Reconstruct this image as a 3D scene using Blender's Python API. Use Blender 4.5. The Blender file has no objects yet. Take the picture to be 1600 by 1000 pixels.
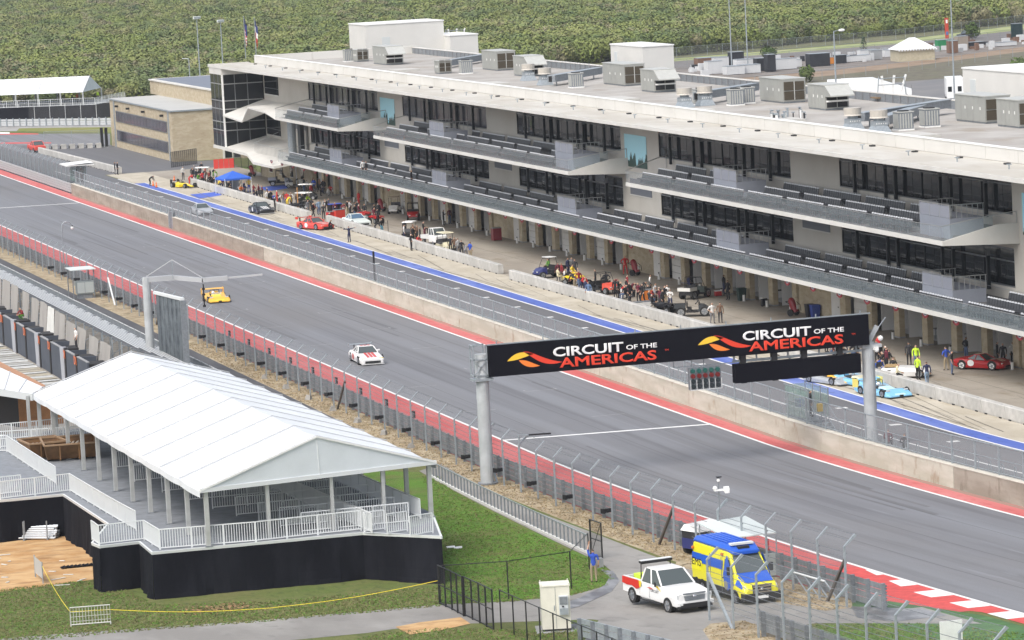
import bpy, bmesh, math, random
from mathutils import Vector, Matrix
random.seed(7)
D = bpy.data
SC = bpy.context.scene
COL = SC.collection
R = math.radians
# ------------------------------------------------------------------ camera
CAM_YAW, CAM_PITCH, CAM_ROLL, CAM_F, CAM_H = R(15.9), R(6.2), R(2.92), 6280.0, 37.0
def cam_axes():
    cy, sy, cp, sp = math.cos(CAM_YAW), math.sin(CAM_YAW), math.cos(CAM_PITCH), math.sin(CAM_PITCH)
    w = Vector((sy * cp, cy * cp, -sp)); r = Vector((cy, -sy, 0)); u = r.cross(w)
    cr, sr = math.cos(CAM_ROLL), math.sin(CAM_ROLL)
    return cr * r - sr * u, sr * r + cr * u, w
AX_R, AX_U, AX_W = cam_axes()
cam = D.objects.new('camera', D.cameras.new('camera'))
COL.objects.link(cam)
cam.matrix_world = Matrix(((AX_R.x, AX_U.x, -AX_W.x, 0), (AX_R.y, AX_U.y, -AX_W.y, 0), (AX_R.z, AX_U.z, -AX_W.z, CAM_H), (0, 0, 0, 1)))
cam.data.sensor_width = 36; cam.data.lens = CAM_F * 36 / 1600
cam.data.clip_start = 1; cam.data.clip_end = 8000
SC.camera = cam
# ------------------------------------------------------------------ sky, sun, exposure
world = D.worlds.new('World'); SC.world = world; world.use_nodes = True
SUN_EL, SUN_AZ = R(52), R(232)          # azimuth measured from +Y towards +X
nt = world.node_tree; nt.nodes.clear()
sky = nt.nodes.new('ShaderNodeTexSky'); sky.sky_type = 'NISHITA'; sky.sun_disc = False
sky.sun_elevation = SUN_EL; sky.sun_rotation = SUN_AZ
sky.air_density = 1.0; sky.dust_density = 4.0; sky.ozone_density = 1.0
hs = nt.nodes.new('ShaderNodeHueSaturation'); hs.inputs['Saturation'].default_value = 0.55
bg = nt.nodes.new('ShaderNodeBackground'); bg.inputs['Strength'].default_value = 0.15
wo = nt.nodes.new('ShaderNodeOutputWorld')
nt.links.new(sky.outputs[0], hs.inputs['Color']); nt.links.new(hs.outputs[0], bg.inputs[0]); nt.links.new(bg.outputs[0], wo.inputs[0])
sun = D.objects.new('sun', D.lights.new('sun', 'SUN')); COL.objects.link(sun)
sun.data.energy = 1.2; sun.data.angle = R(38); sun.data.color = (1.0, 0.965, 0.91)
sun.location = (0, 0, 120)
sdir = Vector((math.sin(SUN_AZ) * math.cos(SUN_EL), math.cos(SUN_AZ) * math.cos(SUN_EL), math.sin(SUN_EL)))
sun.rotation_euler = sdir.to_track_quat('Z', 'Y').to_euler()
SC.view_settings.view_transform = 'Standard'; SC.view_settings.look = 'None'
SC.view_settings.exposure = 0.70; SC.view_settings.gamma = 1
SC.view_settings.use_curve_mapping = False
# ------------------------------------------------------------------ terrain height and survey helpers
def zt(y):
    d = max(0.0, 242.0 - y)
    if d > 110: return .00025 * 12100 + .014 * 110 + (d - 110) * .069
    return .00025 * d * d + .014 * d
BANDS = [i * 4.0 for i in range(10, 62)]
def ztb(y):                              # terrain as built: straight between the 4 m bands
    if y >= 244: return 0.0
    k = math.floor(y / 4.0); a, b = zt(k * 4.0), zt(k * 4.0 + 4.0); t = y / 4.0 - k
    return a + (b - a) * t
def sight(px, py):
    return AX_R * ((px - 800) / CAM_F) - AX_U * ((py - 500) / CAM_F) + AX_W
def at(px, py, dz=0.0):                  # survey: ground point seen at a photo position
    d = sight(px, py); z = dz
    for i in range(30):
        t = (z - CAM_H) / d.z; z = .5 * z + .5 * (ztb(t * d.y) + dz)
    t = (z - CAM_H) / d.z
    return Vector((t * d.x, t * d.y, CAM_H + t * d.z))
def atX(px, py, X):
    d = sight(px, py); t = X / d.x; return Vector((X, t * d.y, CAM_H + t * d.z))
def atY(px, py, Y):
    d = sight(px, py); t = Y / d.y; return Vector((t * d.x, Y, CAM_H + t * d.z))
def G(x, y, dz=0.0): return Vector((x, y, ztb(y) + dz))
# ------------------------------------------------------------------ materials
MATS = {}
def nodes(m):
    m.use_nodes = True; n = m.node_tree; return n, n.nodes, n.links, n.nodes['Principled BSDF']
def M(name, col=(.5, .5, .5), rough=.6, metal=0.0, var=0.0, scale=2.0, bump=0.0, spec=.5, stretch=(1, 1, 1), world_co=False, col2=None, lo=.35, hi=.65, detail=5.0, alpha=1.0, rnd=0.0):
    if name in MATS: return MATS[name]
    m = D.materials.new(name); n, N, L, P = nodes(m)
    P.inputs['Roughness'].default_value = rough; P.inputs['Metallic'].default_value = metal
    P.inputs['Specular IOR Level'].default_value = spec
    c4 = (*col, 1); P.inputs['Base Color'].default_value = c4
    if var or col2 or bump:
        if world_co: tc = N.new('ShaderNodeNewGeometry'); out = tc.outputs['Position']
        else: tc = N.new('ShaderNodeTexCoord'); out = tc.outputs['Object']
        mp = N.new('ShaderNodeMapping'); mp.inputs['Scale'].default_value = stretch
        L.new(out, mp.inputs[0])
        nz = N.new('ShaderNodeTexNoise'); nz.inputs['Scale'].default_value = scale; nz.inputs['Detail'].default_value = detail
        nz.inputs['Roughness'].default_value = .62
        L.new(mp.outputs[0], nz.inputs['Vector'])
        if var or col2:
            rp = N.new('ShaderNodeValToRGB'); e = rp.color_ramp.elements
            e[0].position = lo; e[1].position = hi
            if col2: e[0].color = c4; e[1].color = (*col2, 1)
            else:
                e[0].color = (*[c * (1 - var) for c in col], 1); e[1].color = (*[min(1, c * (1 + var)) for c in col], 1)
            L.new(nz.outputs['Fac'], rp.inputs[0]); last = rp.outputs[0]
            L.new(last, P.inputs['Base Color'])
        if bump:
            b = N.new('ShaderNodeBump'); b.inputs['Strength'].default_value = bump; b.inputs['Distance'].default_value = .05
            L.new(nz.outputs['Fac'], b.inputs['Height']); L.new(b.outputs[0], P.inputs['Normal'])
    if rnd:
        oi = N.new('ShaderNodeObjectInfo'); h = N.new('ShaderNodeHueSaturation')
        mr = N.new('ShaderNodeMapRange'); mr.inputs['To Min'].default_value = 1 - rnd; mr.inputs['To Max'].default_value = 1 + rnd
        L.new(oi.outputs['Random'], mr.inputs['Value']); L.new(mr.outputs[0], h.inputs['Value'])
        src = P.inputs['Base Color'].links[0].from_socket if P.inputs['Base Color'].links else None
        if src: L.new(src, h.inputs['Color'])
        else: h.inputs['Color'].default_value = c4
        L.new(h.outputs[0], P.inputs['Base Color'])
    if alpha < 1: P.inputs['Alpha'].default_value = alpha
    MATS[name] = m; return m
def layered(name, base, layers, rough=.85, bump=None, spec=.3):
    """ground materials: base colour plus noise-masked layers (colour, scale, stretch, lo, hi, strength), in world metres"""
    m = D.materials.new(name); n, N, L, P = nodes(m)
    P.inputs['Roughness'].default_value = rough; P.inputs['Specular IOR Level'].default_value = spec
    g = N.new('ShaderNodeNewGeometry'); cur = None
    for i, (col, sc, st, lo, hi, k) in enumerate(layers):
        mp = N.new('ShaderNodeMapping'); mp.inputs['Scale'].default_value = st; mp.inputs['Location'].default_value = (i * 13.7, i * 7.1, 0)
        L.new(g.outputs['Position'], mp.inputs[0])
        nz = N.new('ShaderNodeTexNoise'); nz.inputs['Scale'].default_value = sc; nz.inputs['Detail'].default_value = 6; nz.inputs['Roughness'].default_value = .6
        L.new(mp.outputs[0], nz.inputs['Vector'])
        mr = N.new('ShaderNodeMapRange'); mr.inputs['From Min'].default_value = lo; mr.inputs['From Max'].default_value = hi; mr.inputs['To Max'].default_value = k
        L.new(nz.outputs['Fac'], mr.inputs['Value'])
        mx = N.new('ShaderNodeMix'); mx.data_type = 'RGBA'
        L.new(mr.outputs[0], mx.inputs['Factor'])
        if cur is None: mx.inputs['A'].default_value = (*base, 1)
        else: L.new(cur, mx.inputs['A'])
        mx.inputs['B'].default_value = (*col, 1); cur = mx.outputs['Result']
        if bump and i == bump[0]:
            b = N.new('ShaderNodeBump'); b.inputs['Strength'].default_value = bump[1]; b.inputs['Distance'].default_value = .12
            L.new(nz.outputs['Fac'], b.inputs['Height']); L.new(b.outputs[0], P.inputs['Normal'])
    L.new(cur, P.inputs['Base Color'])
    MATS[name] = m; return m
def see_through(name, col, keep, rough=.15, glossy=True):
    m = D.materials.new(name); n, N, L, P = nodes(m)
    P.inputs['Base Color'].default_value = (*col, 1); P.inputs['Roughness'].default_value = rough
    t = N.new('ShaderNodeBsdfTransparent'); mx = N.new('ShaderNodeMixShader'); mx.inputs[0].default_value = keep
    L.new(t.outputs[0], mx.inputs[1]); L.new(P.outputs[0], mx.inputs[2]); L.new(mx.outputs[0], N['Material Output'].inputs[0])
    MATS[name] = m; return m
def mesh_net(name, col, cell, wire, axes=('y', 'z'), diag=False):
    """woven wire: opaque where a wire runs, clear between (object metres)"""
    m = D.materials.new(name); n, N, L, P = nodes(m)
    P.inputs['Base Color'].default_value = (*col, 1); P.inputs['Roughness'].default_value = .5
    tc = N.new('ShaderNodeTexCoord'); sp = N.new('ShaderNodeSeparateXYZ'); L.new(tc.outputs['Object'], sp.inputs[0])
    def mth(op, a, b=None):
        k = N.new('ShaderNodeMath'); k.operation = op
        for i, v in enumerate((a, b)):
            if v is None: continue
            if isinstance(v, (int, float)): k.inputs[i].default_value = v
            else: L.new(v, k.inputs[i])
        return k.outputs[0]
    a, b = sp.outputs[axes[0].upper()], sp.outputs[axes[1].upper()]
    if diag: a, b = mth('ADD', a, b), mth('SUBTRACT', a, b)
    def lines(v): return mth('LESS_THAN', mth('ABSOLUTE', mth('SUBTRACT', mth('FRACT', mth('DIVIDE', v, cell)), .5)), wire / cell / 2)
    k = mth('MAXIMUM', lines(a), lines(b))
    t = N.new('ShaderNodeBsdfTransparent'); mx = N.new('ShaderNodeMixShader')
    L.new(k, mx.inputs[0]); L.new(t.outputs[0], mx.inputs[1]); L.new(P.outputs[0], mx.inputs[2]); L.new(mx.outputs[0], N['Material Output'].inputs[0])
    MATS[name] = m; return m
# ------------------------------------------------------------------ mesh builder
class MB:
    def __init__(s): s.v = []; s.f = []; s.m = []; s.mats = []
    def mi(s, mat):
        if mat not in s.mats: s.mats.append(mat)
        return s.mats.index(mat)
    def face(s, pts, mat):
        k = len(s.v); s.v += [tuple(p) for p in pts]; s.f.append(tuple(range(k, k + len(pts)))); s.m.append(s.mi(mat)); return s
    def hexa(s, p, mat):                 # 8 corners: bottom 0-3, top 4-7
        k = len(s.v); s.v += [tuple(q) for q in p]; i = s.mi(mat)
        for f in ((0, 3, 2, 1), (4, 5, 6, 7), (0, 1, 5, 4), (1, 2, 6, 5), (2, 3, 7, 6), (3, 0, 4, 7)):
            s.f.append(tuple(k + j for j in f)); s.m.append(i)
        return s
    def box(s, x0, x1, y0, y1, z0, z1, mat):
        if x0 > x1: x0, x1 = x1, x0
        if y0 > y1: y0, y1 = y1, y0
        return s.hexa([(x0, y0, z0), (x1, y0, z0), (x1, y1, z0), (x0, y1, z0), (x0, y0, z1), (x1, y0, z1), (x1, y1, z1), (x0, y1, z1)], mat)
    def bar(s, p0, p1, w, h, mat, up=(0, 0, 1)):
        p0, p1 = Vector(p0), Vector(p1); d = (p1 - p0).normalized(); up = Vector(up)
        if abs(d.dot(up)) > .98: up = Vector((0, 1, 0))
        a = d.cross(up).normalized() * (w / 2); b = a.cross(d).normalized() * (h / 2)
        return s.hexa([p0 - a - b, p0 + a - b, p1 + a - b, p1 - a - b, p0 - a + b, p0 + a + b, p1 + a + b, p1 - a + b], mat)
    def loft(s, rings, mat, cap=True, closed=True, mats=None):
        k = len(s.v); n = len(rings[0]); i = s.mi(mat)
        for r in rings: s.v += [tuple(p) for p in r]
        for a in range(len(rings) - 1):
            for b in range(n if closed else n - 1):
                c = (b + 1) % n
                s.f.append((k + a * n + b, k + a * n + c, k + (a + 1) * n + c, k + (a + 1) * n + b))
                s.m.append(s.mi(mats[b]) if mats else i)
        if cap:
            s.f.append(tuple(k + j for j in reversed(range(n)))); s.m.append(i)
            s.f.append(tuple(k + (len(rings) - 1) * n + j for j in range(n))); s.m.append(i)
        return s
    def cyl(s, p0, p1, r0, mat, r1=None, n=10, cap=True):
        p0, p1 = Vector(p0), Vector(p1); r1 = r0 if r1 is None else r1
        d = (p1 - p0).normalized(); a = d.orthogonal().normalized(); b = d.cross(a)
        rg = lambda p, r: [p + (a * math.cos(2 * math.pi * i / n) + b * math.sin(2 * math.pi * i / n)) * r for i in range(n)]
        return s.loft([rg(p0, r0), rg(p1, r1)], mat, cap)
    def tube(s, pts, r, mat, n=6):
        pts = [Vector(p) for p in pts]; rings = []; a = None
        for i, p in enumerate(pts):
            d = (pts[min(i + 1, len(pts) - 1)] - pts[max(i - 1, 0)]).normalized()
            if a is None: a = d.orthogonal().normalized()
            a = (a - d * a.dot(d)).normalized(); b = d.cross(a)
            rings.append([p + (a * math.cos(2 * math.pi * j / n) + b * math.sin(2 * math.pi * j / n)) * r for j in range(n)])
        return s.loft(rings, mat)
    def prism(s, poly, axis, a0, a1, mat):   # poly in the two other axes, extruded along axis
        o = {'x': lambda p, t: (t, p[0], p[1]), 'y': lambda p, t: (p[0], t, p[1]), 'z': lambda p, t: (p[0], p[1], t)}[axis]
        return s.loft([[o(p, a0) for p in poly], [o(p, a1) for p in poly]], mat)
    def ball(s, c, r, mat, n=8, sq=(1, 1, 1)):
        c = Vector(c); rings = []
        for i in range(n // 2 + 1):
            t = math.pi * i / (n // 2); q = max(math.sin(t), .02)
            rings.append([c + Vector((math.cos(2 * math.pi * j / n) * q * r * sq[0], math.sin(2 * math.pi * j / n) * q * r * sq[1], -math.cos(t) * r * sq[2])) for j in range(n)])
        return s.loft(rings, mat)
    def mesh(s, name, off=None, smooth=False):
        me = D.meshes.new(name)
        v = s.v if off is None else [(p[0] - off[0], p[1] - off[1], p[2] - off[2]) for p in s.v]
        me.from_pydata(v, [], s.f)
        for m in s.mats: me.materials.append(m)
        me.polygons.foreach_set('material_index', s.m)
        if smooth: me.polygons.foreach_set('use_smooth', [True] * len(me.polygons))
        me.update()
        bm = bmesh.new(); bm.from_mesh(me); bmesh.ops.recalc_face_normals(bm, faces=bm.faces); bm.to_mesh(me); bm.free()
        return me
    def build(s, name, parent=None, smooth=False, world=False, kind=None, bevel=0):
        off = None
        if world and parent is not None:
            off = Vector(parent.location); q = parent.parent
            while q is not None: off = off + q.location; q = q.parent
        o = D.objects.new(name, s.mesh(name, off, smooth)); COL.objects.link(o)
        if parent is not None: o.parent = parent
        if kind: o['kind'] = kind
        if bevel:
            b = o.modifiers.new('bevel', 'BEVEL'); b.width = bevel; b.segments = 2; b.limit_method = 'ANGLE'; b.angle_limit = R(40)
        return o
def tag(o, label, cat, group=None):
    o['label'] = label; o['category'] = cat
    if group: o['group'] = group
    return o
def thing(name, label, cat, loc=(0, 0, 0), rz=0.0, group=None):
    o = D.objects.new(name, None); COL.objects.link(o); o.location = loc; o.rotation_euler = (0, 0, rz)
    o.empty_display_size = .3
    return tag(o, label, cat, group)
def put(name, mesh, parent, loc=(0, 0, 0), rz=0.0, rot=None):
    o = D.objects.new(name, mesh); COL.objects.link(o); o.parent = parent; o.location = loc
    o.rotation_euler = rot if rot else (0, 0, rz); return o
KIDS = {}
def dup(root, loc, rz=None, label=None):
    """copy of a thing with copies of its parts and sub-parts"""
    def cp(o, par):
        c = o.copy(); COL.objects.link(c)
        if par is not None: c.parent = par; c.matrix_parent_inverse = o.matrix_parent_inverse
        for ch in o.children: cp(ch, c)
        return c
    r = cp(root, None); r.location = loc
    if rz is not None: r.rotation_euler = (0, 0, rz)
    if label: r['label'] = label
    return r
def solo(mb, name, label, cat, loc, group=None, smooth=False):   # a thing that is one mesh, built in world metres
    o = D.objects.new(name, mb.mesh(name, loc, smooth)); COL.objects.link(o); o.location = loc
    return tag(o, label, cat, group)
# ------------------------------------------------------------------ ground sheets
def clip(poly, y, keep_above):
    out = []
    for i in range(len(poly)):
        a, b = poly[i], poly[(i + 1) % len(poly)]
        ia, ib = (a[1] >= y) == keep_above, (b[1] >= y) == keep_above
        if ia: out.append(a)
        if ia != ib:
            t = (y - a[1]) / (b[1] - a[1]); out.append((a[0] + t * (b[0] - a[0]), y))
    return out
def sheet(name, poly, dz, mat, kind='structure', parent=None):
    mb = MB(); rest = [(p[0], p[1]) for p in poly]
    for y in BANDS:
        if min(p[1] for p in rest) >= y: continue
        if max(p[1] for p in rest) <= y: break
        low = clip(rest, y, False); rest = clip(rest, y, True)
        if len(low) >= 3: mb.face([(p[0], p[1], ztb(min(max(p[1], 0), y)) + dz) for p in low], mat)
        if len(rest) < 3: break
    if len(rest) >= 3: mb.face([(p[0], p[1], ztb(p[1]) + dz) for p in rest], mat)
    o = mb.build(name, parent)
    bm = bmesh.new(); bm.from_mesh(o.data)
    for f in bm.faces:
        if f.normal.z < 0: f.normal_flip()
    bm.to_mesh(o.data); bm.free()
    if kind: o['kind'] = kind
    return o
def rect(x0, x1, y0, y1): return [(x0, y0), (x1, y0), (x1, y1), (x0, y1)]
def pxs(*q): return [(p.x, p.y) for p in (at(*a) for a in q)]
# ------------------------------------------------------------------ shared materials
white = M('white_paint', (.78, .78, .76), .5, var=.05, scale=3)
galv = M('galvanised_steel', (.31, .345, .37), .45, .25, var=.12, scale=6)
galv_d = M('dark_galvanised_steel', (.235, .255, .275), .5, .4, var=.15, scale=5)
steel_w = M('white_powder_coat', (.66, .68, .68), .45)
black = M('black_paint', (.012, .012, .014), .45)
blackm = M('matt_black', (.02, .02, .022), .8)
rubber = M('rubber', (.018, .018, .018), .85)
chrome = M('chrome', (.6, .6, .62), .18, 1.0)
glass_car = M('car_glass', (.07, .085, .085), .07, spec=.8)
rail_g = M('guardrail_steel', (.25, .275, .295), .45, .3, var=.15, scale=2)
# ------------------------------------------------------------------ ground
grass_m = layered('grass_ground', (.115, .135, .038), [((.17, .15, .065), .35, (1, 1, 1), .42, .66, .75), ((.08, .15, .026), .12, (1, 1, 1), .47, .64, .7), ((.055, .075, .022), 2.2, (1, .5, 1), .5, .72, .8), ((.21, .19, .09), 6.0, (1, 1, 1), .55, .72, .7), ((.06, .09, .02), 14, (1, 1, 1), .48, .7, .6)], .95, (2, .9))
sheet('ground', rect(-500, 1500, 40, 6000), 0, grass_m)
far_m = layered('scrub_floor', (.12, .125, .055), [((.19, .17, .1), .06, (1, 1, 1), .4, .65, .8), ((.08, .1, .04), .3, (1, 1, 1), .45, .7, .7)], .95)
sheet('scrub_floor', rect(-300, 900, 725, 2600), .004, far_m)
asph = layered('track_asphalt', (.175, .178, .190), [((.235, .245, .265), .35, (1.0, .010, 1), .46, .66, .85), ((.105, .105, .112), .9, (1.0, .012, 1), .52, .70, .75), ((.20, .20, .205), .06, (1, .2, 1), .45, .65, .7), ((.13, .13, .135), 18, (1, 1, 1), .42, .7, .5), ((.27, .28, .30), 1.5, (1, .004, 1), .62, .72, .6), ((.085, .085, .09), .22, (3, .03, 1), .60, .72, .6), ((.16, .145, .13), .03, (1, .4, 1), .5, .7, .5)], .72)
sheet('race_track', rect(71.9, 86.3, 60, 646), .008, asph)
red_l = layered('red_paint_left', (.46, .085, .08), [((.53, .17, .16), .5, (1, .1, 1), .4, .7, .8), ((.35, .05, .045), 2.5, (.4, 1, 1), .5, .7, .6), ((.3, .05, .05), 6, (.3, 1, 1), .6, .75, .5)], .7)
red_r = layered('red_paint_right', (.47, .10, .095), [((.56, .21, .20), .3, (1, .1, 1), .4, .7, .9), ((.37, .06, .06), 3, (1, .3, 1), .5, .7, .5)], .7)
sheet('red_painted_verge', rect(67.3, 71.9, 172, 640), .012, red_l)
sheet('red_painted_strip', rect(86.3, 88.0, 60, 640), .012, red_r)
line_m = layered('line_paint', (.74, .74, .72), [((.5, .5, .49), 3, (1, .3, 1), .5, .75, .6)], .6)
sheet('edge_line', rect(71.9, 72.12, 60, 640), .018, line_m)
sheet('edge_line', rect(86.12, 86.34, 60, 640), .018, line_m)
sheet('verge_line', rect(67.55, 67.7, 172, 640), .018, line_m)
sheet('finish_line', [(72.12, 256.2), (86.12, 255.0), (86.12, 255.45), (72.12, 256.65)], .018, line_m)
sheet('start_line', [(72.12, 497.8), (86.12, 496.6), (86.12, 497.1), (72.12, 498.3)], .018, line_m)
faint = layered('worn_grid_paint', (.36, .36, .36), [((.2, .2, .2), 2, (1, 1, 1), .4, .6, .85)], .7)
for i in range(24):                      # worn grid slots either side of the track
    y = 264 + i * 8.1; x0 = 73.6 if i % 2 else 80.6
    mbp = [rect(x0, x0 + 2.4, y, y + .12), rect(x0, x0 + .1, y + .12, y + .9), rect(x0 + 2.3, x0 + 2.4, y + .12, y + .9)]
    for q in mbp[: 1 + i % 3]: sheet('grid_mark', q, .014, faint)
# pit side
pit_asph = layered('pit_lane_asphalt', (.125, .126, .133), [((.15, .15, .155), .5, (1, .03, 1), .42, .68, .7), ((.07, .07, .075), 8, (1, 1, 1), .5, .75, .4)], .8)
sheet('pit_lane', rect(88.0, 98.2, 60, 720), .008, pit_asph)
conc_l = layered('pale_concrete', (.40, .36, .285), [((.50, .46, .38), .35, (1, .6, 1), .42, .62, .8), ((.30, .25, .17), .7, (1, .3, 1), .55, .75, .75), ((.13, .12, .11), 1.6, (1.2, .12, 1), .63, .72, .75), ((.36, .33, .27), 9, (1, 1, 1), .5, .75, .4)], .9)
conc_d = layered('stained_concrete', (.27, .24, .20), [((.345, .315, .265), .22, (1, .5, 1), .4, .62, .85), ((.2, .16, .11), .5, (1, .35, 1), .56, .72, .8), ((.08, .075, .07), 1.1, (.7, .4, 1), .66, .74, .8), ((.23, .21, .18), 9, (1, 1, 1), .5, .75, .4)], .9)
sheet('pit_apron', rect(99.85, 103.7, 60, 524), .010, conc_l)
sheet('garage_apron', rect(103.7, 116.4, 60, 545), .006, conc_d)
sheet('pit_entry_yard', [(98.2, 545), (117, 545), (117, 560), (111.6, 562), (111.6, 640), (98.2, 640)], .010, pit_asph)
sheet('pit_apron', [(98.4, 524), (103.7, 524), (103.7, 545), (98.4, 545)], .010, conc_l)
sheet('pit_lane_line', rect(93.85, 94.0, 60, 560), .014, line_m)
sheet('pit_lane_line', rect(98.1, 98.3, 60, 535), .014, line_m)
blue_m = layered('blue_paint', (.085, .135, .42), [((.20, .26, .55), .4, (1, .15, 1), .45, .65, .8), ((.04, .05, .1), 1.1, (1, .4, 1), .58, .7, .8)], .7)
sheet('blue_stripe', rect(98.3, 99.7, 60, 524), .014, blue_m)
sheet('blue_stripe_line', rect(99.7, 99.85, 60, 524), .014, line_m)
blue_p = M('plain_blue_paint', (.06, .12, .5), .7, var=.15, scale=.8)
sheet('blue_pit_box', pxs((297, 304), (338, 300), (347, 305), (311, 311)), .018, blue_p)
sheet('blue_pit_box', pxs((405, 293), (448, 288), (452, 294), (418, 299)), .018, blue_p)
# rubber laid down where cars stop and pull away, each stroke a thin patch of its own
skid = M('tyre_rubber_marks', (.17, .155, .13), .8, var=.45, scale=1.2)
random.seed(21)
for i in range(52):
    y = random.uniform(222, 500); x = random.uniform(100.0, 101.2); l = random.uniform(6, 20); s = random.uniform(.03, .13) * random.choice((-.3, 1)); w_ = random.uniform(.05, .10)
    sheet('tyre_mark', [(x, y), (x + w_, y), (x + w_ + s * l, y + l), (x + s * l, y + l)], .0145 + .0004 * i, skid)
for i in range(26):
    y = random.uniform(245, 480); x = random.uniform(104.5, 110); l = random.uniform(6, 14); s = random.uniform(-.05, .2)
    sheet('tyre_mark', [(x, y), (x + .06, y), (x + .06 + s * l, y + l), (x + s * l, y + l)], .0105 + .0003 * i, skid)
for i in range(60):                      # small arrows / box ticks down the pit lane
    if i % 2: sheet('pit_lane_tick', rect(96.1, 96.9, 232 + i * 5.0, 232.6 + i * 5.0), .013, line_m)
joint = M('slab_joint', (.12, .11, .09), .9)
for i in range(46): sheet('slab_joint', rect(104.6, 114.6, 236 + i * 6.1, 236.05 + i * 6.1), .0075, joint)
sheet('slab_joint', rect(109.4, 109.46, 236, 540), .0078, joint)
# left bank: straw mulch, service path and road
dirt_m = layered('straw_mulch', (.32, .25, .165), [((.44, .37, .26), .9, (1, 1, 1), .4, .6, .9), ((.13, .10, .06), 1.5, (1, 1, 1), .53, .66, .9), ((.23, .2, .1), 4, (1, 1, 1), .5, .7, .6), ((.12, .11, .04), .5, (1, 1, 1), .58, .7, .6)], .95, (2, .9))
sheet('straw_verge', rect(64.9, 67.3, 172, 560), .006, dirt_m)
path_m = layered('old_asphalt', (.22, .21, .195), [((.31, .30, .28), .25, (1, .4, 1), .4, .62, .85), ((.12, .115, .11), .9, (1, .6, 1), .55, .72, .6), ((.26, .235, .2), 5, (1, 1, 1), .5, .72, .4)], .72)
dark_path = layered('dark_path_asphalt', (.075, .075, .08), [((.12, .12, .12), .6, (1, .2, 1), .45, .7, .7)], .8)
sheet('service_path', rect(62.2, 64.9, 262, 560), .008, dark_path)
sheet('service_road', pxs((655, 736), (690, 725), (800, 785), (925, 832), (1050, 880), (1130, 905), (1040, 985), (935, 975), (962, 898), (940, 880), (800, 813)), .012, path_m)
sheet('service_road', pxs((960, 900), (985, 975), (925, 968), (800, 972), (695, 976), (615, 983), (575, 989), (450, 1001), (300, 1030), (-150, 1050), (-150, 1012), (75, 992), (250, 980), (400, 970), (550, 957), (685, 945), (800, 940), (895, 930), (950, 915)), .008, path_m)
sheet('service_road', pxs((1125, 900), (1215, 912), (1215, 938), (1380, 956), (1440, 949), (1535, 975), (1275, 974), (1180, 990), (1140, 1060), (870, 1060), (935, 970), (985, 940)), .016, path_m)
sheet('straw_patch', pxs((1207, 903), (1330, 935), (1332, 950), (1290, 955), (1207, 940)), .020, dirt_m)
sheet('straw_patch', pxs((1098, 985), (1110, 975), (1160, 970), (1210, 985), (1270, 1010), (1200, 1060), (1150, 1060)), .020, dirt_m)
sheet('straw_verge', pxs((1055, 884), (1086, 893), (1086, 880), (1060, 868)), .020, dirt_m)
sand_m = layered('orange_sand', (.42, .24, .10), [((.55, .37, .19), .5, (1, 1, 1), .4, .6, .85), ((.24, .13, .055), .9, (.5, 1.4, 1), .52, .68, .8), ((.5, .36, .22), 3, (1, 1, 1), .55, .75, .6)], .95, (1, .8))
sheet('sand_patch', pxs((618, 980), (655, 973), (720, 965), (735, 975), (690, 985), (640, 992)), .020, sand_m)
sheet('bare_earth_yard', pxs((-200, 700), (120, 780), (160, 850), (150, 905), (0, 925), (-200, 935)), .008, sand_m)
wet = layered('damp_asphalt', (.12, .12, .125), [((.3, .3, .31), .8, (1, .5, 1), .45, .6, .8)], .35)
sheet('damp_streak', pxs((938, 890), (958, 893), (968, 908), (955, 925), (905, 948), (850, 962), (846, 955), (905, 935), (945, 915), (952, 902)), .024, wet)
sheet('damp_streak', pxs((1330, 948), (1440, 952), (1480, 962), (1400, 972), (1340, 966)), .024, wet)
lawn_m = layered('fresh_lawn', (.11, .23, .024), [((.155, .17, .05), .22, (1, 1, 1), .44, .60, .95), ((.06, .14, .018), .7, (.5, 1, 1), .5, .7, .75), ((.19, .17, .07), 2.6, (1, 1, 1), .56, .72, .75), ((.055, .11, .018), 12, (1, 1, 1), .45, .7, .7), ((.15, .22, .05), 25, (1, 1, 1), .55, .75, .6)], .95, (3, .9))
sheet('lawn', pxs((560, 735), (655, 738), (800, 814), (938, 880), (960, 897), (950, 913), (893, 928), (800, 938), (690, 943), (690, 830), (575, 745)), .006, lawn_m)
sheet('lawn', pxs((1275, 975), (1430, 972), (1535, 977), (1720, 1005), (1720, 1060), (1290, 1060)), .006, lawn_m)
# kerb on the left at the braking zone
wt = M('kerb_white', (.74, .73, .7), .7, var=.1, scale=2); rd = M('kerb_red', (.55, .07, .06), .7, var=.15, scale=2)
for i in range(14):
    y1 = 189.0 - i * 2.3; y0 = y1 - 2.3; w0 = min(1.15, .1 + .26 * (i + 1)); w1 = min(1.15, .1 + .26 * i)
    sheet('kerb_white_block' if i % 2 == 0 else 'kerb_red_block', [(71.88 - w0, y0), (71.88, y0), (71.88, y1), (71.88 - w1, y1)], .016, wt if i % 2 == 0 else rd)
sheet('red_run_off', [(69.0, 176), (71.9, 168), (71.9, 190), (67.3, 196), (67.3, 184)], .0125, rd)
green_p = M('green_painted_verge', (.06, .14, .045), .9, var=.25, scale=.8)
sheet('green_verge', [(65.2, 150), (70.4, 150), (70.4, 170), (68.6, 178), (67.0, 182), (66.0, 176)], .013, green_p)
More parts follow.
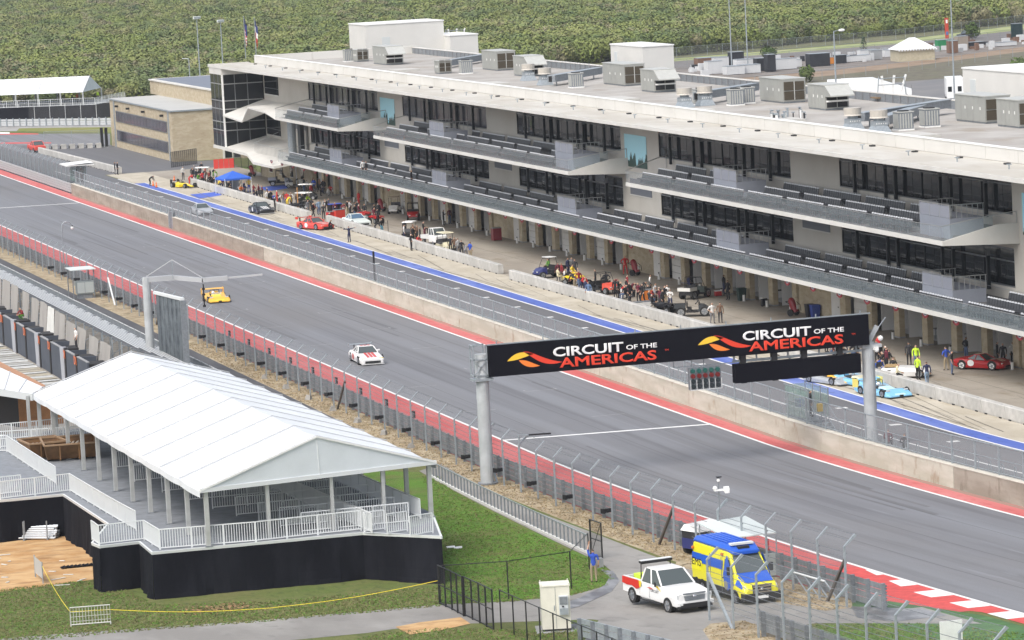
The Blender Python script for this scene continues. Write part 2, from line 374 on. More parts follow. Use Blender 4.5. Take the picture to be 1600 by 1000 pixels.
# far corner of the circuit crossing behind the pit entry
sheet('far_corner_track', pxs((-60, 212), (0, 209), (172, 209), (172, 226), (-60, 228)), .012, asph)
sheet('far_corner_kerb', pxs((-60, 207.5), (30, 208), (60, 208.8), (60, 210), (-60, 211)), .014, rd)
for a, b in ((-20, 15),): sheet('far_kerb_white', pxs((a, 206.6), (b, 206.8), (b, 209.2), (a, 209.2)), .018, wt)
sheet('far_corner_kerb', pxs((-60, 223), (80, 222.4), (80, 224.2), (-60, 225.2)), .014, rd)
far_grass = layered('yellow_green_grass', (.17, .19, .045), [((.21, .19, .07), .15, (1, 1, 1), .4, .65, .8)], .95)
sheet('far_grass', pxs((30, 200.5), (178, 198.5), (178, 207.5), (26, 205)), .010, far_grass)
gravel_m = layered('pale_gravel', (.33, .32, .31), [((.25, .24, .22), .2, (1, 1, 1), .4, .65, .8)], .9)
sheet('far_run_off', pxs((-60, 190), (178, 190), (178, 198.5), (30, 200.5), (26, 205), (-60, 206)), .006, gravel_m)
# paddock, soil bank and perimeter road behind the pit building
sheet('paddock', rect(137.2, 420, 180, 640), .006, layered('paddock_asphalt', (.16, .16, .165), [((.22, .21, .2), .1, (1, 1, 1), .4, .65, .7)], .85))
soil_m = layered('turned_soil', (.125, .115, .09), [((.16, .15, .10), .3, (1, 1, 1), .4, .62, .8), ((.07, .06, .045), .6, (1, 1, 1), .5, .7, .8), ((.12, .14, .06), .25, (1, 1, 1), .55, .7, .8)], .95, (1, .8))
sheet('soil_bank', pxs((1000, 135), (1300, 118), (1420, 104), (1620, 78), (1900, 40), (1900, 120), (1620, 140), (1000, 175)), .004, soil_m)
earth_m = layered('red_earth', (.22, .155, .105), [((.30, .24, .18), .2, (1, 1, 1), .4, .65, .8)], .95)
sheet('earth_track', pxs((1100, 126), (1300, 110), (1420, 96), (1620, 70), (1620, 78), (1420, 104), (1300, 118), (1100, 134)), .008, earth_m)
storage_m = layered('storage_yard_ground', (.16, .14, .125), [((.24, .22, .2), .15, (1, 1, 1), .4, .62, .8)], .9)
sheet('storage_yard', pxs((1000, 108), (1200, 97), (1400, 82), (1620, 55), (1620, 70), (1420, 96), (1300, 110), (1000, 135)), .008, storage_m)
sheet('perimeter_road', pxs((960, 103), (1200, 85), (1400, 69), (1620, 44), (1900, 8), (1900, 26), (1620, 57), (1400, 82), (1200, 97), (960, 112)), .012, layered('grey_road', (.165, .155, .15), [((.21, .2, .195), .2, (1, 1, 1), .4, .65, .7)], .85))
bright_g = layered('bright_verge', (.25, .29, .12), [((.4, .4, .25), .2, (1, 1, 1), .45, .65, .7)], .95)
sheet('grass_verge', pxs((960, 99), (1200, 80), (1400, 63.5), (1620, 36), (1900, 2), (1900, 9), (1620, 44), (1400, 69), (1200, 85), (960, 103)), .008, bright_g)

rub = layered('rubbered_line', (.125, .125, .13), [((.17, .17, .175), .5, (1, .02, 1), .42, .62, .9)], .7)
random.seed(77)
for i in range(22):
    y = random.uniform(185, 470); x = random.uniform(73.5, 84.5); l = random.uniform(20, 60); w_k = random.uniform(.2, .42); dx = random.uniform(-.5, .5)
    sheet('skid_mark', [(x, y), (x + w_k, y), (x + dx + w_k * .6, y + l), (x + dx, y + l)], .0105 + .00008 * i, rub)
seam_m = M('paving_seam', (.10, .10, .105), .8)
for x in (75.4, 79.1, 82.7): sheet('paving_seam', rect(x, x + .05, 120, 640), .0138, seam_m)
patch_m = layered('wall_foot_dust', (.30, .21, .17), [((.42, .16, .14), 1.2, (1, .2, 1), .45, .65, .8)], .9)
sheet('dust_strip', rect(87.55, 88.0, 120, 512), .0128, patch_m)

sheet('infield', rect(-300, 20, 250, 735), .004, layered('infield_ground', (.15, .14, .13), [((.22, .2, .185), .1, (1, 1, 1), .4, .65, .8)], .9)); sheet('infield', rect(20, 62.2, 470, 735), .005, MATS['infield_ground']); sheet('infield', rect(62.2, 98, 655, 735), .004, MATS['infield_ground'])  # unseen ground added so the windows reflect muted dirt, not green
# ================================================================== pit building
cream = layered('cream_wall', (.54, .515, .465), [((.47, .445, .395), .18, (1, 1, 1), .42, .64, .7), ((.44, .41, .36), 1.6, (1, 1, .12), .60, .74, .55)], .8)
roof_w = layered('white_parapet', (.60, .59, .56), [((.50, .485, .45), .25, (1, .6, 1), .45, .65, .6), ((.42, .40, .36), 2.2, (1, .9, .12), .62, .74, .6)], .7)
canopy_m = layered('canopy_membrane', (.44, .415, .365), [((.52, .505, .465), .3, (1, .5, 1), .42, .62, .85), ((.34, .30, .24), .6, (1, .25, 1), .58, .74, .7)], .85)
roof_m = layered('roof_membrane', (.33, .31, .285), [((.42, .405, .38), .2, (1, 1, 1), .42, .65, .9), ((.26, .22, .17), .3, (1, .4, 1), .55, .7, .7)], .9)
dark_glass = M('dark_window_glass', (.010, .012, .014), .04, spec=.36, rnd=.5)
dark_glass2 = M('violet_window_glass', (.05, .05, .065), .15, spec=.4, rnd=.3)  # violet-grey reflection painted into the colour of the far panes
mull = M('window_frame_metal', (.22, .23, .24), .4, .5)
stone = layered('tan_limestone', (.40, .335, .235), [((.48, .42, .31), .8, (1, 1, 2.2), .42, .62, .85), ((.30, .235, .15), 1.2, (1, 1, 3), .55, .7, .7)], .9, (1, .5))
door_w = M('pale_garage_door', (.62, .61, .59), .6, var=.05, scale=1)
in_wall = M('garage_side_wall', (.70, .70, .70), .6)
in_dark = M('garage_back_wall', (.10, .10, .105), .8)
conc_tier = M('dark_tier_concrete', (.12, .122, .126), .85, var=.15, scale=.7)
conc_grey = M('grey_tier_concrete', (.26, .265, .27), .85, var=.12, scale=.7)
slate = M('blue_grey_panel', (.235, .255, .30), .6, var=.06, scale=.8)
fascia = layered('white_fascia', (.60, .59, .555), [((.52, .505, .465), .3, (1, 1, 1), .45, .65, .6)], .65)
soffit = M('soffit', (.5, .48, .44), .8)
seat_back = M('dark_grey_seat', (.042, .044, .05), .4)
seat_highlight = M('pale_grey_seat_top', (.52, .54, .57), .4)  # pale cap paints the sky highlight along the seat tops
bal_glass = see_through('balustrade_glass', (.30, .36, .38), .20, .10)
bal_glass2 = see_through('end_balustrade_glass', (.42, .52, .54), .25, .12)
rail_m = M('grey_rail', (.38, .39, .39), .4, .5)
hinge = M('dark_steel_column', (.02, .025, .03), .35, .3)
PB = thing('pit_building', 'long white three storey pit building with stepped spectator balconies over a row of garages', 'building', (115, 370, 0))
Y0, Y1, PER, WID = 176.4, 522.0, 46.65, 35.2
MODS = [269.7 + PER * k for k in range(-2, 5)]
# facade: solid between openings
mb = MB(); prev = Y0
for zlo, zhi, zs in ((4.3, 5.85, 8.75), (9.3, 11.2, 14.45)):
    pass
for a in MODS + [None]:
    end = a if a is not None else Y1 - 5
    mb.box(115, 115.45, prev, end, 4.3, 14.9, cream)
    if a is None: break
    b = a + WID
    for z0, z1 in ((4.3, 5.85), (8.75, 11.2), (14.4, 14.9)): mb.box(115, 115.45, a, b, z0, z1, cream)
    prev = b
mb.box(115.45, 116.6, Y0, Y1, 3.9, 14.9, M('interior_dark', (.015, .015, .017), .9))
mb.build('facade_wall', PB, world=True)
mb = MB()
mb.box(116.6, 137, Y0, Y1, 3.9, 14.9, cream)
mb.build('upper_block', PB, world=True)
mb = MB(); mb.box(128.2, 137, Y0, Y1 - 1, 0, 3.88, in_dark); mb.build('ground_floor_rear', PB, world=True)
# roof
mb = MB(); mb.face([(115.5, Y0, 15.0), (136.6, Y0, 15.0), (136.6, Y1, 15.0), (115.5, Y1, 15.0)], roof_m)
mb.box(115.5, 136.6, Y0, Y1, 14.91, 14.99, cream); mb.build('roof', PB, world=True)
mb = MB(); mb.box(115.05, 115.5, Y0, Y1, 15.02, 16.0, roof_w); mb.box(115.0, 115.55, Y0, Y1, 16.0, 16.06, white)
mb.build('front_parapet', PB, world=True)
mb = MB()
for i in range(58): y = Y0 + 2 + i * 6.0; mb.box(115.035, 115.05, y, y + .03, 15.02, 15.98, M('panel_joint', (.42, .41, .385), .8)); mb.face([(109.55, y + 1, 14.992), (109.55, y + 1.06, 14.992), (115.0, y + 1.06, 15.012), (115.0, y + 1, 15.012)], MATS['panel_joint'])
o = mb.build('panel_joint', PB, world=True); o['kind'] = 'stuff'
mb = MB(); mb.prism([(109.5, 14.75), (109.5, 14.98), (115.04, 15.0), (115.04, 14.9)], 'y', Y0, 525.3, canopy_m)
o = mb.build('canopy', PB, world=True)
mb = MB(); mb.box(109.42, 109.5, Y0, 525.4, 14.72, 15.04, fascia); mb.box(109.42, 115.0, 525.3, 525.42, 14.72, 15.1, fascia); mb.build('canopy_edge', PB, world=True)
cap_b = M('roof_drain', (.03, .03, .03), .7)
mb0 = MB(); mb0.box(-.18, .18, -.25, .25, 0, .12, cap_b); me = mb0.mesh('roof_drain')
for i in range(34): put('roof_drain', me, PB, (114.2 - 115, 224 + i * 8.9 - 370, 15.0))
mb0 = MB(); mb0.cyl((0, 0, 0), (0, 0, .35), .05, galv, n=6); mb0.cyl((-.2, 0, .35), (.2, 0, .35), .04, galv, n=5); me = mb0.mesh('vent_pipe')
for i in range(30): put('vent_pipe', me, PB, (112.6 - 115, 226 + i * 9.6 - 370, 14.99))
mb = MB(); mb.box(136.6, 137.0, Y0, Y1, 14.9, 15.75, galv_d); mb.box(136.55, 137.05, Y0, Y1, 15.75, 15.83, roof_w)
for i in range(180):
    y = Y0 + i * 1.92; mb.box(136.5, 136.56, y, y + .06, 15.0, 15.75, M('seam', (.2, .2, .21), .6))
mb.build('rear_parapet', PB, world=True)
mb = MB(); mb.box(115.6, 137, Y1 - .4, Y1, 15.0, 16.0, roof_w); mb.build('end_parapet', PB, world=True)
patch = M('pale_roof_patch', (.46, .45, .42), .8, var=.06)
mb = MB()
for i, (x, y, w, l) in enumerate(((118.4, 330, 3.2, 5), (119, 378, 3, 6), (118.5, 424, 3.4, 5), (119, 300, 3, 5), (121, 470, 3, 4), (119, 352, 2, 4))): mb.box(x, x + w, y, y + l, 15.004, 15.25, patch)
mb.build('roof_curb', PB, world=True)
# windows: frame, panes one by one
random.seed(3)
pane_lo = MB().box(-.01, .01, -.93, .93, -1.0, 1.0, dark_glass).mesh('pane')
pane_lo2 = MB().box(-.01, .01, -.93, .93, -1.0, 1.0, dark_glass2).mesh('pane')
pane_hi = MB().box(-.01, .01, -2.88, 2.88, -.48, .48, dark_glass).mesh('upper_pane')
pane_hi2 = MB().box(-.01, .01, -2.88, 2.88, -.48, .48, dark_glass2).mesh('upper_pane')
post_me = MB().box(-.14, .10, -.13, .13, -.6, 2.3, hinge).box(-.16, .12, -.16, -.13, 1.9, 2.36, mull).mesh('steel_column')
for k, a in enumerate(MODS):
    for (z0, z1, lev) in ((5.85, 8.75, 2), (11.2, 14.4, 3)):
        if a + WID < 225: continue
        mb = MB(); b = a + WID; zt_ = z1 - 1.05
        for z in (z0, zt_, z1 - .09): mb.box(115.02, 115.16, a, b, z, z + .09, mull)
        for i in range(7): y = a + i * (WID / 6); mb.box(115.04, 115.13, max(a, y - .025), min(b, y + .025), z0 + .09, zt_, hinge) if i else None
        w = mb.build('window', PB, world=True)
        far = (lev == 3 and k >= 5)
        for i in range(18):
            y = a + WID / 18 * (i + .5)
            put('pane', pane_lo2 if far else pane_lo, w, (115.12 - 115, y - 370, (z0 + .09 + zt_) / 2), rot=(0, R(random.gauss(0, .3)), R(random.gauss(0, .35)))).scale = (1, 1, (zt_ - z0 - .1) / 2.02)
        for i in range(6):
            y = a + WID / 6 * (i + .5)
            put('upper_pane', pane_hi2 if far else pane_hi, w, (115.12 - 115, y - 370, zt_ + .56), rot=(0, R(random.gauss(0, .4)), R(random.gauss(0, .4))))
        for fr in (.12, .31, .37, .63, .69, .88):
            put('steel_column', post_me, PB, (114.72 - 115, a + WID * fr - 370, z0 + .2))
# ground floor: columns, doors, open garages
col_me = MB().box(-.45, .02, -.55, .55, 0, 4.15, stone).box(-.47, .04, -.57, .57, 0, .12, conc_grey).mesh('stone_column')
door_me = MB()
for i in range(6): door_me.box(-.03, .03, -2.2, 2.2, i * .64 + .02, i * .64 + .63, door_w)
door_me = door_me.mesh('garage_door')
side_me = MB().box(0, 12, -.08, .08, 0, 3.85, in_wall).mesh('partition_wall')
bench_me = MB().box(-.5, .5, -.3, .3, .82, .88, in_dark)
for s in (-.4, .4): bench_me.box(s - .03, s + .03, -.03, .03, 0, .82, galv)
bench_me = bench_me.mesh('bench')
ext_m = M('white_enamel', (.7, .7, .68), .35)
nbay = 0; COLS = []
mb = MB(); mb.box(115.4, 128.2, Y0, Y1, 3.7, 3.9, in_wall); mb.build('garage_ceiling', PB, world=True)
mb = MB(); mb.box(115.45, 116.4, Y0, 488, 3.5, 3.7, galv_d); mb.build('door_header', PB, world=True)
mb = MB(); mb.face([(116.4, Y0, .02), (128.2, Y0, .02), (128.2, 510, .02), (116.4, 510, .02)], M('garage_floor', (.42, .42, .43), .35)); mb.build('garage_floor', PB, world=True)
for k, a in enumerate(MODS):
    if a + WID < 225: continue
    b = a + WID; st = WID / 6
    for i in range(7):
        y = b - i * st; COLS.append(y)
        put('stone_column', col_me, PB, (115.0 - 115 + .3, y - 370, 0))
        if i < 6:
            yc = y - st / 2; nbay += 1
            put('partition_wall', side_me, PB, (115.7 - 115, y - .45 - 370, 0))
            opened = (nbay % 2 == 0) or k <= 3 and i >= 1
            if not opened or (k >= 4 and i in (0, 2)): put('garage_door', door_me, PB, (115.55 - 115, yc - 370, 0))
    # solid stone wall between garages, with a white service door
    if k + 1 < len(MODS):
        ya, yb = b + .6, MODS[k + 1] - .6
        mb = MB(); mb.box(115.05, 115.4, ya, yb, 0, 4.15, stone); mb.build('stone_wall', PB, world=True)
        mb = MB(); mb.box(115.0, 115.05, ya + .6, ya + 2.5, 0.02, 2.9, door_w); mb.box(114.97, 115.0, ya + .8, ya + .95, 1.2, 1.3, blackm); mb.build('service_door', PB, world=True)
# tan stone end with windows at the far end
mb = MB(); mb.box(115.1, 115.5, 493.1, Y1, 0, 4.15, stone); mb.build('stone_wall', PB, world=True)
for y in (497, 503, 509, 515): 
    mb = MB(); mb.box(115.04, 115.1, y, y + 1.6, .9, 2.9, dark_glass); mb.box(115.0, 115.1, y - .1, y + 1.7, .8, .9, fascia); mb.build('window', PB, world=True)
mb = MB(); mb.box(115.1, 128, Y1 - .3, Y1, 0, 4.2, stone); mb.build('end_wall', PB, world=True)
# ---- corner glass tower
mb = MB()
mb.box(109.6, 115, 517.6, 525, 4.4, 13.9, dark_glass)
tower = mb.build('glass_tower', PB, world=True)
mb = MB()
mb.box(109.5, 115, 517.5, 525.1, 13.9, 14.72, fascia); mb.box(109.5, 115.0, 517.4, 525.1, 4.0, 4.4, fascia)
mb.box(109.5, 109.72, 517.45, 517.7, 4.4, 13.9, white)
for z in (6.5, 7.6, 9.3, 10.4, 12.6): mb.box(109.54, 115, 517.53, 517.6, z, z + .12, rail_m); mb.box(109.53, 109.6, 517.7, 525, z, z + .12, rail_m)
for x in (111.2, 112.9): mb.box(x, x + .1, 517.55, 517.6, 4.4, 13.9, mull)
for y in (520, 522.5): mb.box(109.55, 109.6, y, y + .1, 4.4, 13.9, mull)
mb.build('tower_frame', PB, world=True)
# wide windows beside the tower
for z0, z1 in ((11.2, 13.6), (5.9, 8.4)):
    mb = MB(); mb.box(114.93, 114.99, 508.3, 516.2, z0, z1, dark_glass); mb.build('pane', PB, world=True)
    mb = MB(); mb.box(114.9, 114.93, 508.2, 516.3, z0 - .15, z0, fascia); mb.box(114.9, 114.93, 508.2, 516.3, z0 + .75, z0 + .85, mull); mb.build('window_sill', PB, world=True)
# small grey louvred openings and wall lamps between the windows
for a in MODS[2:]:
    y = a + WID + 2.6
    mb = MB(); mb.box(114.95, 115, y, y + 6.4, 7.3, 8.8, M('grey_louvre', (.14, .15, .175), .5)); mb.box(114.93, 114.95, y - .1, y + 6.5, 7.2, 7.3, fascia); mb.build('louvre', PB, world=True)
# posters: pale blue sky over dark conifers, flat print on the wall
post_m = D.materials.new('sky_and_trees_print'); n, N, L, P = nodes(post_m)
P.inputs['Roughness'].default_value = .5
tc = N.new('ShaderNodeTexCoord'); sp = N.new('ShaderNodeSeparateXYZ'); L.new(tc.outputs['Object'], sp.inputs[0])
nz = N.new('ShaderNodeTexNoise'); nz.noise_dimensions = '1D'; nz.inputs['Scale'].default_value = 1.1; nz.inputs['Detail'].default_value = 5; L.new(sp.outputs['Y'], nz.inputs['W'])
ma = N.new('ShaderNodeMath'); ma.operation = 'MULTIPLY_ADD'; ma.inputs[1].default_value = 4.2; ma.inputs[2].default_value = -2.6; L.new(nz.outputs['Fac'], ma.inputs[0])
lt = N.new('ShaderNodeMath'); lt.operation = 'LESS_THAN'; L.new(sp.outputs['Z'], lt.inputs[0]); L.new(ma.outputs[0], lt.inputs[1])
mx = N.new('ShaderNodeMix'); mx.data_type = 'RGBA'; L.new(lt.outputs[0], mx.inputs['Factor']); mx.inputs['A'].default_value = (.45, .80, .90, 1); mx.inputs['B'].default_value = (.03, .075, .06, 1); ma.inputs[2].default_value = -3.0
L.new(mx.outputs['Result'], P.inputs['Base Color'])
pm = MB().box(-.03, 0, -3.3, 3.3, -1.7, 1.35, post_m).mesh('poster')
for nm, a in zip(('far', 'middle', 'near'), (445.5 + 6.2, 351.8 + 6.6, 258.6 + 5.9)):
    o = D.objects.new('wall_poster', pm); COL.objects.link(o); o.location = (114.97, a, 11.6); tag(o, 'blue poster of sky and conifers in the %s gap between upper balconies' % nm, 'poster')
# ---- balconies
seg = 8.55; aisle = .85
def seat_block(nseat):
    mb = MB()
    for i in range(nseat):
        y = (i - (nseat - 1) / 2) * .49
        mb.box(-.42, -.04, y - .22, y + .22, .38, .48, seat_back)               # folded squab
        mb.hexa([(.0, y - .21, .30), (.07, y - .21, .30), (.07, y + .21, .30), (.0, y + .21, .30), (.13, y - .2, .92), (.18, y - .2, .92), (.18, y + .2, .92), (.13, y + .2, .92)], seat_back)
        mb.hexa([(.10, y - .15, .92), (.21, y - .15, .92), (.21, y + .15, .92), (.10, y + .15, .92), (.13, y - .1, 1.02), (.19, y - .1, 1.02), (.19, y + .1, 1.02), (.13, y + .1, 1.02)], seat_highlight)
        mb.box(-.2, -.1, y - .03, y + .03, 0, .36, galv_d)
    return mb.mesh('seat_row')
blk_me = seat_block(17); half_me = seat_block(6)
gl_me = MB().box(-.01, .01, -1.1, 1.1, 0, 1.02, bal_glass).box(-.03, .03, -1.12, 1.12, 1.02, 1.06, rail_m).mesh('glass_panel')
vom_me = MB()
vom_me.box(-1.3, 1.35, -2.9, 2.9, -.6, .95, slate)
vom_me = vom_me.mesh('stair_box')
vr = MB()
for y in (-2.9, -.97, .97, 2.9): vr.box(-1.3, -1.25, y - .03, y + .03, .95, 1.95, rail_m)
vr.box(-1.29, -1.26, -2.9, 2.9, .97, 1.85, see_through('mesh_guard', (.34, .36, .42), .6, .5)); vr.box(-1.3, -1.25, -2.9, 2.9, 1.9, 1.96, rail_m)
for i in range(7): x = -1.2 + i * .42; vr.box(x, x + .04, -2.93, -2.88, .95, 1.95, rail_m); vr.box(x, x + .04, 2.88, 2.93, .95, 1.95, rail_m)
vr.box(-1.3, 1.4, -2.93, -2.88, 1.9, 1.96, rail_m); vr.box(-1.3, 1.4, 2.88, 2.93, 1.9, 1.96, rail_m)
vom_rail = vr.mesh('guard_rail')
def balcony(ya, yb, zb, label, ends=True, slant=0):
    f = zb + .2
    mb = MB(); mb.prism([(109.0, zb), (109.0, zb + .34), (109.12, zb + .34), (109.12, zb + .12), (115, zb + .2), (115, zb - .25)], 'y', ya, yb, fascia)
    B = mb.build('balcony', PB, world=True); B['label'] = label
    mb = MB()
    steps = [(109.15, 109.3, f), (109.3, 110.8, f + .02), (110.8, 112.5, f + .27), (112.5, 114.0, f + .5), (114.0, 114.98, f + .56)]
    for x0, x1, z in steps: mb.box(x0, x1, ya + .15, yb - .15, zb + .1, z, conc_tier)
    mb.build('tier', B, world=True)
    n = int((yb - ya) / 2.3); w = (yb - ya) / n
    for i in range(n):
        g = put('glass_panel', gl_me, B, (109.06 - 115, ya + w * (i + .5) - 370, zb + .34)); g.scale = (1, w / 2.3, 1)
    voms = [a + 4.2 for a in MODS if ya + 2 < a + 4.2 < yb - 2] + [a + 26.5 for a in MODS if False]
    for y in voms:
        v = put('stair_box', vom_me, B, (111.9 - 115, y - 370, f + .55)); put('guard_rail', vom_rail, v)
    y = yb - .5
    while y - seg > ya + .3:
        yc = y - seg / 2
        for j, (x0, x1, z) in enumerate(steps[1:4]):
            hit = [v for v in voms if abs(v - yc) < seg / 2 + 3.2]
            if hit and j >= 1:
                v = hit[0]
                for q0, q1 in ((yc - seg / 2, min(yc + seg / 2, v - 3.1)), (max(yc - seg / 2, v + 3.1), yc + seg / 2)):
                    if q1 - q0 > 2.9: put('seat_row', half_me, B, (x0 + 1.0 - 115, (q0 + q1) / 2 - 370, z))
                continue
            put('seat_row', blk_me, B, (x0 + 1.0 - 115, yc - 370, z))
        y -= seg + aisle
    mb = MB(); mb.tube([(114.2, ya + .5, f + 1.45), (114.2, yb - .5, f + 1.45)], .02, rail_m)
    if ends:
        for ye in (ya, yb):
            s = slant if ye == yb else 0
            mb.tube([(109.06, ye, zb + 1.4), (112.9, ye + s * .6, f + 1.75), (114.9, ye + s, f + 1.9)], .035, rail_m); mb.tube([(114.9, ye + s, f + .7), (114.9, ye + s, f + 1.9)], .03, rail_m)
    mb.build('hand_rail', B, world=True)
    if ends:
        mb = MB()
        mb.prism([(109.0, zb - .001), (109.0, zb + .3), (113.3, f + 1.05), (115.0, f + 1.05), (115.0, zb - .26)], 'y', ya - .2, ya - .002, fascia); mb.build('end_wall', B, world=True)
        mb = MB(); mb.face([(109.1, ya - .1, zb + .36), (113.0, ya - .1, f + 1.02), (113.0, ya - .1, f + 1.75), (109.1, ya - .1, zb + 1.4)], bal_glass2); mb.build('end_glass', B, world=True)
    return B
balcony(Y0, 484.5, 4.2, 'lower balcony running the whole length above the garages', ends=True, slant=0)
balcony(268.8, 343.2, 9.45, 'upper balcony nearest the camera', slant=6)
balcony(361.0, 435.3, 9.45, 'upper balcony in the middle of the facade', slant=6)
balcony(452.3, 484.6, 9.45, 'short upper balcony beside the glass tower', slant=4)
balcony(Y0, 250.6, 9.45, 'upper balcony past the right edge', slant=6)
# folded white fascia between tower and balconies
mb = MB()
mb.loft([[(109.4, 517.4, 8.7), (115, 517.4, 10.4), (115, 517.4, 10.2), (109.4, 517.4, 8.5)], [(109.2, 505, 8.4), (115, 505, 10.3), (115, 505, 10.1), (109.2, 505, 8.2)], [(109.2, 501, 10.4), (115, 501, 10.6), (115, 501, 10.4), (109.2, 501, 10.2)], [(109.0, 490, 10.2), (115, 490, 10.5), (115, 490, 10.3), (109.0, 490, 10.0)], [(109.0, 484.7, 9.5), (115, 484.7, 10.3), (115, 484.7, 9.2), (109.0, 484.7, 9.45)]], fascia)
mb.build('folded_canopy', PB, world=True)
mb = MB()
mb.loft([[(109.4, 517.35, 4.4), (115, 517.35, 5.6), (115, 517.35, 4.1), (109.4, 517.35, 4.0)], [(109.2, 503, 4.3), (115, 503, 5.5), (115, 503, 4.1), (109.2, 503, 4.0)], [(108.6, 497, 3.6), (115, 497, 4.6), (115, 497, 4.1), (108.6, 497, 3.3)], [(108.8, 486, 3.6), (115, 486, 4.6), (115, 486, 4.1), (108.8, 486, 3.3)]], fascia)
mb.build('entrance_canopy', PB, world=True)
mb = MB()
for i in range(22): y = 487 + i * .75; mb.tube([(110.2, y, 4.4), (110.2, y, 5.6)], .025, rail_m, 4)
mb.tube([(110.2, 487, 5.6), (110.2, 503, 5.6), (113.5, 503, 6.8)], .03, rail_m); mb.build('stair_rail', PB, world=True)
mb = MB(); mb.cyl((113.6, 496, 4.3), (113.6, 496, 9.6), .55, galv); mb.box(113.9, 114.4, 492.5, 494, 4.3, 9.6, hinge); mb.build('lift_column', PB, world=True)
# bunting fans under the lower balcony edge
bun = MB(); br = M('bunting_red', (.22, .02, .03), .8); bw = M('bunting_white', (.4, .38, .38), .8); bb = M('bunting_blue', (.03, .04, .13), .8)
for r0, r1, mt in ((0.0, .25, bb), (.25, .42, bw), (.42, .72, br)):
    for i in range(8):
        a0, a1 = math.pi * (1 + i / 8), math.pi * (1 + (i + 1) / 8)
        q = [(math.cos(a0) * r0 * 1.35, math.sin(a0) * r0 * .8), (math.cos(a0) * r1 * 1.35, math.sin(a0) * r1 * .8), (math.cos(a1) * r1 * 1.35, math.sin(a1) * r1 * .8), (math.cos(a1) * r0 * 1.35, math.sin(a1) * r0 * .8)]
        if r0 == 0: q = q[1:]
        bun.loft([[(-.03 + .02 * (i % 2), p[0], p[1]) for p in q], [(.0 + .02 * (i % 2), p[0], p[1]) for p in q]], mt)
bun = bun.mesh('bunting_fan')
for y in COLS:
    if 240 < y < 500:
        o = D.objects.new('bunting_fan', bun); COL.objects.link(o); o.scale = (1, .68, .68); o.location = (109.2, y - 2.6, 4.2); tag(o, 'half round red, white and blue bunting fan hung under the lower balcony edge', 'bunting', 'bunting fans along the pit building')
# white fire extinguishers and stools at the garage fronts
ex = MB().cyl((0, 0, 0), (0, 0, .55), .12, ext_m, n=8).cyl((0, 0, .55), (0, 0, .68), .05, black, n=6).box(-.1, .1, -.1, .1, 0, .04, galv).mesh('fire_extinguisher')
for i, y in enumerate(COLS):
    if 255 < y < 480:
        o = D.objects.new('fire_extinguisher', ex); COL.objects.link(o); o.location = (114.2, y - .75, .006); tag(o, 'white fire extinguisher standing at the foot of a stone garage column', 'fire extinguisher', 'fire extinguishers along the garages')
for i, y in enumerate(COLS):
    if 262 < y < 470 and i % 7 != 6:
        o = D.objects.new('folding_table', bench_me); COL.objects.link(o); o.location = (117.2 + (i % 3) * .5, y - 2.2 - (i % 2), .02); o.rotation_euler = (0, 0, i * .7)
        tag(o, 'small dark folding table standing just inside an open garage', 'table', 'folding tables in the garages')
# ================================================================== roof plant
cas = M('sage_grey_casing', (.30, .305, .285), .55, var=.05, scale=.8); cas_t = M('casing_top', (.42, .425, .40), .5, var=.05)
louv = M('brown_louvre', (.075, .06, .04), .8)
def ahu(kind, loc, label, ln=7.0, w=2.3, h=2.25):
    t = thing('air_handler', label, 'rooftop unit', loc, 0, 'big air handlers on the pit roof')
    m = MB()
    for i in range(5): m.box(0, w, ln * i / 5 + .02, ln * (i + 1) / 5 - .02, .15, h, cas)
    m.box(-.06, w + .06, -.0, ln, h, h + .08, cas_t); m.box(.05, w - .05, .1, ln - .1, 0, .15, galv_d); m.build('casing', t)
    m = MB()
    for i in range(3): m.box(-.03, 0, ln * (.15 + .25 * i), ln * (.15 + .25 * i) + .12, h * .5, h * .5 + .25, white)
    m.build('door_handle', t)
    if kind == 'A':
        for i in range(2):
            for j in range(2):
                m = MB(); x0, z0 = .12 + i * (w - .2) / 2, .3 + j * (h - .45) / 2; m.box(x0, x0 + (w - .2) / 2 - .08, -.03, .0, z0, z0 + (h - .45) / 2 - .08, louv)
                for q in range(5): m.box(x0, x0 + (w - .2) / 2 - .08, -.06, -.03, z0 + .05 + q * .18, z0 + .1 + q * .18, louv)
                m.build('louvre', t)
        m = MB(); m.box(w / 2 - .04, w / 2 + .04, -.07, 0, .3, h - .2, cas_t); m.build('louvre_frame', t)
    else:
        m = MB(); m.prism([(-1.5, h * .62), (-1.5, h * .57), (0, h * .95), (0, h)], 'x', 0, w, cas_t)
        m.face([(0, -1.5, h * .58), (0, 0, h * .96), (0, 0, h * .55)], cas); m.face([(w, -1.5, h * .58), (w, 0, h * .96), (w, 0, h * .55)], cas); m.build('rain_hood', t)
        for i in range(2):
            m = MB(); m.box(.15 + i * 1.05, 1.1 + i * 1.05, -.03, 0, .25, 1.15, blackm); m.box(.1 + i * 1.05, 1.15 + i * 1.05, -.25, -.03, .75, .9, white); m.build('intake', t)
    return t
names = {'A': 'louvred grey air handler', 'B': 'hooded grey air handler'}
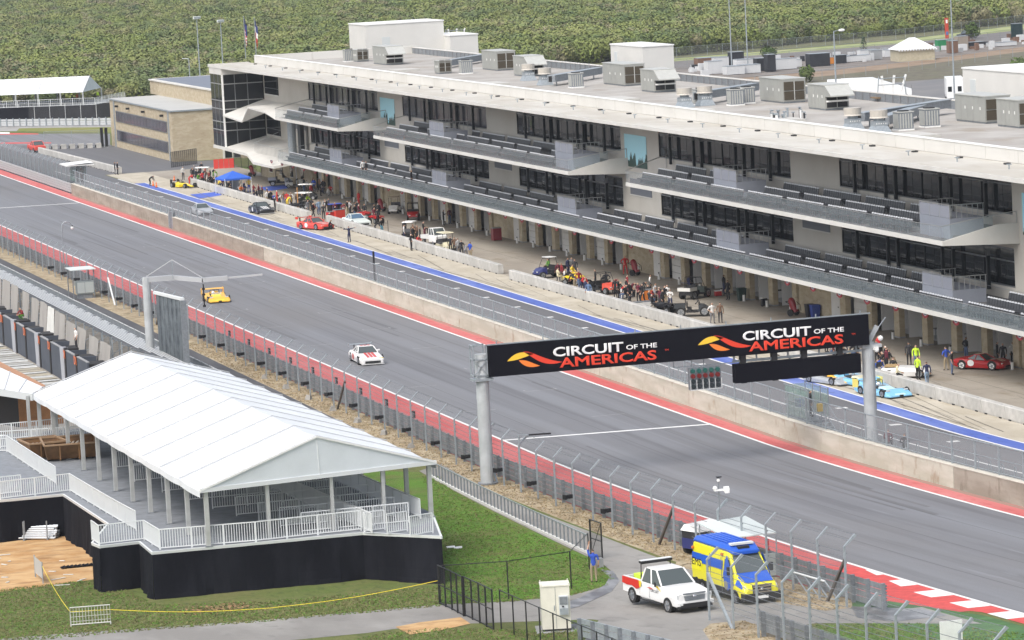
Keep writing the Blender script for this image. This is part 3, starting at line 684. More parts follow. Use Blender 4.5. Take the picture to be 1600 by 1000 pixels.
for kind, px, py, where, ln in (('A', 558, 97, 'at the far end of the pit roof', 2.2), ('B', 603, 102, 'in front of the long white penthouse', 6.5), ('A', 777, 111, 'left of a hooded unit in mid roof', 6.5), ('B', 820, 120, 'just right of a louvred one in mid roof', 4.5),
                           ('A', 976, 135, 'in front of the square white penthouse', 7.5), ('B', 1023, 145, 'at the right foot of the square white penthouse', 4.5), ('A', 1224, 162, 'left of the hooded unit by the lamp post', 6.5), ('B', 1290, 173, 'below the tall lamp post with a domed head', 4.5),
                           ('A', 1540, 194, 'in front of the big white box at the right', 6.5), ('A', 1592, 201, 'cut by the right edge of the picture', 4.5), ('A', 686, 116, 'small and low beside two condensers', 2.0)):
    p = at(px, py, 15.0); h = 2.25 if ln > 3 else 1.5
    ahu(kind, (p.x, p.y, 15.01), names[kind] + ' ' + where, ln, 2.3 if ln > 3 else 1.6, h)
cond = MB()
cond.box(0, 1.3, 0, 1.3, .12, 1.5, galv_d)
for i in range(5):
    cond.box(-.03, 0, .1 + i * .24, .2 + i * .24, .2, 1.4, cas_t); cond.box(.1 + i * .24, .2 + i * .24, -.03, 0, .2, 1.4, cas_t)
cond.box(-.05, 1.35, -.05, 1.35, 1.5, 1.58, cas_t); cond.cyl((.65, .65, 1.58), (.65, .65, 1.66), .5, blackm, n=12); cond.box(-.05, 1.35, -.05, 1.35, 0, .12, white)
cond = cond.mesh('condenser')
for px, py, wh in ((1405, 205, 'left of two by the right hand fans'), (1446, 200, 'right of two by the right hand fans'), (1089, 165, 'beside the middle pair of fans'), (1143, 166, 'left of two right of the middle fans'), (894, 138, 'near the far pair of fans'), (722, 116, 'beside the small low air handler'), (1160, 163, 'right of two right of the middle fans'), (540, 97, 'farthest away at the end of the roof')):
    p = at(px, py, 15.0); o = D.objects.new('condenser', cond); COL.objects.link(o); o.location = (p.x, p.y, 15.01)
    tag(o, 'square grey finned condenser ' + wh, 'condenser', 'small condensers on the pit roof')
fan = MB()
fan.loft([[(-.8, -.8, 0), (.8, -.8, 0), (.8, .8, 0), (-.8, .8, 0)], [(-.55, -.55, .55), (.55, -.55, .55), (.55, .55, .55), (-.55, .55, .55)], [(-.55, -.55, .95), (.55, -.55, .95), (.55, .55, .95), (-.55, .55, .95)]], galv)
for i in range(5): fan.box(-.45 + i * .2, -.38 + i * .2, -.56, -.55, .7, .8, white)
fan.cyl((0, 0, .95), (0, 0, 1.2), .45, galv, n=14); fan.cyl((0, 0, 1.2), (0, 0, 1.32), .8, M('fan_cowl', (.45, .42, .37), .6), .72, n=16); fan.cyl((0, 0, 1.32), (0, 0, 1.85), .72, M('fan_cowl', (.45, .42, .37), .6), .74, n=16)
fan = fan.mesh('exhaust_fan')
for px, py, wh in ((1333, 203, 'left fan of the pair nearest the right edge'), (1374, 207, 'right fan of the pair nearest the right edge'), (1070, 168, 'left fan of the middle pair'), (1102, 165, 'right fan of the middle pair'), (826, 126, 'left fan of the far pair'), (852, 133, 'right fan of the far pair')):
    p = at(px, py, 15.0); o = D.objects.new('exhaust_fan', fan); COL.objects.link(o); o.location = (p.x, p.y, 15.01)
    tag(o, 'round exhaust fan on the pit roof, ' + wh, 'exhaust fan', 'exhaust fans on the pit roof')
for (p0, p1, zz, lab) in (((1345, 200), (1480, 178), .9, 'beside the two exhaust fans at the right'), ((1382, 203), (1440, 185), .8, 'between exhaust fan and condensers'), ((1090, 165), (1180, 150), .9, 'behind the middle condensers'), ((862, 135), (935, 122), .8, 'near the hooded unit in mid roof'), ((690, 108), (760, 96), .6, 'at the far end of the roof')):
    a, b = at(*p0, 15.0), at(*p1, 15.0); m = MB(); m.bar((a.x, a.y, 15 + zz), (b.x, b.y, 15 + zz), .9, .7, galv_d); m.bar((a.x, a.y, 15 + zz + .37), (b.x, b.y, 15 + zz + .37), 1.0, .05, galv)
    for t in (.1, .5, .9): q = a.lerp(b, t); m.box(q.x - .05, q.x + .05, q.y - .05, q.y + .05, 15, 15 + zz - .3, galv)
    m.box(a.x - .3, a.x + .3, a.y - .05, a.y + .0, 15 + zz - .3, 15 + zz + .3, blackm)
    solo(m, 'air_duct', 'long grey metal duct on short legs ' + lab, 'duct', tuple(a))
# penthouses
pw = M('penthouse_white', (.62, .61, .58), .65, var=.03, scale=.4)
def penthouse(x0, x1, y0, y1, z1, label, door=None):
    t = thing('stair_tower', label, 'stair tower', (x0, y0, 15)); m = MB(); m.box(0, x1 - x0, 0, y1 - y0, -15, z1 - 15, pw); m.build('wall', t)
    m = MB(); m.box(-.08, x1 - x0 + .08, -.08, y1 - y0 + .08, z1 - 15, z1 - 14.86, white); m.build('coping', t)
    if door: m = MB(); m.box(*door, M('pale_door', (.55, .58, .58), .5)); m.build('door', t)
penthouse(131.6, 142.6, 527, 536, 18.9, 'long white block with a door rising behind the far end of the roof', (2.3, 3.4, -.05, 0, .1, 2.2))
penthouse(142.6, 146.5, 524, 534, 16.9, 'low white wall right of the long penthouse')
penthouse(140.6, 144.3, 434, 446, 17.75, 'square white penthouse block in the middle of the roof', (-.05, 0, 9.5, 10.5, .2, 2.0))
penthouse(141.0, 150, 318, 341, 18.1, 'large white penthouse box at the right edge of the roof', (-.05, 0, 20, 21.2, .2, 2.2))
# antennas leaning on tripods
def antenna(px, py, label):
    p = at(px, py, 15.3); t = thing('antenna_mast', label, 'antenna', (p.x, p.y, 15.3))
    for i, dx in enumerate((-1, .2, 1.3)):
        m = MB(); m.bar((dx * .75, 0, .5), (dx * .75 + .35 * (i - .3), .1, 2.05), .2, .12, white); m.build('antenna_panel', t)
    m = MB(); m.tube([(-1.4, 0, 0), (-1.2, 0, 2.0)], .05, galv); m.tube([(1.5, 0, 0), (1.3, 0, 1.9)], .05, galv); m.tube([(-1.3, 0, 1.2), (1.4, 0, 1.2)], .04, galv); m.tube([(-1.2, 0, 1.8), (1.3, 0, 1.8)], .04, galv); m.box(-1.8, 1.8, -.8, .8, 0, .12, M('timber', (.2, .14, .08), .8)); m.build('tripod', t)
antenna(711, 68, 'three tilted white panel antennas beside the far penthouse'); antenna(1393, 152, 'three tilted white panel antennas on the rear roof edge')
m = MB(); p = at(1230, 188, 15.0); random.seed(5)
for i in range(26): x, y = random.uniform(-1.3, 1.3), random.uniform(-1.5, 1.5); h = random.uniform(.4, 1.1); m.cyl((p.x + x, p.y + y, 15), (p.x + x, p.y + y, 15 + h), random.uniform(.05, .1), random.choice((galv, black, galv_d, white)), n=6); m.box(p.x + x - .12, p.x + x + .12, p.y + y - .1, p.y + y + .1, 15 + h, 15 + h + .1, galv)
solo(m, 'pipe_cluster', 'thick cluster of small metal vent pipes behind the white parapet', 'vent pipes', tuple(p))
# flagpoles
def flag(px, py, ztop, label, stripes):
    p = at(px, py, 15.9); p.z = 15.9; t = thing('flag_pole', label, 'flag', tuple(p)); m = MB(); m.cyl((0, 0, -.9), (0, 0, ztop), .06, galv, .035, n=8); m.ball((0, 0, ztop), .09, galv, 6); m.build('pole', t)
    m = MB(); n = 10
    for j, (z0, z1, mt) in enumerate(stripes):
        rows = []
        for z in (z0, z1):
            rows.append([(.08 + .22 * math.sin(i * .9 + z) * .6 * i / n + .02, -.10 * i - .03, ztop - .2 + z - .12 * i) for i in range(n)])
        for i in range(n - 1): m.face([rows[0][i], rows[0][i + 1], rows[1][i + 1], rows[1][i]], mt)
    f = m.build('flag', t); s = f.modifiers.new('thickness', 'SOLIDIFY'); s.thickness = .015
fr, fw, fb = M('flag_red', (.40, .03, .04), .8), M('flag_white', (.65, .65, .65), .8), M('flag_blue', (.02, .03, .14), .8)
st = [(-2.9 + i * .21, -2.69 + i * .21, fr if i % 2 == 0 else fw) for i in range(7)] + [(-1.43, 0, fb)]
flag(383.5, 81, 4.8, 'flag with red and white stripes below a blue corner, hanging on the left roof pole', st)
flag(400, 81, 4.6, 'blue, white and red flag hanging on the right roof pole', [(-2.9, -1.6, fr), (-1.6, -.9, fw), (-.9, 0, fb)])
# ================================================================== pit wall and its fence
wall_m = layered('pit_wall_concrete', (.43, .42, .345), [((.54, .53, .455), .5, (1, .4, 2), .42, .62, .85), ((.30, .235, .165), 1.3, (1, .8, .5), .58, .72, .75), ((.40, .29, .16), 2.5, (1, 1, .25), .64, .74, .7)], .9)
wall_b = layered('brown_wall_concrete', (.27, .245, .20), [((.37, .34, .285), .5, (1, .4, 2), .42, .62, .8), ((.17, .14, .11), 1.3, (1, .8, .5), .56, .72, .7)], .9)
cap_m = M('wall_cap', (.55, .52, .45), .8, var=.1, scale=1)
PW = thing('pit_wall', 'long weathered concrete wall between race track and pit lane', 'wall', (88.2, 300, 0))
mb = MB(); y = 60.0
segs = [(60, 216.5, 'b'), (216.6, 400, 'w'), (400.2, 447, 'b'), (449.4, 513, 'b')]
for i, (a, b, kd) in enumerate(segs):
    mb = MB(); ys = [a] + [q for q in BANDS if a < q < b] + [b]
    prof = lambda y: [(88.0, y, ztb(y) - .3), (88.0, y, ztb(y) + 1.33), (88.5, y, ztb(y) + 1.33), (88.5, y, ztb(y) - .3)]
    mb.loft([prof(y) for y in ys], wall_m if kd == 'w' else wall_b); mb.build('wall_section', PW, world=True)
    mb = MB(); mb.loft([[(87.97, y, ztb(y) + 1.33), (87.97, y, ztb(y) + 1.38), (88.53, y, ztb(y) + 1.38), (88.53, y, ztb(y) + 1.33)] for y in ys], cap_m); mb.build('wall_cap', PW, world=True)
mb = MB(); mb.box(88.1, 88.2, 447.1, 449.3, .02, 1.9, galv_d); mb.box(88.0, 88.1, 447.0, 447.2, 0, 2.2, galv); mb.box(88.0, 88.1, 449.2, 449.4, 0, 2.2, galv); mb.build('gate', PW, world=True)
net_f = see_through('pit_fence_net', (.33, .35, .37), .34, .6)
PF = thing('pit_wall_fence', 'grey tubular fence with mesh on top of the pit wall', 'fence', (88.3, 300, 0))
pp = MB().box(-.05, .05, -.05, .05, 0, 1.72, galv).mesh('post')
hoop = MB().tube([(0, -.16, 0), (0, -.16, .42), (0, -.1, .52), (0, .1, .52), (0, .16, .42), (0, .16, 0)], .025, galv, 5).mesh('hoop')
ys = [200 + 3.5 * i for i in range(90)]
for y in ys: put('post', pp, PF, (88.35 - 88.3, y - 300, ztb(y) + 1.36))
mb = MB()
bnd = [196.0] + [q for q in BANDS if q > 198] + [513.0]
for z, r in ((1.36 + 1.7, .04), (1.36 + .9, .018), (1.5, .018)): mb.tube([(88.35, y, ztb(y) + z) for y in bnd], r, galv, 5)
mb.build('rail', PF, world=True)
for a in range(0, len(ys) - 1):
    m = MB(); y0, y1 = ys[a], ys[a + 1]; m.face([(88.35, y0, ztb(y0) + 1.4), (88.35, y1, ztb(y1) + 1.4), (88.35, y1, ztb(y1) + 3.05), (88.35, y0, ztb(y0) + 3.05)], net_f); m.build('mesh_panel', PF, world=True)
ST = thing('step_hoops', 'row of small bent tube hoops behind the pit wall', 'hoops', (88.9, 300, 0))
n = 0
for i in range(160):
    y = 200 + 1.85 * i
    put('hoop', hoop, ST, (88.8 - 88.9, y - 300, ztb(y) + 1.38))
m = MB(); m.loft([[(88.51, y, ztb(y)), (88.51, y, ztb(y) + .95), (89.15, y, ztb(y) + .95), (89.15, y, ztb(y))] for y in bnd], conc_grey); m.build('platform', ST, world=True)
m = MB(); m.loft([[(88.72, y, ztb(y) + 1.3), (88.72, y, ztb(y) + 1.36), (88.88, y, ztb(y) + 1.36), (88.88, y, ztb(y) + 1.3)] for y in bnd], galv_d); m.build('hoop_rail', ST, world=True)
# ================================================================== debris fences and guardrails
def guardrail(X, ya, yb, label, side=1, mat=rail_g, rails=3, pitch=2.0, z0=.22, step=.31):
    t = thing('guardrail', label, 'guardrail', (X, ya, 0))
    yy = [ya] + [q for q in BANDS if ya < q < yb] + [yb]
    w = [(0, 0), (.09, .04), (.09, .1), (.0, .14), (.09, .18), (.09, .24), (0, .28), (-.015, .28), (-.015, 0)]
    for r in range(rails):
        m = MB(); m.loft([[(X + side * p[0], y, ztb(y) + z0 + step * r + p[1]) for p in w] for y in yy], mat); m.build('rail', t, world=True)
    pm = MB().box(-.09, .09, -.08, .08, -.05, z0 + step * rails + .05, galv_d).mesh('post')
    n = int((yb - ya) / pitch)
    for i in range(n + 1):
        y = ya + i * pitch
        if i < 295: put('post', pm, t, (-side * .11, y - ya, ztb(y)))
    return t
guardrail(67.25, 174.5, 520, 'long guardrail in front of the tall fence along the red strip', 1, rails=4, z0=.10, step=.305)
guardrail(59.9, 146, 171.5, 'short triple guardrail below the ambulance in the bottom right corner', 1, pitch=1.9)
guardrail(88.1, 513.5, 640, 'pale guardrail beyond the far end of the pit wall', -1, M('pale_rail', (.5, .5, .5), .5, .2), rails=4, z0=.15)
def debris_fence(X, ys, label, bend=1, h=2.95, net=None, braces=(), cables=True, kb=.16):
    t = thing('debris_fence', label, 'fence', (X, ys[0], 0)); yc = ys[0]
    pm = MB().box(-.045, .045, -.05, .05, 0, h, galv)
    pm.hexa([(-.055, -.06, h), (.055, -.06, h), (.055, .06, h), (-.055, .06, h), (bend * .58 - .04, -.06, h + .58), (bend * .58 + .07, -.06, h + .5), (bend * .58 + .07, .06, h + .5), (bend * .58 - .04, .06, h + .58)], galv)
    for i in range(5): pm.box(bend * .055, bend * .095, -.02, .02, .9 + i * .42, .96 + i * .42, galv_d)
    pm = pm.mesh('post')
    for y in ys: put('post', pm, t, (0, y - yc, ztb(y) - .02))
    if cables:
        m = MB()
        for k in range(9):
            z = .75 + k * .27 if k < 8 else 0
            m.tube([(X + bend * .08, y, ztb(y) + z) for y in ys] if k < 8 else [(X + bend * .6, y, ztb(y) + h + .5) for y in ys], .014, galv_d, 4)
        m.tube([(X + bend * .32, y, ztb(y) + h + .25) for y in ys], .014, galv_d, 4)
        o = m.build('cable', t, world=True); o['kind'] = 'stuff'
    if net:
        for a, b in zip(ys[:-1], ys[1:]):
            m = MB(); q = lambda y: [(X + bend * .07, y, ztb(y) + .8), (X + bend * .07, y, ztb(y) + h), (X + bend * .6, y, ztb(y) + h + .5)]
            p, r = q(a), q(b); m.face([p[0], r[0], r[1], p[1]], net); m.face([p[1], r[1], r[2], p[2]], net); m.build('net', t, world=True)
    for y, dy, mt in braces:
        m = MB(); m.bar((X - .05, y + dy, ztb(y + dy)), (X, y, ztb(y) + 2.3), .12, .12, mt); m.build('brace', t, world=True)
    return t
net_m = see_through('debris_net', (.2, .21, .22), .13, .6)
ysA = [177.2 + 3.7 * i for i in range(80)]
debris_fence(66.3, ysA, 'tall debris fence with bent post tops along the straw verge left of the track', 1, net=net_m, braces=[(203.1, 2.6, M('rusty_steel', (.10, .085, .075), .7)), (177.2, 2.5, MATS['rusty_steel']), (277.0, 2.6, MATS['rusty_steel']), (240, -2.2, galv), (339.9, -3, steel_w), (369.5, -3, steel_w), (343.6, 3, MATS['rusty_steel'])])
debris_fence(59.5, [143 + 3.45 * i for i in range(11)], 'nearest debris fence with bent post tops in the bottom right corner', 1, net=net_m, braces=[(177.5, -3.4, galv)])
debris_fence(89.2, [516 + 3.6 * i for i in range(34)], 'tall grey fence along the pit entry beyond the pit wall', 1, net=see_through('dense_net', (.2, .21, .22), .45, .6), cables=False)
# dark horns and square boards fixed to the fence, grey rubble sacks behind it
def horn():
    m = MB(); m.box(-.2, .1, -.1, .1, -.1, .12, blackm); m.loft([[(.1, -.07, -.05), (.1, .07, -.05), (.1, .07, .08), (.1, -.07, .08)], [(.42, -.16, -.12), (.42, .16, -.12), (.42, .16, .16), (.42, -.16, .16)]], black); m.box(-.35, -.2, -.04, .04, -.04, .05, galv); return m.mesh('loudspeaker')
hm = horn(); bm_ = MB().box(-.06, .06, -.22, .22, -.24, .24, blackm).box(-.09, -.06, -.15, .15, -.15, .15, galv_d).mesh('board')
sk = MB().loft([[(-.4, -.35, 0), (.4, -.35, 0), (.4, .35, 0), (-.4, .35, 0)], [(-.3, -.25, .45), (.1, -.28, .6), (.1, .25, .55), (-.3, .2, .4)]], M('grey_sack', (.27, .26, .24), .9)).mesh('sack')
for i in range(26):
    y = 214.2 + i * 7.4
    o = D.objects.new('loudspeaker', hm); COL.objects.link(o); o.location = (66.05, y, ztb(y) + 1.0); o.rotation_euler = (0, 0, math.pi + .5); tag(o, 'black horn loudspeaker clamped to a post of the tall fence left of the track', 'loudspeaker', 'loudspeakers on the debris fence')
for i in range(9):
    y = 262.5 + i * 7.4
    o = D.objects.new('trackside_board', bm_); COL.objects.link(o); o.location = (67.5, y, ztb(y) + 1.45); tag(o, 'small square black board above the guardrail on the left of the track', 'board', 'black boards above the guardrail')
for i in range(7):
    y = 256.8 + i * 7.4
    o = D.objects.new('weight_sack', sk); COL.objects.link(o); o.scale = (.62, .62, .62); o.location = (65.75, y, ztb(y) + .006); o.rotation_euler = (0, 0, i); tag(o, 'pale grey weight sack lying on the straw behind the tall fence', 'sack', 'grey sacks behind the debris fence')
# ================================================================== concrete barrier blocks
blk = M('barrier_concrete', (.45, .44, .415), .85, var=.13, scale=1.4, rnd=.07)
bk = MB(); bk.prism([(-.26, .08), (.26, .08), (.26, .86), (.2, .92), (-.2, .92), (-.26, .86)], 'y', -1.97, 1.97, blk)
for s in (-1.2, 1.2): bk.box(-.3, .3, s - .16, s + .16, -.02, .08, blackm); bk.box(-.2, -.05, s - .1, s + .1, .92, .93, conc_grey)
bk.box(-.24, .24, -1.95, -1.4, 0, .08, blk); bk.box(-.24, .24, -1.0, 1.0, 0, .08, blk); bk.box(-.24, .24, 1.4, 1.95, 0, .08, blk)
bk = bk.mesh('barrier_block')
def blocks(a, b, lab, grp):
    a, b = Vector(a), Vector(b); d = b - a; n = max(1, round(d.length / 4.0)); ang = math.atan2(-d.x, d.y)
    for i in range(n):
        p = a + d * ((i + .5) / n); o = D.objects.new('barrier_block', bk); COL.objects.link(o); o.location = (p.x, p.y, .02 + ztb(p.y)); o.rotation_euler = (0, 0, ang); o.scale = (1, d.length / n / 4.0, 1); tag(o, lab, 'barrier', grp)
blocks((103.75, 446.4), (104.0, 513), 'white concrete barrier block in the far row beside the blue canopy', 'far row of barrier blocks')
blocks((103.7, 367), (104.2, 439), 'white concrete barrier block in the middle row of the pit apron', 'middle row of barrier blocks')
blocks((103.8, 217), (103.1, 361.3), 'white concrete barrier block in the nearest row of the pit apron', 'near row of barrier blocks')
blocks((100.4, 545), (99.0, 603), 'white concrete barrier block in the row at the pit entry', 'pit entry barrier blocks')
# ================================================================== start gantry
GA = thing('start_gantry', 'black start gantry banner carried across the track on two round grey columns', 'gantry', (78, 237.7, 0))
mast = M('gantry_grey', (.40, .42, .43), .55, var=.1, scale=1.2)
for X, zt1 in ((65.6, 8.2), (91.1, 6.9)):
    m = MB(); m.cyl((X, 237.7, ztb(237.7) - .2), (X, 237.7, zt1), .42, mast, .40, n=18); m.cyl((X, 237.7, ztb(237.7)), (X, 237.7, ztb(237.7) + .12), .62, galv_d, n=14); m.build('column', GA, world=True, smooth=False)
m = MB()
for z in (6.9, 7.9, 8.75):
    m.bar((65.0, 237.3, z), (65.9, 237.3, z), .08, .08, galv); m.bar((65.0, 238.1, z), (65.9, 238.1, z), .08, .08, galv); m.bar((65.0, 237.3, z), (65.0, 238.1, z), .08, .08, galv)
for x in (65.02, 65.85):
    for y in (237.3, 238.1): m.bar((x, y, 6.8), (x, y, 8.8), .08, .08, galv)
m.bar((65.0, 237.3, 6.9), (65.9, 237.3, 7.9), .06, .06, galv); m.bar((65.0, 237.3, 7.9), (65.9, 237.3, 6.9), .06, .06, galv)
m.box(64.95, 66.2, 237.2, 238.2, 6.55, 6.7, galv); m.box(90.6, 91.9, 237.3, 238.1, 6.55, 6.75, mast); m.bar((91.0, 237.5, 6.8), (91.7, 237.5, 7.9), .12, .3, mast); m.build('end_frame', GA, world=True)
bl = M('banner_black', (.006, .006, .010), .9, spec=.1)
m = MB(); m.box(65.95, 91.0, 237.12, 237.9, 6.78, 8.72, bl); m.build('banner', GA, world=True)
BN = [o for o in GA.children if o.name.startswith('banner')][0]
m = MB(); m.box(65.95, 91.2, 237.3, 237.4, 8.73, 8.8, galv)
for i in range(9): m.box(66.5 + i * 3, 66.56 + i * 3, 237.3, 237.36, 8.8, 9.0, galv)
m.build('top_rail', GA, world=True)
def text_obj(name, s, size, x, y, z, mat, parent, sx=1.0, shear=0.0, off=.0, world=True, rot=(R(90), 0, 0), align='LEFT', ext=.004, bev=0):
    cu = D.curves.new(name, 'FONT'); cu.body = s; cu.size = size; cu.offset = off; cu.extrude = ext; cu.align_x = align; cu.shear = shear; cu.resolution_u = 3; cu.bevel_depth = bev; cu.bevel_resolution = 0
    tmp = D.objects.new(name, cu); COL.objects.link(tmp); dg = bpy.context.evaluated_depsgraph_get()
    me = D.meshes.new_from_object(tmp.evaluated_get(dg)); D.objects.remove(tmp); me.name = name
    me.materials.clear(); me.materials.append(mat)
    o = D.objects.new(name, me); COL.objects.link(o); o.parent = parent
    q = Vector((x, y, z))
    if world and parent is not None:
        p = parent
        while p is not None: q = q - p.location; p = p.parent
    o.location = q; o.rotation_euler = rot; o.scale = (sx, 1, 1); return o
tw, tr, ty, to_ = M('logo_white', (.8, .8, .8), .6), M('logo_red', (.72, .05, .02), .6), M('logo_yellow', (.85, .55, .04), .6), M('logo_orange', (.85, .22, .03), .6)
yb = 237.112
def ribbon(pts_top, pts_bot, mat, name):
    m = MB(); n = 14
    def bez(P, t):
        Q = [Vector(p) for p in P]
        while len(Q) > 1: Q = [Q[i].lerp(Q[i + 1], t) for i in range(len(Q) - 1)]
        return Q[0]
    for i in range(n):
        a, b = i / n, (i + 1) / n; q = [bez(pts_top, a), bez(pts_top, b), bez(pts_bot, b), bez(pts_bot, a)]
        m.loft([[(p.x, yb, p.y) for p in q], [(p.x, yb + .005, p.y) for p in q]], mat)
    m.build(name, BN, world=True)
for x0 in (67.1, 79.55):
    def S(*p): return [(x0 + a * 1.0, 7.66 + b * 1.0) for a, b in p]
    ribbon(S((0, .02), (.5, .55), (1.0, .62), (1.75, .34)), S((0, .02), (.7, .02), (.95, .16), (1.75, .34)), ty, 'flame_ribbon')
    ribbon(S((1.05, .52), (1.6, .62), (2.1, -.02), (3.55, -.3)), S((1.05, .52), (1.7, .20), (2.2, -.62), (3.55, -.3)), tr, 'flame_ribbon')
    ribbon(S((.75, .02), (1.3, .05), (1.5, -.2), (2.1, -.42)), S((.75, .02), (1.1, -.5), (1.6, -.52), (2.1, -.42)), to_, 'flame_ribbon')
    text_obj('lettering', 'CIRCUIT', .80, x0 + 2.95, yb, 7.72, tw, BN, 1.5, 0, 0, bev=.022)
    text_obj('lettering', 'OF THE', .40, x0 + 7.72, yb, 7.78, tw, BN, 1.5, 0, 0, bev=.008)
    text_obj('lettering', 'AMERICAS', .82, x0 + 3.4, yb, 7.02, tr, BN, 1.66, 0, 0, bev=.02)
    text_obj('lettering', 'TM', .16, x0 + 10.25, yb, 7.5, tr, BN, 1.2, 0, .0)
# hanging starting lights and dark boards
m = MB()
for x in (79.2, 80.0): m.bar((x, 237.5, 5.9), (x, 237.5, 6.8), .05, .05, galv)
m.bar((78.0, 237.5, 6.35), (86.0, 237.5, 6.35), .05, .05, galv); m.bar((78.0, 237.5, 6.35), (78.0, 237.5, 6.75), .05, .05, galv)
for x in (78.3, 79.4): m.bar((x, 237.45, 5.75), (x, 237.45, 6.3), .04, .04, galv)
m.bar((78.3, 237.45, 5.75), (79.4, 237.45, 5.75), .04, .04, galv); m.build('light_frame', GA, world=True)
SL = MB().box(78.95, 81.05, 237.35, 237.6, 4.85, 6.25, galv_d)
SLo = SL.build('starting_light_panel', GA, world=True)
lg, lr, lk = M('green_lens', (.015, .10, .085), .3), M('red_lens', (.15, .012, .012), .3), M('dark_lens', (.02, .03, .035), .3)
for i in range(5):
    for j, mt in enumerate((lg, lr, lk, lk)):
        m = MB(); x = 79.18 + i * .41; z = 6.05 - j * .33; m.cyl((x, 237.33, z), (x, 237.2, z), .155, mt, .14, n=10); m.build('lens', SLo, world=True)
m = MB()
for i in range(6): x = 78.98 + i * .41; m.box(x - .015, x + .015, 237.18, 237.22, 4.85, 5.5, steel_w)
m.box(78.95, 81.05, 237.18, 237.22, 4.84, 4.88, steel_w); m.build('lens_guard', SLo, world=True)
m = MB(); m.box(81.95, 90.4, 237.2, 237.75, 5.05, 6.25, bl); m.build('dark_board', GA, world=True)
m = MB()
for x in (82.4, 84.5, 86.5, 88.9): m.box(x, x + .35, 237.3, 237.7, 5.0, 6.8, blackm)
m.bar((81.9, 237.5, 6.42), (90.6, 237.5, 6.42), .08, .14, galv)
for x in (82.0, 83.5, 85.6, 87.7, 90.2): m.bar((x, 237.45, 6.4), (x, 237.45, 6.8), .1, .08, galv)
m.build('board_hanger', GA, world=True)
m = MB(); m.ball((91.9, 237.5, 7.1), .18, white, 8); m.ball((91.5, 237.2, 6.4), .16, white, 8); m.box(91.3, 91.6, 237.1, 237.4, 6.4, 6.6, white); m.box(91.5, 91.75, 237.2, 237.4, 5.3, 5.6, blackm); m.bar((91.1, 237.5, 7.0), (92.3, 237.5, 8.4), .05, .05, galv); m.build('dome_camera', GA, world=True)
m = MB(); m.bar((66.3, 232.5, ztb(232.5) + 3.5), (66.9, 232.5, ztb(232.5) + 3.5), .1, .08, galv); m.bar((66.9, 232.5, ztb(232.5) + 3.5), (68.3, 232.45, ztb(232.5) + 3.48), .09, .09, black); m.tube([(66.28, 232.5, ztb(232.5)), (66.28, 232.5, ztb(232.5) + 3.55)], .05, galv)
solo(m, 'boom_camera', 'short black camera arm on a grey pole just right of the left gantry column', 'camera', (66.3, 232.5, ztb(232.5)))
# ================================================================== pit wall stands (flag booths)
def booth(X, y, label, stairs):
    t = thing('flag_booth', label, 'flag booth', (X, y, 0)); gl = MATS.get('booth_glass') or see_through('booth_glass', (.30, .42, .38), .38, .1)
    z0 = ztb(y)
    m = MB(); m.box(X, X + 1.5, y, y + 4.4, z0 + 1.3, z0 + 1.42, galv_d)
    for x in (X + .05, X + 1.4):
        for k in range(4): m.box(x, x + .06, y + k * 1.42, y + k * 1.42 + .06, z0, z0 + 3.5, galv)
    m.tube([(X, y, z0 + 2.4), (X, y + 4.4, z0 + 2.4)], .03, galv); m.tube([(X + 1.45, y, z0 + 3.4), (X + 1.45, y + 4.4, z0 + 3.4)], .03, galv); m.tube([(X, y, z0 + 3.4), (X, y + 4.4, z0 + 3.4)], .03, galv)
    m.build('frame', t, world=True)
    for k in range(3):
        for x in (X, X + 1.47): m = MB(); m.box(x, x + .02, y + k * 1.42 + .1, y + k * 1.42 + 1.38, z0 + 1.5, z0 + 3.35, gl); m.build('pane', t, world=True)
    m = MB(); m.box(X + .1, X + 1.4, y + 4.37, y + 4.4, z0 + 1.5, z0 + 3.35, gl); m.build('pane', t, world=True)
    if stairs:
        m = MB()
        for x in (X + .2, X + 1.4): m.bar((x, y, z0 + 1.4), (x, y - 2.6, z0), .06, .2, galv); m.tube([(x, y, z0 + 2.4), (x, y - 2.6, z0 + 1.0), (x, y - 2.6, z0)], .025, galv)
        for k in range(6): m.box(X + .2, X + 1.4, y - .3 - k * .42, y - .02 - k * .42, z0 + 1.2 - k * .22, z0 + 1.24 - k * .22, galv)
        m.build('stairs', t, world=True)
        m = MB(); m.box(X + .3, X + .8, y + 2.8, y + 3.3, z0 + 2.0, z0 + 2.5, M('blue_box', (.02, .05, .3), .5)); m.build('blue_case', t, world=True); m = MB(); m.box(X + .9, X + 1.2, y + .5, y + .8, z0 + 1.9, z0 + 2.4, M('yellow_box', (.55, .36, .03), .5)); m.build('yellow_case', t, world=True)
    else:
        m = MB(); m.face([(X - 1.2, y - .3, z0 + 3.7), (X + 2.4, y - .3, z0 + 3.9), (X + 2.4, y + 4.8, z0 + 3.9), (X - 1.2, y + 4.8, z0 + 3.7)], white); m.box(X - 1.2, X + 2.4, y - .3, y + 4.8, z0 + 3.58, z0 + 3.68, white); m.build('roof', t, world=True)
booth(88.75, 242.8, 'glass sided flag booth with metal steps on the pit wall by the right gantry column', True)
booth(88.75, 513.5, 'glass sided flag booth with a pale roof at the far end of the pit wall', False)
m = MB(); m.box(88.6, 88.75, 356.4, 356.6, 0, 4.1, black); m.ball((88.9, 356.2, 1.0), .3, M('blue_bag', (.06, .12, .45), .7), 6); p = Vector((88.7, 356.5, 0)); solo(m, 'black_pole', 'single black pole with a blue bag at its foot behind the pit wall fence', 'pole', tuple(p))
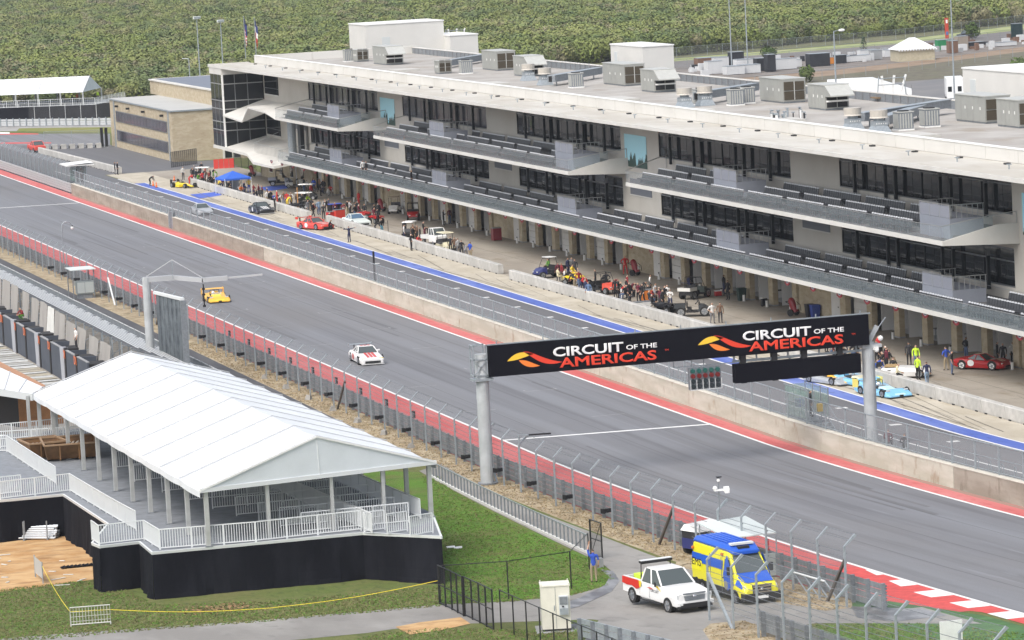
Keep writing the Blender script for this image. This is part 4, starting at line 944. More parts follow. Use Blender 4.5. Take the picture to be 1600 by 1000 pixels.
# ================================================================== white tent on a raised deck
pvc = M('white_tent_fabric', (.70, .72, .735), .5, var=.06, scale=.6, bump=.5)
pvc2 = M('gable_fabric', (.68, .72, .745), .55, var=.04, scale=.6)
alu = M('aluminium_frame', (.5, .51, .5), .4, .4, var=.08)
deckm = M('grey_deck', (.20, .215, .235), .8, var=.14, scale=1.6)
skirt_m = layered('black_skirt', (.006, .0065, .010), [((.013, .014, .019), .7, (1, 1, .3), .45, .65, .8)], .92, (0, .7), .15)
DK = 2.5
TL = [at(51, 615, 5.5), at(312, 767, 5.5)]; TR = [None, at(681, 722, 5.5)]; TT = [at(204, 550, 7.65), at(494, 682, 7.65)]
TR[0] = TT[0] + (TR[1] - TT[1]) ; TR[0].z = ztb(TR[0].y) + 5.5
NB = 10
T = thing('marquee', 'big white marquee with ten roof bays on a raised grey deck', 'tent', (TT[1].x, TT[1].y, 0))
def lerp3(a, b, t): 
    q = a.lerp(b, t); return q
for s, E in ((-1, TL), (1, TR)):
    for i in range(NB):
        m = MB(); n = 6; g = []
        for a in range(n + 1):
            t = (i + a / n) / NB; row = []
            e, r = E[0].lerp(E[1], t), TT[0].lerp(TT[1], t); sag = math.sin(math.pi * a / n)
            for b in range(7):
                u = b / 6; p = r.lerp(e, u); p.z -= .10 * sag * (1 - abs(2 * u - 1) * .4) + .02; row.append(p)
            row.append(row[-1] + Vector((0, 0, -.34))); g.append(row)
        for a in range(n):
            for b in range(7): m.face([g[a][b], g[a][b + 1], g[a + 1][b + 1], g[a + 1][b]], pvc)
        m.build('roof_panel', T, world=True, smooth=True)
m = MB()
for i in range(NB + 1):
    t = i / NB
    for E in (TL, TR):
        e, r = E[0].lerp(E[1], t), TT[0].lerp(TT[1], t); m.bar(e + Vector((0, 0, .05)), r + Vector((0, 0, .05)), .09, .05, M('seam_channel', (.48, .49, .50), .5))
m.build('roof_rib', T, world=True)
m = MB(); a, b, c = TL[1], TT[1], TR[1]; d0 = Vector((0, -.03, 0))
mid = a.lerp(c, .5); m.face([a + d0, mid + d0, b + d0], pvc2); m.face([mid + d0, c + d0, b + d0], pvc2); m.box(0, 0, 0, 0, 0, 0, pvc2) if 0 else None
gable = m.build('gable_panel', T, world=True)
m = MB(); m.bar(a + d0, b + d0, .16, .1, white); m.bar(b + d0, c + d0, .16, .1, white); m.bar(a + d0, c + d0, .14, .22, steel_w); m.bar(mid + d0, b + d0, .05, .04, pvc); m.build('gable_frame', T, world=True)
leg_me = MB().box(-.11, .11, -.13, .13, 0, 3.0, alu).box(-.2, .2, -.2, .2, 0, .05, galv_d).mesh('leg')
for i in range(NB + 1):
    t = i / NB
    for E, dx in ((TL, .35), (TR, -.35)):
        p = E[0].lerp(E[1], t); l = put('leg', leg_me, T, (p.x + dx - T.location.x, p.y + (.25 if i == NB else 0) - T.location.y, ztb(p.y) + DK)); l.scale = (1, 1, (p.z - ztb(p.y) - DK) / 3.0)
for u in (.28, .55, .77):
    p = TL[1].lerp(TR[1], u); put('leg', leg_me, T, (p.x - T.location.x, p.y + .2 - T.location.y, ztb(p.y) + DK)).scale = (.8, .8, 1.0)
# deck
DKT = thing('tent_deck', 'raised grey deck with white picket railings and a black fabric skirt', 'deck', (TT[1].x, TT[1].y, 0))
f1, f2, f3 = at(237, 863, DK), at(567, 832, DK), at(690, 838, DK)
dpoly = [(f1.x, f1.y), (f2.x, f2.y), (f2.x + .1, f2.y - .3), (f3.x, f3.y), (TR[1].x + .2, TR[1].y + 2), (TR[0].x + .2, TR[0].y + 1), (26, TR[0].y + 2), (26, at(0, 781, DK).y), *pxs(), (at(98, 772, DK).x, at(98, 772, DK).y), (at(168, 818, DK).x, at(168, 818, DK).y), (at(143, 848, DK).x, at(143, 848, DK).y), (at(155, 853, DK).x, at(155, 853, DK).y), (at(217, 846, DK).x, at(217, 846, DK).y)]
fl = sheet('floor', dpoly, DK, deckm, kind=None, parent=DKT)
fl.location = -DKT.location
def skirt(pts, n=10, zt0=DK - .02, drop=DK + .15):
    for a, b in zip(pts[:-1], pts[1:]):
        a, b = Vector((a[0], a[1])), Vector((b[0], b[1])); d = b - a; nn = Vector((d.y, -d.x)).normalized(); k = max(4, int(d.length / .45)); rows = []
        random.seed(int(a.x * 100) + 5)
        ph = random.uniform(0, 6)
        for i in range(k + 1):
            t = i / k; p = a + d * t; w = (math.sin(t * d.length * 1.7 + ph) * .5 + math.sin(t * d.length * .63 + ph * 2) + .5 * math.sin(t * d.length * 4.1 + ph)) * min(1, 6 * t, 6 * (1 - t))
            r = []
            for j in range(7):
                u = j / 6; o = nn * ((.13 * w) * u * u + .03 * u + .16 * u ** 4 * min(1, 8 * t, 8 * (1 - t))); r.append((p.x + o.x, p.y + o.y, ztb(p.y) + zt0 - drop * u + (.10 * w * u if j == 6 else 0)))
            rows.append(r)
        m = MB()
        for i in range(k):
            for j in range(6): m.face([rows[i][j], rows[i + 1][j], rows[i + 1][j + 1], rows[i][j + 1]], skirt_m)
        m.build('skirt', DKT, world=True, smooth=True)
        m = MB(); z = lambda p: ztb(p.y) + DK
        m.hexa([(a.x, a.y, z(a) - .14), (b.x, b.y, z(b) - .14), (b.x - nn.x * .08, b.y - nn.y * .08, z(b) - .14), (a.x - nn.x * .08, a.y - nn.y * .08, z(a) - .14), (a.x + nn.x * .03, a.y + nn.y * .03, z(a) + .015), (b.x + nn.x * .03, b.y + nn.y * .03, z(b) + .015), (b.x - nn.x * .08, b.y - nn.y * .08, z(b) + .015), (a.x - nn.x * .08, a.y - nn.y * .08, z(a) + .015)], steel_w); m.build('deck_edge', DKT, world=True)
D2 = [(p.x, p.y) for p in (at(x, y, DK) for x, y in ((-60, 787), (98, 772), (168, 818), (143, 848), (155, 853), (217, 846), (237, 863), (567, 832)))]
skirt(D2); skirt([D2[-1], (f3.x, f3.y)]); skirt([(f3.x, f3.y), (TR[1].x + .2, TR[1].y + 2)])
def railing(a, b, h=1.07, z0=DK, parent=None, rise=(0, 0), gap=.135, mat=steel_w):
    """picket railing: one frame part per 2 m bay, its pickets joined (too thin to pick apart)"""
    par = parent or DKT; a, b = Vector((a[0], a[1])), Vector((b[0], b[1])); L = (b - a).length; n = max(1, round(L / 2.0)); up = Vector((0, 0, 1))
    def P(t, z): p = a.lerp(b, t); return Vector((p.x, p.y, ztb(p.y) + z0 + rise[0] + (rise[1] - rise[0]) * t + z))
    for i in range(n):
        t0, t1 = i / n + .02 / L, (i + 1) / n - .02 / L; m = MB()
        m.bar(P(t0, h), P(t1, h), .055, .055, mat); m.bar(P(t0, .1), P(t1, .1), .05, .05, mat); m.bar(P(t0, 0), P(t0, h), .06, .06, mat); m.bar(P(t1, 0), P(t1, h), .06, .06, mat)
        fr = m.build('rail_frame', par, world=True)
        m = MB(); k = int(L / n / gap)
        for j in range(1, k): t = t0 + (t1 - t0) * j / k; m.bar(P(t, .1), P(t, h), .03, .03, mat)
        o = m.build('pickets', fr if fr.parent.parent is None else par, world=True); o['kind'] = 'stuff'
A2 = lambda x, y: (lambda p: (p.x, p.y))(at(x, y, DK))
for seq in (((0, 781), (110, 768)), ((110, 768), (186, 814)), ((186, 814), (213, 829)), ((144, 844), (155, 852)), ((155, 852), (226, 844)), ((226, 844), (250, 859)), ((250, 859), (400, 847)), ((400, 847), (497, 836)), ((497, 836), (565, 829)), ((569, 832), (602, 828)), ((605, 835), (637, 830)), ((641, 839), (677, 833)), ((11, 706), (62, 740)), ((62, 740), (88, 757)), ((-10, 706), (11, 706)), ((-20, 690), (58, 683)), ((58, 683), (150, 672)), ((0, 700), (150, 690)), ((-20, 776), (34, 770))):
    railing(A2(*seq[0]), A2(*seq[1]))
for y, x0, x1 in ((206, 46.5, 52.4), (209, 46, 52.4), (212, 45.5, 52.4), (215.5, 45, 52.6), (219.5, 44.5, 52.6), (224, 44, 52.6), (229, 43.5, 52.6), (235, 43, 52.6), (242, 43, 52.6)):
    railing((x0, y), (x1, y), rise=(0, -.0))
railing((53.3, 207), (53.4, 250)); railing((49.6, 203), (49.4, 232))
# two brown skips on the deck
brown = M('brown_skip', (.17, .085, .03), .6, var=.3, scale=1.5)
for px, lab, rz in ((68, 'smaller brown open skip on the deck at the left of the marquee', .1), (110, 'larger brown open skip on the deck under the marquee edge', -.1)):
    p = at(px, 715, DK); t = thing('skip', lab, 'skip', tuple(p + Vector((0, 0, .01))), rz); w, l = (1.0, 1.4) if px == 68 else (1.5, 1.9)
    m = MB(); b0 = [(-w, -l * .6, .1), (w, -l * .6, .1), (w, l, .1), (-w, l, .1)]; b1 = [(-w - .2, -l, 1.1), (w + .2, -l, 1.1), (w + .2, l + .2, 1.1), (-w - .2, l + .2, 1.1)]
    m.loft([b0, b1], brown, cap=False); m.face(b0, brown); m.build('body', t)
    m = MB()
    for q in range(4): a, b = Vector(b1[q]), Vector(b1[(q + 1) % 4]); m.bar(a, b, .12, .1, M('skip_rim', (.28, .18, .1), .6))
    for x in (-w * .5, w * .3): m.bar((x, -l, .12), (x, -l - .02, 1.05), .08, .05, brown)
    m.build('rim', t)
    m = MB()
    for q in range(7): m.bar((-w + .25 * q, -l * .5, .7 + .04 * (q % 3)), (-w * .6 + .26 * q, l * .8, .8), .12, .06, M('scrap_board', (.45, .4, .33), .8))
    o = m.build('scrap_boards', t); o['kind'] = 'stuff'
    m = MB(); m.box(-w, -w + .2, -l * .5, l * .8, 0, .1, blackm); m.box(w - .2, w, -l * .5, l * .8, 0, .1, blackm); m.build('skid', t)
# second tent at the left edge
T2 = thing('side_tent', 'white tent roof at the left edge joined to the big marquee', 'tent', tuple(Vector((40, 262, 0))))
q = [at(51, 616, 5.5), at(-120, 590, 5.5), at(-130, 515, 7.6), at(68, 605, 5.6)]
m = MB(); n = 8
for i in range(n):
    a, b = i / n, (i + 1) / n; m.face([q[0].lerp(q[1], a), q[0].lerp(q[1], b), q[3].lerp(q[2], b), q[3].lerp(q[2], a)], pvc)
rf = m.build('roof_panel', T2, world=True)
m = MB()
for i in range(n + 1): m.bar(q[0].lerp(q[1], i / n) + Vector((0, 0, .03)), q[3].lerp(q[2], i / n) + Vector((0, 0, .03)), .07, .05, MATS['seam_channel'])
m.bar(q[0] - Vector((0, 0, .2)), q[1] - Vector((0, 0, .2)), .1, .45, M('valance', (.5, .52, .52), .6)); m.build('roof_rib', T2, world=True)
m = MB(); tan = M('tan_awning', (.42, .22, .12), .7, var=.1); e = [at(68, 606, 5.55), at(71, 602, 5.55), at(-130, 497, 7.6), at(-130, 512, 7.55)]; m.face(e, tan); m.build('tan_edge', T2, world=True)
m = MB(); o1, o2 = q[0] + Vector((-.3, 3, 0)), q[1] + Vector((0, 3, 0)); z = ztb(250) + DK
wallm = M('orange_plywood', (.42, .20, .085), .8, var=.15)
m.face([(o1.x + 3.4, o1.y + 4, z), (o1.x + .4, o1.y + 4, z), (o1.x + .4, o1.y + 4, z + 2.3), (o1.x + 3.4, o1.y + 4, z + 2.3)], wallm); m.face([(o1.x + .4, o1.y + 4, z), (o2.x, o2.y + 4, z), (o2.x, o2.y + 4, z + 3.0), (o1.x + .4, o1.y + 4, z + 3.0)], blackm); m.build('back_wall', T2, world=True)
m = MB(); m.box(o2.x, o1.x - 3.5, o1.y + 1.6, o1.y + 3.9, z, z + 2.3, blackm); m.box(o2.x, o1.x - 1.8, o1.y + 2, o1.y + 3.9, z, z + 1.0, in_dark); m.build('dark_cabinet', T2, world=True)
for dx in (0, -3.2, -6.5, 1.8): m = MB(); m.box(o1.x + dx - .1, o1.x + dx + .1, o1.y - 2.8, o1.y - 2.6, z, z + 2.9, alu); m.build('leg', T2, world=True)
# ================================================================== low open grandstand seen from behind
GS = thing('grandstand', 'open bleacher grandstand with grey cover sheets hanging down its back', 'grandstand', (57, 350, 0))
bench_w = M('aluminium_bench', (.68, .69, .69), .35, .3)
rows = 8
for r in range(rows):
    X = 54.3 + r * .88; z = 4.2 - r * .40
    m = MB(); m.box(X, X + .11, 292, 440, z, z + .03, bench_w); m.build('bench_board', GS, world=True)
    m = MB(); m.box(X + .3, X + .5, 292, 440, z - .40, z - .37, in_dark); m.build('foot_board', GS, world=True)
m = MB()
for i in range(38):
    y = 293 + i * 3.95; m.bar((54.0, y, 4.1), (61.0, y, 1.2), .09, .12, galv_d); m.bar((54.0, y, 0), (54.0, y, 4.2), .09, .09, galv); m.bar((57.4, y, 0), (57.4, y, 2.4), .08, .08, galv); m.bar((54, y, .3), (57.4, y, 2.3), .05, .05, galv)
o = m.build('scaffold', GS, world=True); o['kind'] = 'stuff'
sheet_m = layered('grey_cover_sheet', (.31, .295, .275), [((.36, .345, .325), .5, (1, 1, .3), .42, .62, .8), ((.22, .21, .2), 1.2, (1, 1, .4), .6, .75, .6)], .9, (0, .8))
sheet_w = M('white_cover_sheet', (.60, .60, .57), .85, var=.06)
random.seed(11); y = 299.0; k = 0
while y < 436:
    w = random.choice((2.6, 3.2, 3.9, 4.3)); top = 5.0 + random.uniform(-.12, .2); bot = .9 + random.uniform(-.2, .3)
    top -= .25 + max(0, 345 - y) * .025
    m = MB(); rows_ = []; n = 10
    for i in range(n + 1):
        t = i / n; yy = y + w * t; rr = []
        for j in range(8):
            u = j / 7; zz = top + (bot - top) * u + .12 * math.sin(t * math.pi) * (-1 if j == 7 else .3); rr.append((53.55 - .10 * math.sin(t * math.pi * 3 + k) * (.3 + u) - .35 * u, yy, zz))
        rows_.append(rr)
    for i in range(n):
        for j in range(7): m.face([rows_[i][j], rows_[i + 1][j], rows_[i + 1][j + 1], rows_[i][j + 1]], sheet_w if k == 5 else sheet_m)
    m.build('cover_sheet', GS, world=True, smooth=True); k += 1
    y += w + random.choice((.6, .9, 1.3, 1.9 if k % 3 == 0 else .7))
m = MB()
for i in range(60):
    y = 292 + i * 2.5; m.box(61.55, 61.62, y, y + .06, 0, 1.35, galv); m.bar((61.58, y, 1.3), (61.58, y + 2.4, 1.3), .06, .06, steel_w); m.bar((61.58, y, .2), (61.58, y + 2.4, .2), .05, .05, galv)
m.build('front_rail', GS, world=True)
m = MB()
for i in range(620): y = 292 + i * .24; m.box(61.57, 61.6, y, y + .03, .2, 1.3, galv)
o = m.build('pickets', GS, world=True); o['kind'] = 'stuff'
# dark partition wall with orange letters behind the stand
PWL = thing('partition_wall', 'dark slate partition wall with orange D1 letters on its posts behind the grandstand', 'wall', (51.9, 340, 0))
slate_d = M('dark_slate_panel', (.055, .065, .085), .7, var=.12, scale=.7); drape = M('pale_grey_drape', (.32, .33, .36), .8)
y = 299.5; k = 0; orange_t = M('orange_letters', (.75, .17, .04), .6)
while y < 400:
    m = MB(); m.box(51.75, 51.9, y, y + 4.4, 0, 2.55, slate_d); m.box(51.72, 51.93, y, y + 4.4, 2.55, 2.62, conc_grey); m.build('wall_panel', PWL, world=True)
    m = MB(); m.box(51.68, 51.92, y + 4.45, y + 4.95, 0, 2.75, blackm); m.build('post', PWL, world=True)
    text_obj('lettering', 'D1', .9, 51.66, y + 5.4, 1.95, orange_t, PWL, 1.1, 0, .02, rot=(R(90), 0, R(-90)))
    m = MB(); m.box(51.95, 53.4, y + 4.6, y + 4.8, 0, 2.5, slate_d); m.box(51.95, 53.4, y + .2, y + 2.4, 1.6, 2.4, blackm); m.build('return_wall', PWL, world=True)
    if k % 2 == 1:
        for d in (5.25, 6.0): m = MB(); m.cyl((51.8, y + d, 0), (51.8, y + d, 2.7), .22, drape, .26, n=8); m.build('rolled_drape', PWL, world=True)
        m = MB(); m.box(51.76, 51.9, y + 6.3, y + 6.9, 0, 2.6, slate_d); m.build('wall_panel', PWL, world=True)
        y += 7.0
    else: y += 5.0
    k += 1
BW = thing('board_walk', 'uneven pale boards laid across the ground behind the partition wall', 'boards', (49, 330, 0))
random.seed(4); bmA = [M('grey_board_%s' % n, c, .85, var=.15, scale=2) for n, c in (('pale', (.47, .48, .47)), ('mid', (.34, .345, .33)), ('tan', (.36, .33, .26)))]
for i in range(46):
    y = 300 + i * 1.55; m = MB(); x0 = 46.3 + random.uniform(-.4, .4); h = .03 + random.uniform(0, .06); m.hexa([(x0, y, .02), (51.5, y + random.uniform(-.2, .2), .02), (51.5, y + .85, .02), (x0, y + .85 + random.uniform(-.15, .15), .02), (x0, y, h), (51.5, y, h), (51.5, y + .8, h), (x0, y + .8, h)], random.choice(bmA)); m.build('board', BW, world=True)
sheet('stand_yard', rect(20, 62.2, 262, 470), .006, layered('trampled_yard', (.24, .22, .19), [((.34, .32, .28), .3, (1, 1, 1), .42, .62, .8), ((.14, .12, .1), .6, (1, .5, 1), .52, .7, .7)], .9))
# video screen mast seen from behind
MS = thing('screen_mast', 'grey column carrying the back of a video screen and a long camera arm', 'screen', (58.4, 306, 0))
m = MB(); m.cyl((58.2, 307.6, 0), (58.2, 307.6, 7.9), .36, mast, .33, n=16); m.build('column', MS, world=True)
arm_g = M('arm_grey', (.42, .43, .44), .5)
m = MB(); m.box(58.0, 60.4, 307.3, 307.8, 7.55, 7.95, arm_g); m.bar((60.4, 307.5, 7.75), (62.4, 306.3, 7.5), .4, .34, arm_g); m.bar((62.4, 306.3, 7.5), (64.3, 306.0, 7.55), .38, .34, arm_g); m.bar((64.2, 306, 7.55), (67.0, 305.5, 7.65), .16, .14, arm_g); m.build('arm', MS, world=True)
m = MB(); ap = Vector((60.2, 307, 9.2)); m.bar((58.2, 307.5, 8.0), ap, .06, .06, arm_g); m.bar((62.4, 306.4, 7.7), ap, .06, .06, arm_g); m.bar((60.2, 307, 7.7), ap, .05, .05, galv); m.build('stay', MS, world=True)
m = MB(); m.tube([(62.4, 306.2, 7.2), (62.4, 306.2, 5.4)], .05, black); 
for i in range(4): m.box(62.3, 62.5, 306.1, 306.3, 5.4 + i * .45, 5.55 + i * .45, blackm)
m.build('hanging_cable', MS, world=True)
for i in range(6):
    y = 306.9 - i * 1.1; m = MB(); m.box(58.75 + i * .1, 59.2 + i * .1, y - 1.08, y, .8, 6.6 - .0 * i, M('screen_back', (.085, .10, .115), .5, col2=(.16, .185, .2), scale=1.3, lo=.4, hi=.62)); m.build('screen_module', MS, world=True)
m = MB(); m.bar((58.7, 307, 6.75), (59.5, 300.2, 6.75), .3, .2, steel_w); m.box(59.3, 59.75, 300.0, 300.3, .8, 6.6, galv_d); m.build('screen_frame', MS, world=True)
# ================================================================== vehicles (local: nose towards -Y)
def paint(name, col, rough=.28): return M('paint_' + name, col, rough, 0, spec=.5)
tyre_r = rubber; rim_m = M('alloy_rim', (.45, .46, .47), .3, .8)
def wheel(t, x, y, r=.34, w=.24, rim=None):
    s = 1 if x > 0 else -1
    m = MB(); m.cyl((x - s * w, y, r), (x, y, r), r, tyre_r, n=16); o = m.build('wheel', t)
    m = MB(); m.cyl((x, y, r), (x + s * .012, y, r), r * .66, rim or rim_m, n=14)
    for k in range(5):
        a = 2 * math.pi * k / 5; m.bar((x + s * .016, y, r), (x + s * .016, y + math.cos(a) * r * .6, r + math.sin(a) * r * .6), .02, .07, galv_d)
    m.build('rim', o); return o
def arch(t, x, y, r):
    s = 1 if x > 0 else -1; m = MB(); n = 10
    pts = [(y + math.cos(math.pi * i / n) * r, .34 + math.sin(math.pi * i / n) * r) for i in range(n + 1)]
    m.loft([[(x, p[0], p[1]) for p in pts], [(x + s * .012, p[0], p[1]) for p in pts]], blackm); m.build('wheel_arch', t)
def hull(t, st, mat, name='body', mats=None, smooth=True):
    """st: (y, half width low, half width waist, z low, z waist, half width top, z top)"""
    m = MB(); rings = []
    for y, wl, ww, zl, zw, wt_, zt_ in st:
        rings.append([(-wl, y, zl), (-ww, y, zw), (-wt_, y, zt_ - .02), (0, y, zt_), (wt_, y, zt_ - .02), (ww, y, zw), (wl, y, zl)])
    m.loft(rings, mat, mats=mats); o = m.build(name, t, smooth=True)
    b = o.modifiers.new('bevel', 'BEVEL'); b.width = .055; b.segments = 3; b.harden_normals = True; b.limit_method = 'ANGLE'; b.angle_limit = R(25)
    return o
def cabin(t, base, top, body, glass=None, pillars=True):
    """base, top: (y0, y1, half width, z)"""
    g = glass or glass_car; m = MB()
    q = lambda c: [(-c[2], c[0], c[3]), (c[2], c[0], c[3]), (c[2], c[1], c[3]), (-c[2], c[1], c[3])]
    B, Tq = q(base), q(top)
    for i, nm in enumerate(('windscreen', 'side_window', 'rear_window', 'side_window')):
        j = (i + 1) % 4; m = MB(); m.face([B[i], B[j], Tq[j], Tq[i]], g); m.build(nm, t)
    m = MB(); m.loft([[(p[0], p[1], p[2] - .02) for p in Tq], [(p[0] * .92, p[1] * 1.0 + (.04 if k < 2 else -.04), p[2] + .05) for k, p in enumerate(Tq)]], body)
    if pillars:
        for i in range(4): m.bar(B[i], Tq[i], .07, .07, body)
        for s in (0, 1): a = Vector(B[1 + s * 2]).lerp(Vector(B[2 + s * 2 if s == 0 else 0]), .5); b = Vector(Tq[1 + s * 2]).lerp(Vector(Tq[2 + s * 2 if s == 0 else 0]), .5); m.bar(a, b, .06, .06, body)
    m.build('roof', t)
    m = MB(); m.face([(p[0] * .97, p[1], p[2] + .02) for p in B], in_dark); m.build('interior', t)
def lamps(t, x, y, z, w, h, mat, name):
    for s in (-1, 1): m = MB(); m.box(s * x - w / 2, s * x + w / 2, y - .03, y + .02, z, z + h, mat); m.build(name, t)
lens_w = M('headlight_glass', (.7, .72, .72), .1, .2); lens_y = M('amber_lens', (.75, .5, .05), .2); lens_r = M('tail_lens', (.35, .01, .01), .2)
def gt_car(name, label, cat, loc, rz, col, stripe=None, wing=False, splitter=None, number=None, glass=None, grp=None, lamp=None, rim=None):
    t = thing(name, label, cat, loc, rz, grp)
    st = [(-2.42, .80, .86, .14, .40, .78, .50), (-2.2, .92, .96, .12, .46, .84, .60), (-1.2, .97, 1.0, .13, .52, .84, .74), (-.5, .97, 1.0, .14, .55, .85, .82), (.9, .97, 1.0, .14, .58, .86, .84), (1.6, .98, 1.02, .15, .60, .86, .86), (2.25, .94, .98, .2, .60, .84, .84), (2.36, .86, .9, .28, .56, .78, .76)]
    hull(t, st, col); cabin(t, (-.62, 1.35, .80, .80), (.05, .75, .60, 1.24), col, glass)
    m = MB(); m.box(-.62, .62, -2.45, -2.40, .16, .34, blackm); m.box(-.9, .9, -2.55, -2.2, .08, .12, splitter or blackm); m.build('air_dam', t)
    lamps(t, .68, -2.30, .42, .34, .14, lamp or lens_w, 'headlight'); lamps(t, .66, 2.38, .58, .4, .14, lens_r, 'tail_light')
    for x in (-.99, .99):
        for y in (-1.45, 1.4): arch(t, x, y, .39); wheel(t, x + (.015 if x > 0 else -.015), y, .33, .28, rim)
    if stripe:
        m = MB()
        for x in ((-.30, -.05), (.05, .30)) if stripe[1] == 2 else ((-.38, -.18), (-.1, .1), (.18, .38)):
            for a, b in ((-2.18, -1.22), (-1.18, -.66)):
                za = .612 if a < -2 else .745; zb = .745 if a < -2 else .812
                m.face([(x[0], a, za + .012), (x[1], a, za + .012), (x[1], b, zb + .012), (x[0], b, zb + .012)], stripe[0])
            m.face([(x[0], .1, 1.302), (x[1], .1, 1.302), (x[1], .7, 1.302), (x[0], .7, 1.302)], stripe[0])
        m.build('bonnet_stripe', t)
    if number:
        for s in (-1, 1):
            m = MB(); n = 12; m.face([(s * 1.012, .35 + math.cos(2 * math.pi * i / n) * .3, .5 + math.sin(2 * math.pi * i / n) * .26) for i in range(n)], number); m.build('number_disc', t)
    if wing:
        m = MB(); m.box(-.92, .92, 2.0, 2.42, 1.22, 1.26, wing); m.build('rear_wing', t); m = MB()
        for s in (-1, 1): m.box(s * .93 - .015, s * .93 + .015, 1.95, 2.47, 1.08, 1.34, wing); m.box(s * .5 - .02, s * .5 + .02, 2.1, 2.3, .8, 1.22, blackm)
        m.build('wing_plate', t)
    m = MB(); m.bar((.55, -.2, .9), (1.05, -.3, .95), .12, .1, col); m.bar((-.55, -.2, .9), (-1.05, -.3, .95), .12, .1, col); m.build('mirror', t)
    return t
def prototype(label, loc, rz, col, col2, wing=True, fin=None, grp=None, helmet=None):
    t = thing('prototype_racer', label, 'race car', loc, rz, grp); t.scale = (1.03, 1.03, .86)
    st = [(-2.30, .82, .9, .07, .16, .8, .22), (-2.0, .96, 1.0, .07, .22, .9, .36), (-1.45, .99, 1.0, .07, .36, .94, .62), (-.95, .97, .99, .08, .36, .9, .58), (-.4, .95, .99, .08, .36, .7, .52), (.5, .97, 1.0, .08, .4, .86, .58), (1.2, .99, 1.0, .08, .5, .94, .74), (1.9, .98, 1.0, .12, .5, .94, .70), (2.3, .95, .98, .22, .5, .92, .60)]
    hull(t, st, col)
    m = MB(); m.loft([[(-.42, -2.25, .24), (.42, -2.25, .24), (.36, -2.2, .3), (-.36, -2.2, .3)], [(-.42, -.6, .60), (.42, -.6, .60), (.3, -.6, .7), (-.3, -.6, .7)], [(-.5, -.1, .58), (.5, -.1, .58), (.4, -.1, .74), (-.4, -.1, .74)]], col2); m.build('nose', t)
    m = MB(); m.loft([[(-.52, -.1, .55), (.52, -.1, .55), (.45, -.1, .66), (-.45, -.1, .66)], [(-.5, .75, .6), (.5, .75, .6), (.4, .75, .68), (-.4, .75, .68)]], blackm); m.build('cockpit', t)
    m = MB(); m.face([(-.5, -.2, .70), (.5, -.2, .70), (.42, 0, .92), (-.42, 0, .92)], see_through('wind_deflector', (.4, .45, .5), .4, .1) if 'wind_deflector' not in MATS else MATS['wind_deflector']); m.build('screen', t)
    m = MB(); m.tube([(-.42, .8, .6), (-.4, .8, 1.1), (.4, .8, 1.1), (.42, .8, .6)], .035, blackm); m.tube([(0, .85, 1.1), (0, 1.5, .7)], .03, blackm); m.build('roll_hoop', t)
    m = MB(); m.ball((-.2, .35, .88), .15, helmet or white, 8); m.build('helmet', t)
    m = MB(); m.loft([[(-.36, .85, .6), (.36, .85, .6), (.3, .85, .98), (-.3, .85, .98)], [(-.4, 2.1, .6), (.4, 2.1, .6), (.3, 2.1, .72), (-.3, 2.1, .72)]], col); m.build('engine_cover', t)
    m = MB(); m.box(-.14, .14, -2.34, -2.28, .12, .26, blackm); m.box(-1.0, 1.0, -2.4, -2.1, .05, .08, blackm); m.build('splitter', t)
    lamps(t, .7, -1.72, .52, .3, .12, lens_w, 'headlight')
    for x in (-1.0, 1.0):
        for y in (-1.4, 1.4): arch(t, x, y, .37); wheel(t, x + (.013 if x > 0 else -.013), y, .32, .3)
    if wing:
        m = MB(); m.hexa([(-.98, 1.95, 1.04), (.98, 1.95, 1.04), (.98, 2.35, 1.10), (-.98, 2.35, 1.10), (-.98, 1.95, 1.07), (.98, 1.95, 1.07), (.98, 2.35, 1.14), (-.98, 2.35, 1.14)], col); m.build('rear_wing', t)
        m = MB()
        for s in (-1, 1): m.box(s * .98 - .012, s * .98 + .012, 1.7, 2.45, .5, 1.2, fin or col)
        m.build('wing_plate', t)
    return t
def formula(label, loc, rz, col, dark):
    t = thing('formula_car', label, 'race car', loc, rz)
    hull(t, [(-2.3, .10, .14, .16, .22, .1, .28), (-1.2, .22, .27, .14, .34, .2, .46), (-.4, .34, .38, .12, .4, .3, .6), (.5, .36, .4, .12, .4, .3, .62), (1.3, .26, .3, .14, .4, .2, .7), (2.0, .16, .2, .2, .34, .12, .5)], col)
    for s in (-1, 1): m = MB(); m.loft([[(s * .4, -.3, .12), (s * .85, -.2, .12), (s * .8, -.2, .42), (s * .4, -.3, .5)], [(s * .35, 1.1, .12), (s * .6, 1.1, .12), (s * .5, 1.1, .35), (s * .35, 1.1, .5)]], col); m.build('sidepod', t)
    m = MB(); m.box(-.8, .8, -2.55, -2.15, .12, .16, dark); m.box(-.82, -.78, -2.6, -2.1, .1, .35, dark); m.box(.78, .82, -2.6, -2.1, .1, .35, dark); m.build('front_wing', t)
    m = MB(); m.box(-.52, .52, 1.95, 2.35, .85, .9, dark); m.box(-.52, .52, 1.95, 2.3, .6, .63, dark); m.box(-.55, -.52, 1.9, 2.4, .4, 1.0, dark); m.box(.52, .55, 1.9, 2.4, .4, 1.0, dark); m.build('rear_wing', t)
    m = MB(); m.box(-.26, .26, -.1, .5, .6, .64, blackm); m.tube([(-.2, .6, .5), (-.15, .6, .95), (.15, .6, .95), (.2, .6, .5)], .04, blackm); m.build('cockpit', t)
    for x, y, r, w in ((-.9, -1.6, .30, .3), (.9, -1.6, .30, .3), (-.92, 1.5, .33, .4), (.92, 1.5, .33, .4)):
        wheel(t, x, y, r, w); m = MB(); m.bar((x * .9, y, .3), (x * .2, y + .2, .34), .05, .03, blackm); m.bar((x * .9, y, .22), (x * .2, y - .2, .2), .05, .03, blackm); m.build('wishbone', t)
    return t
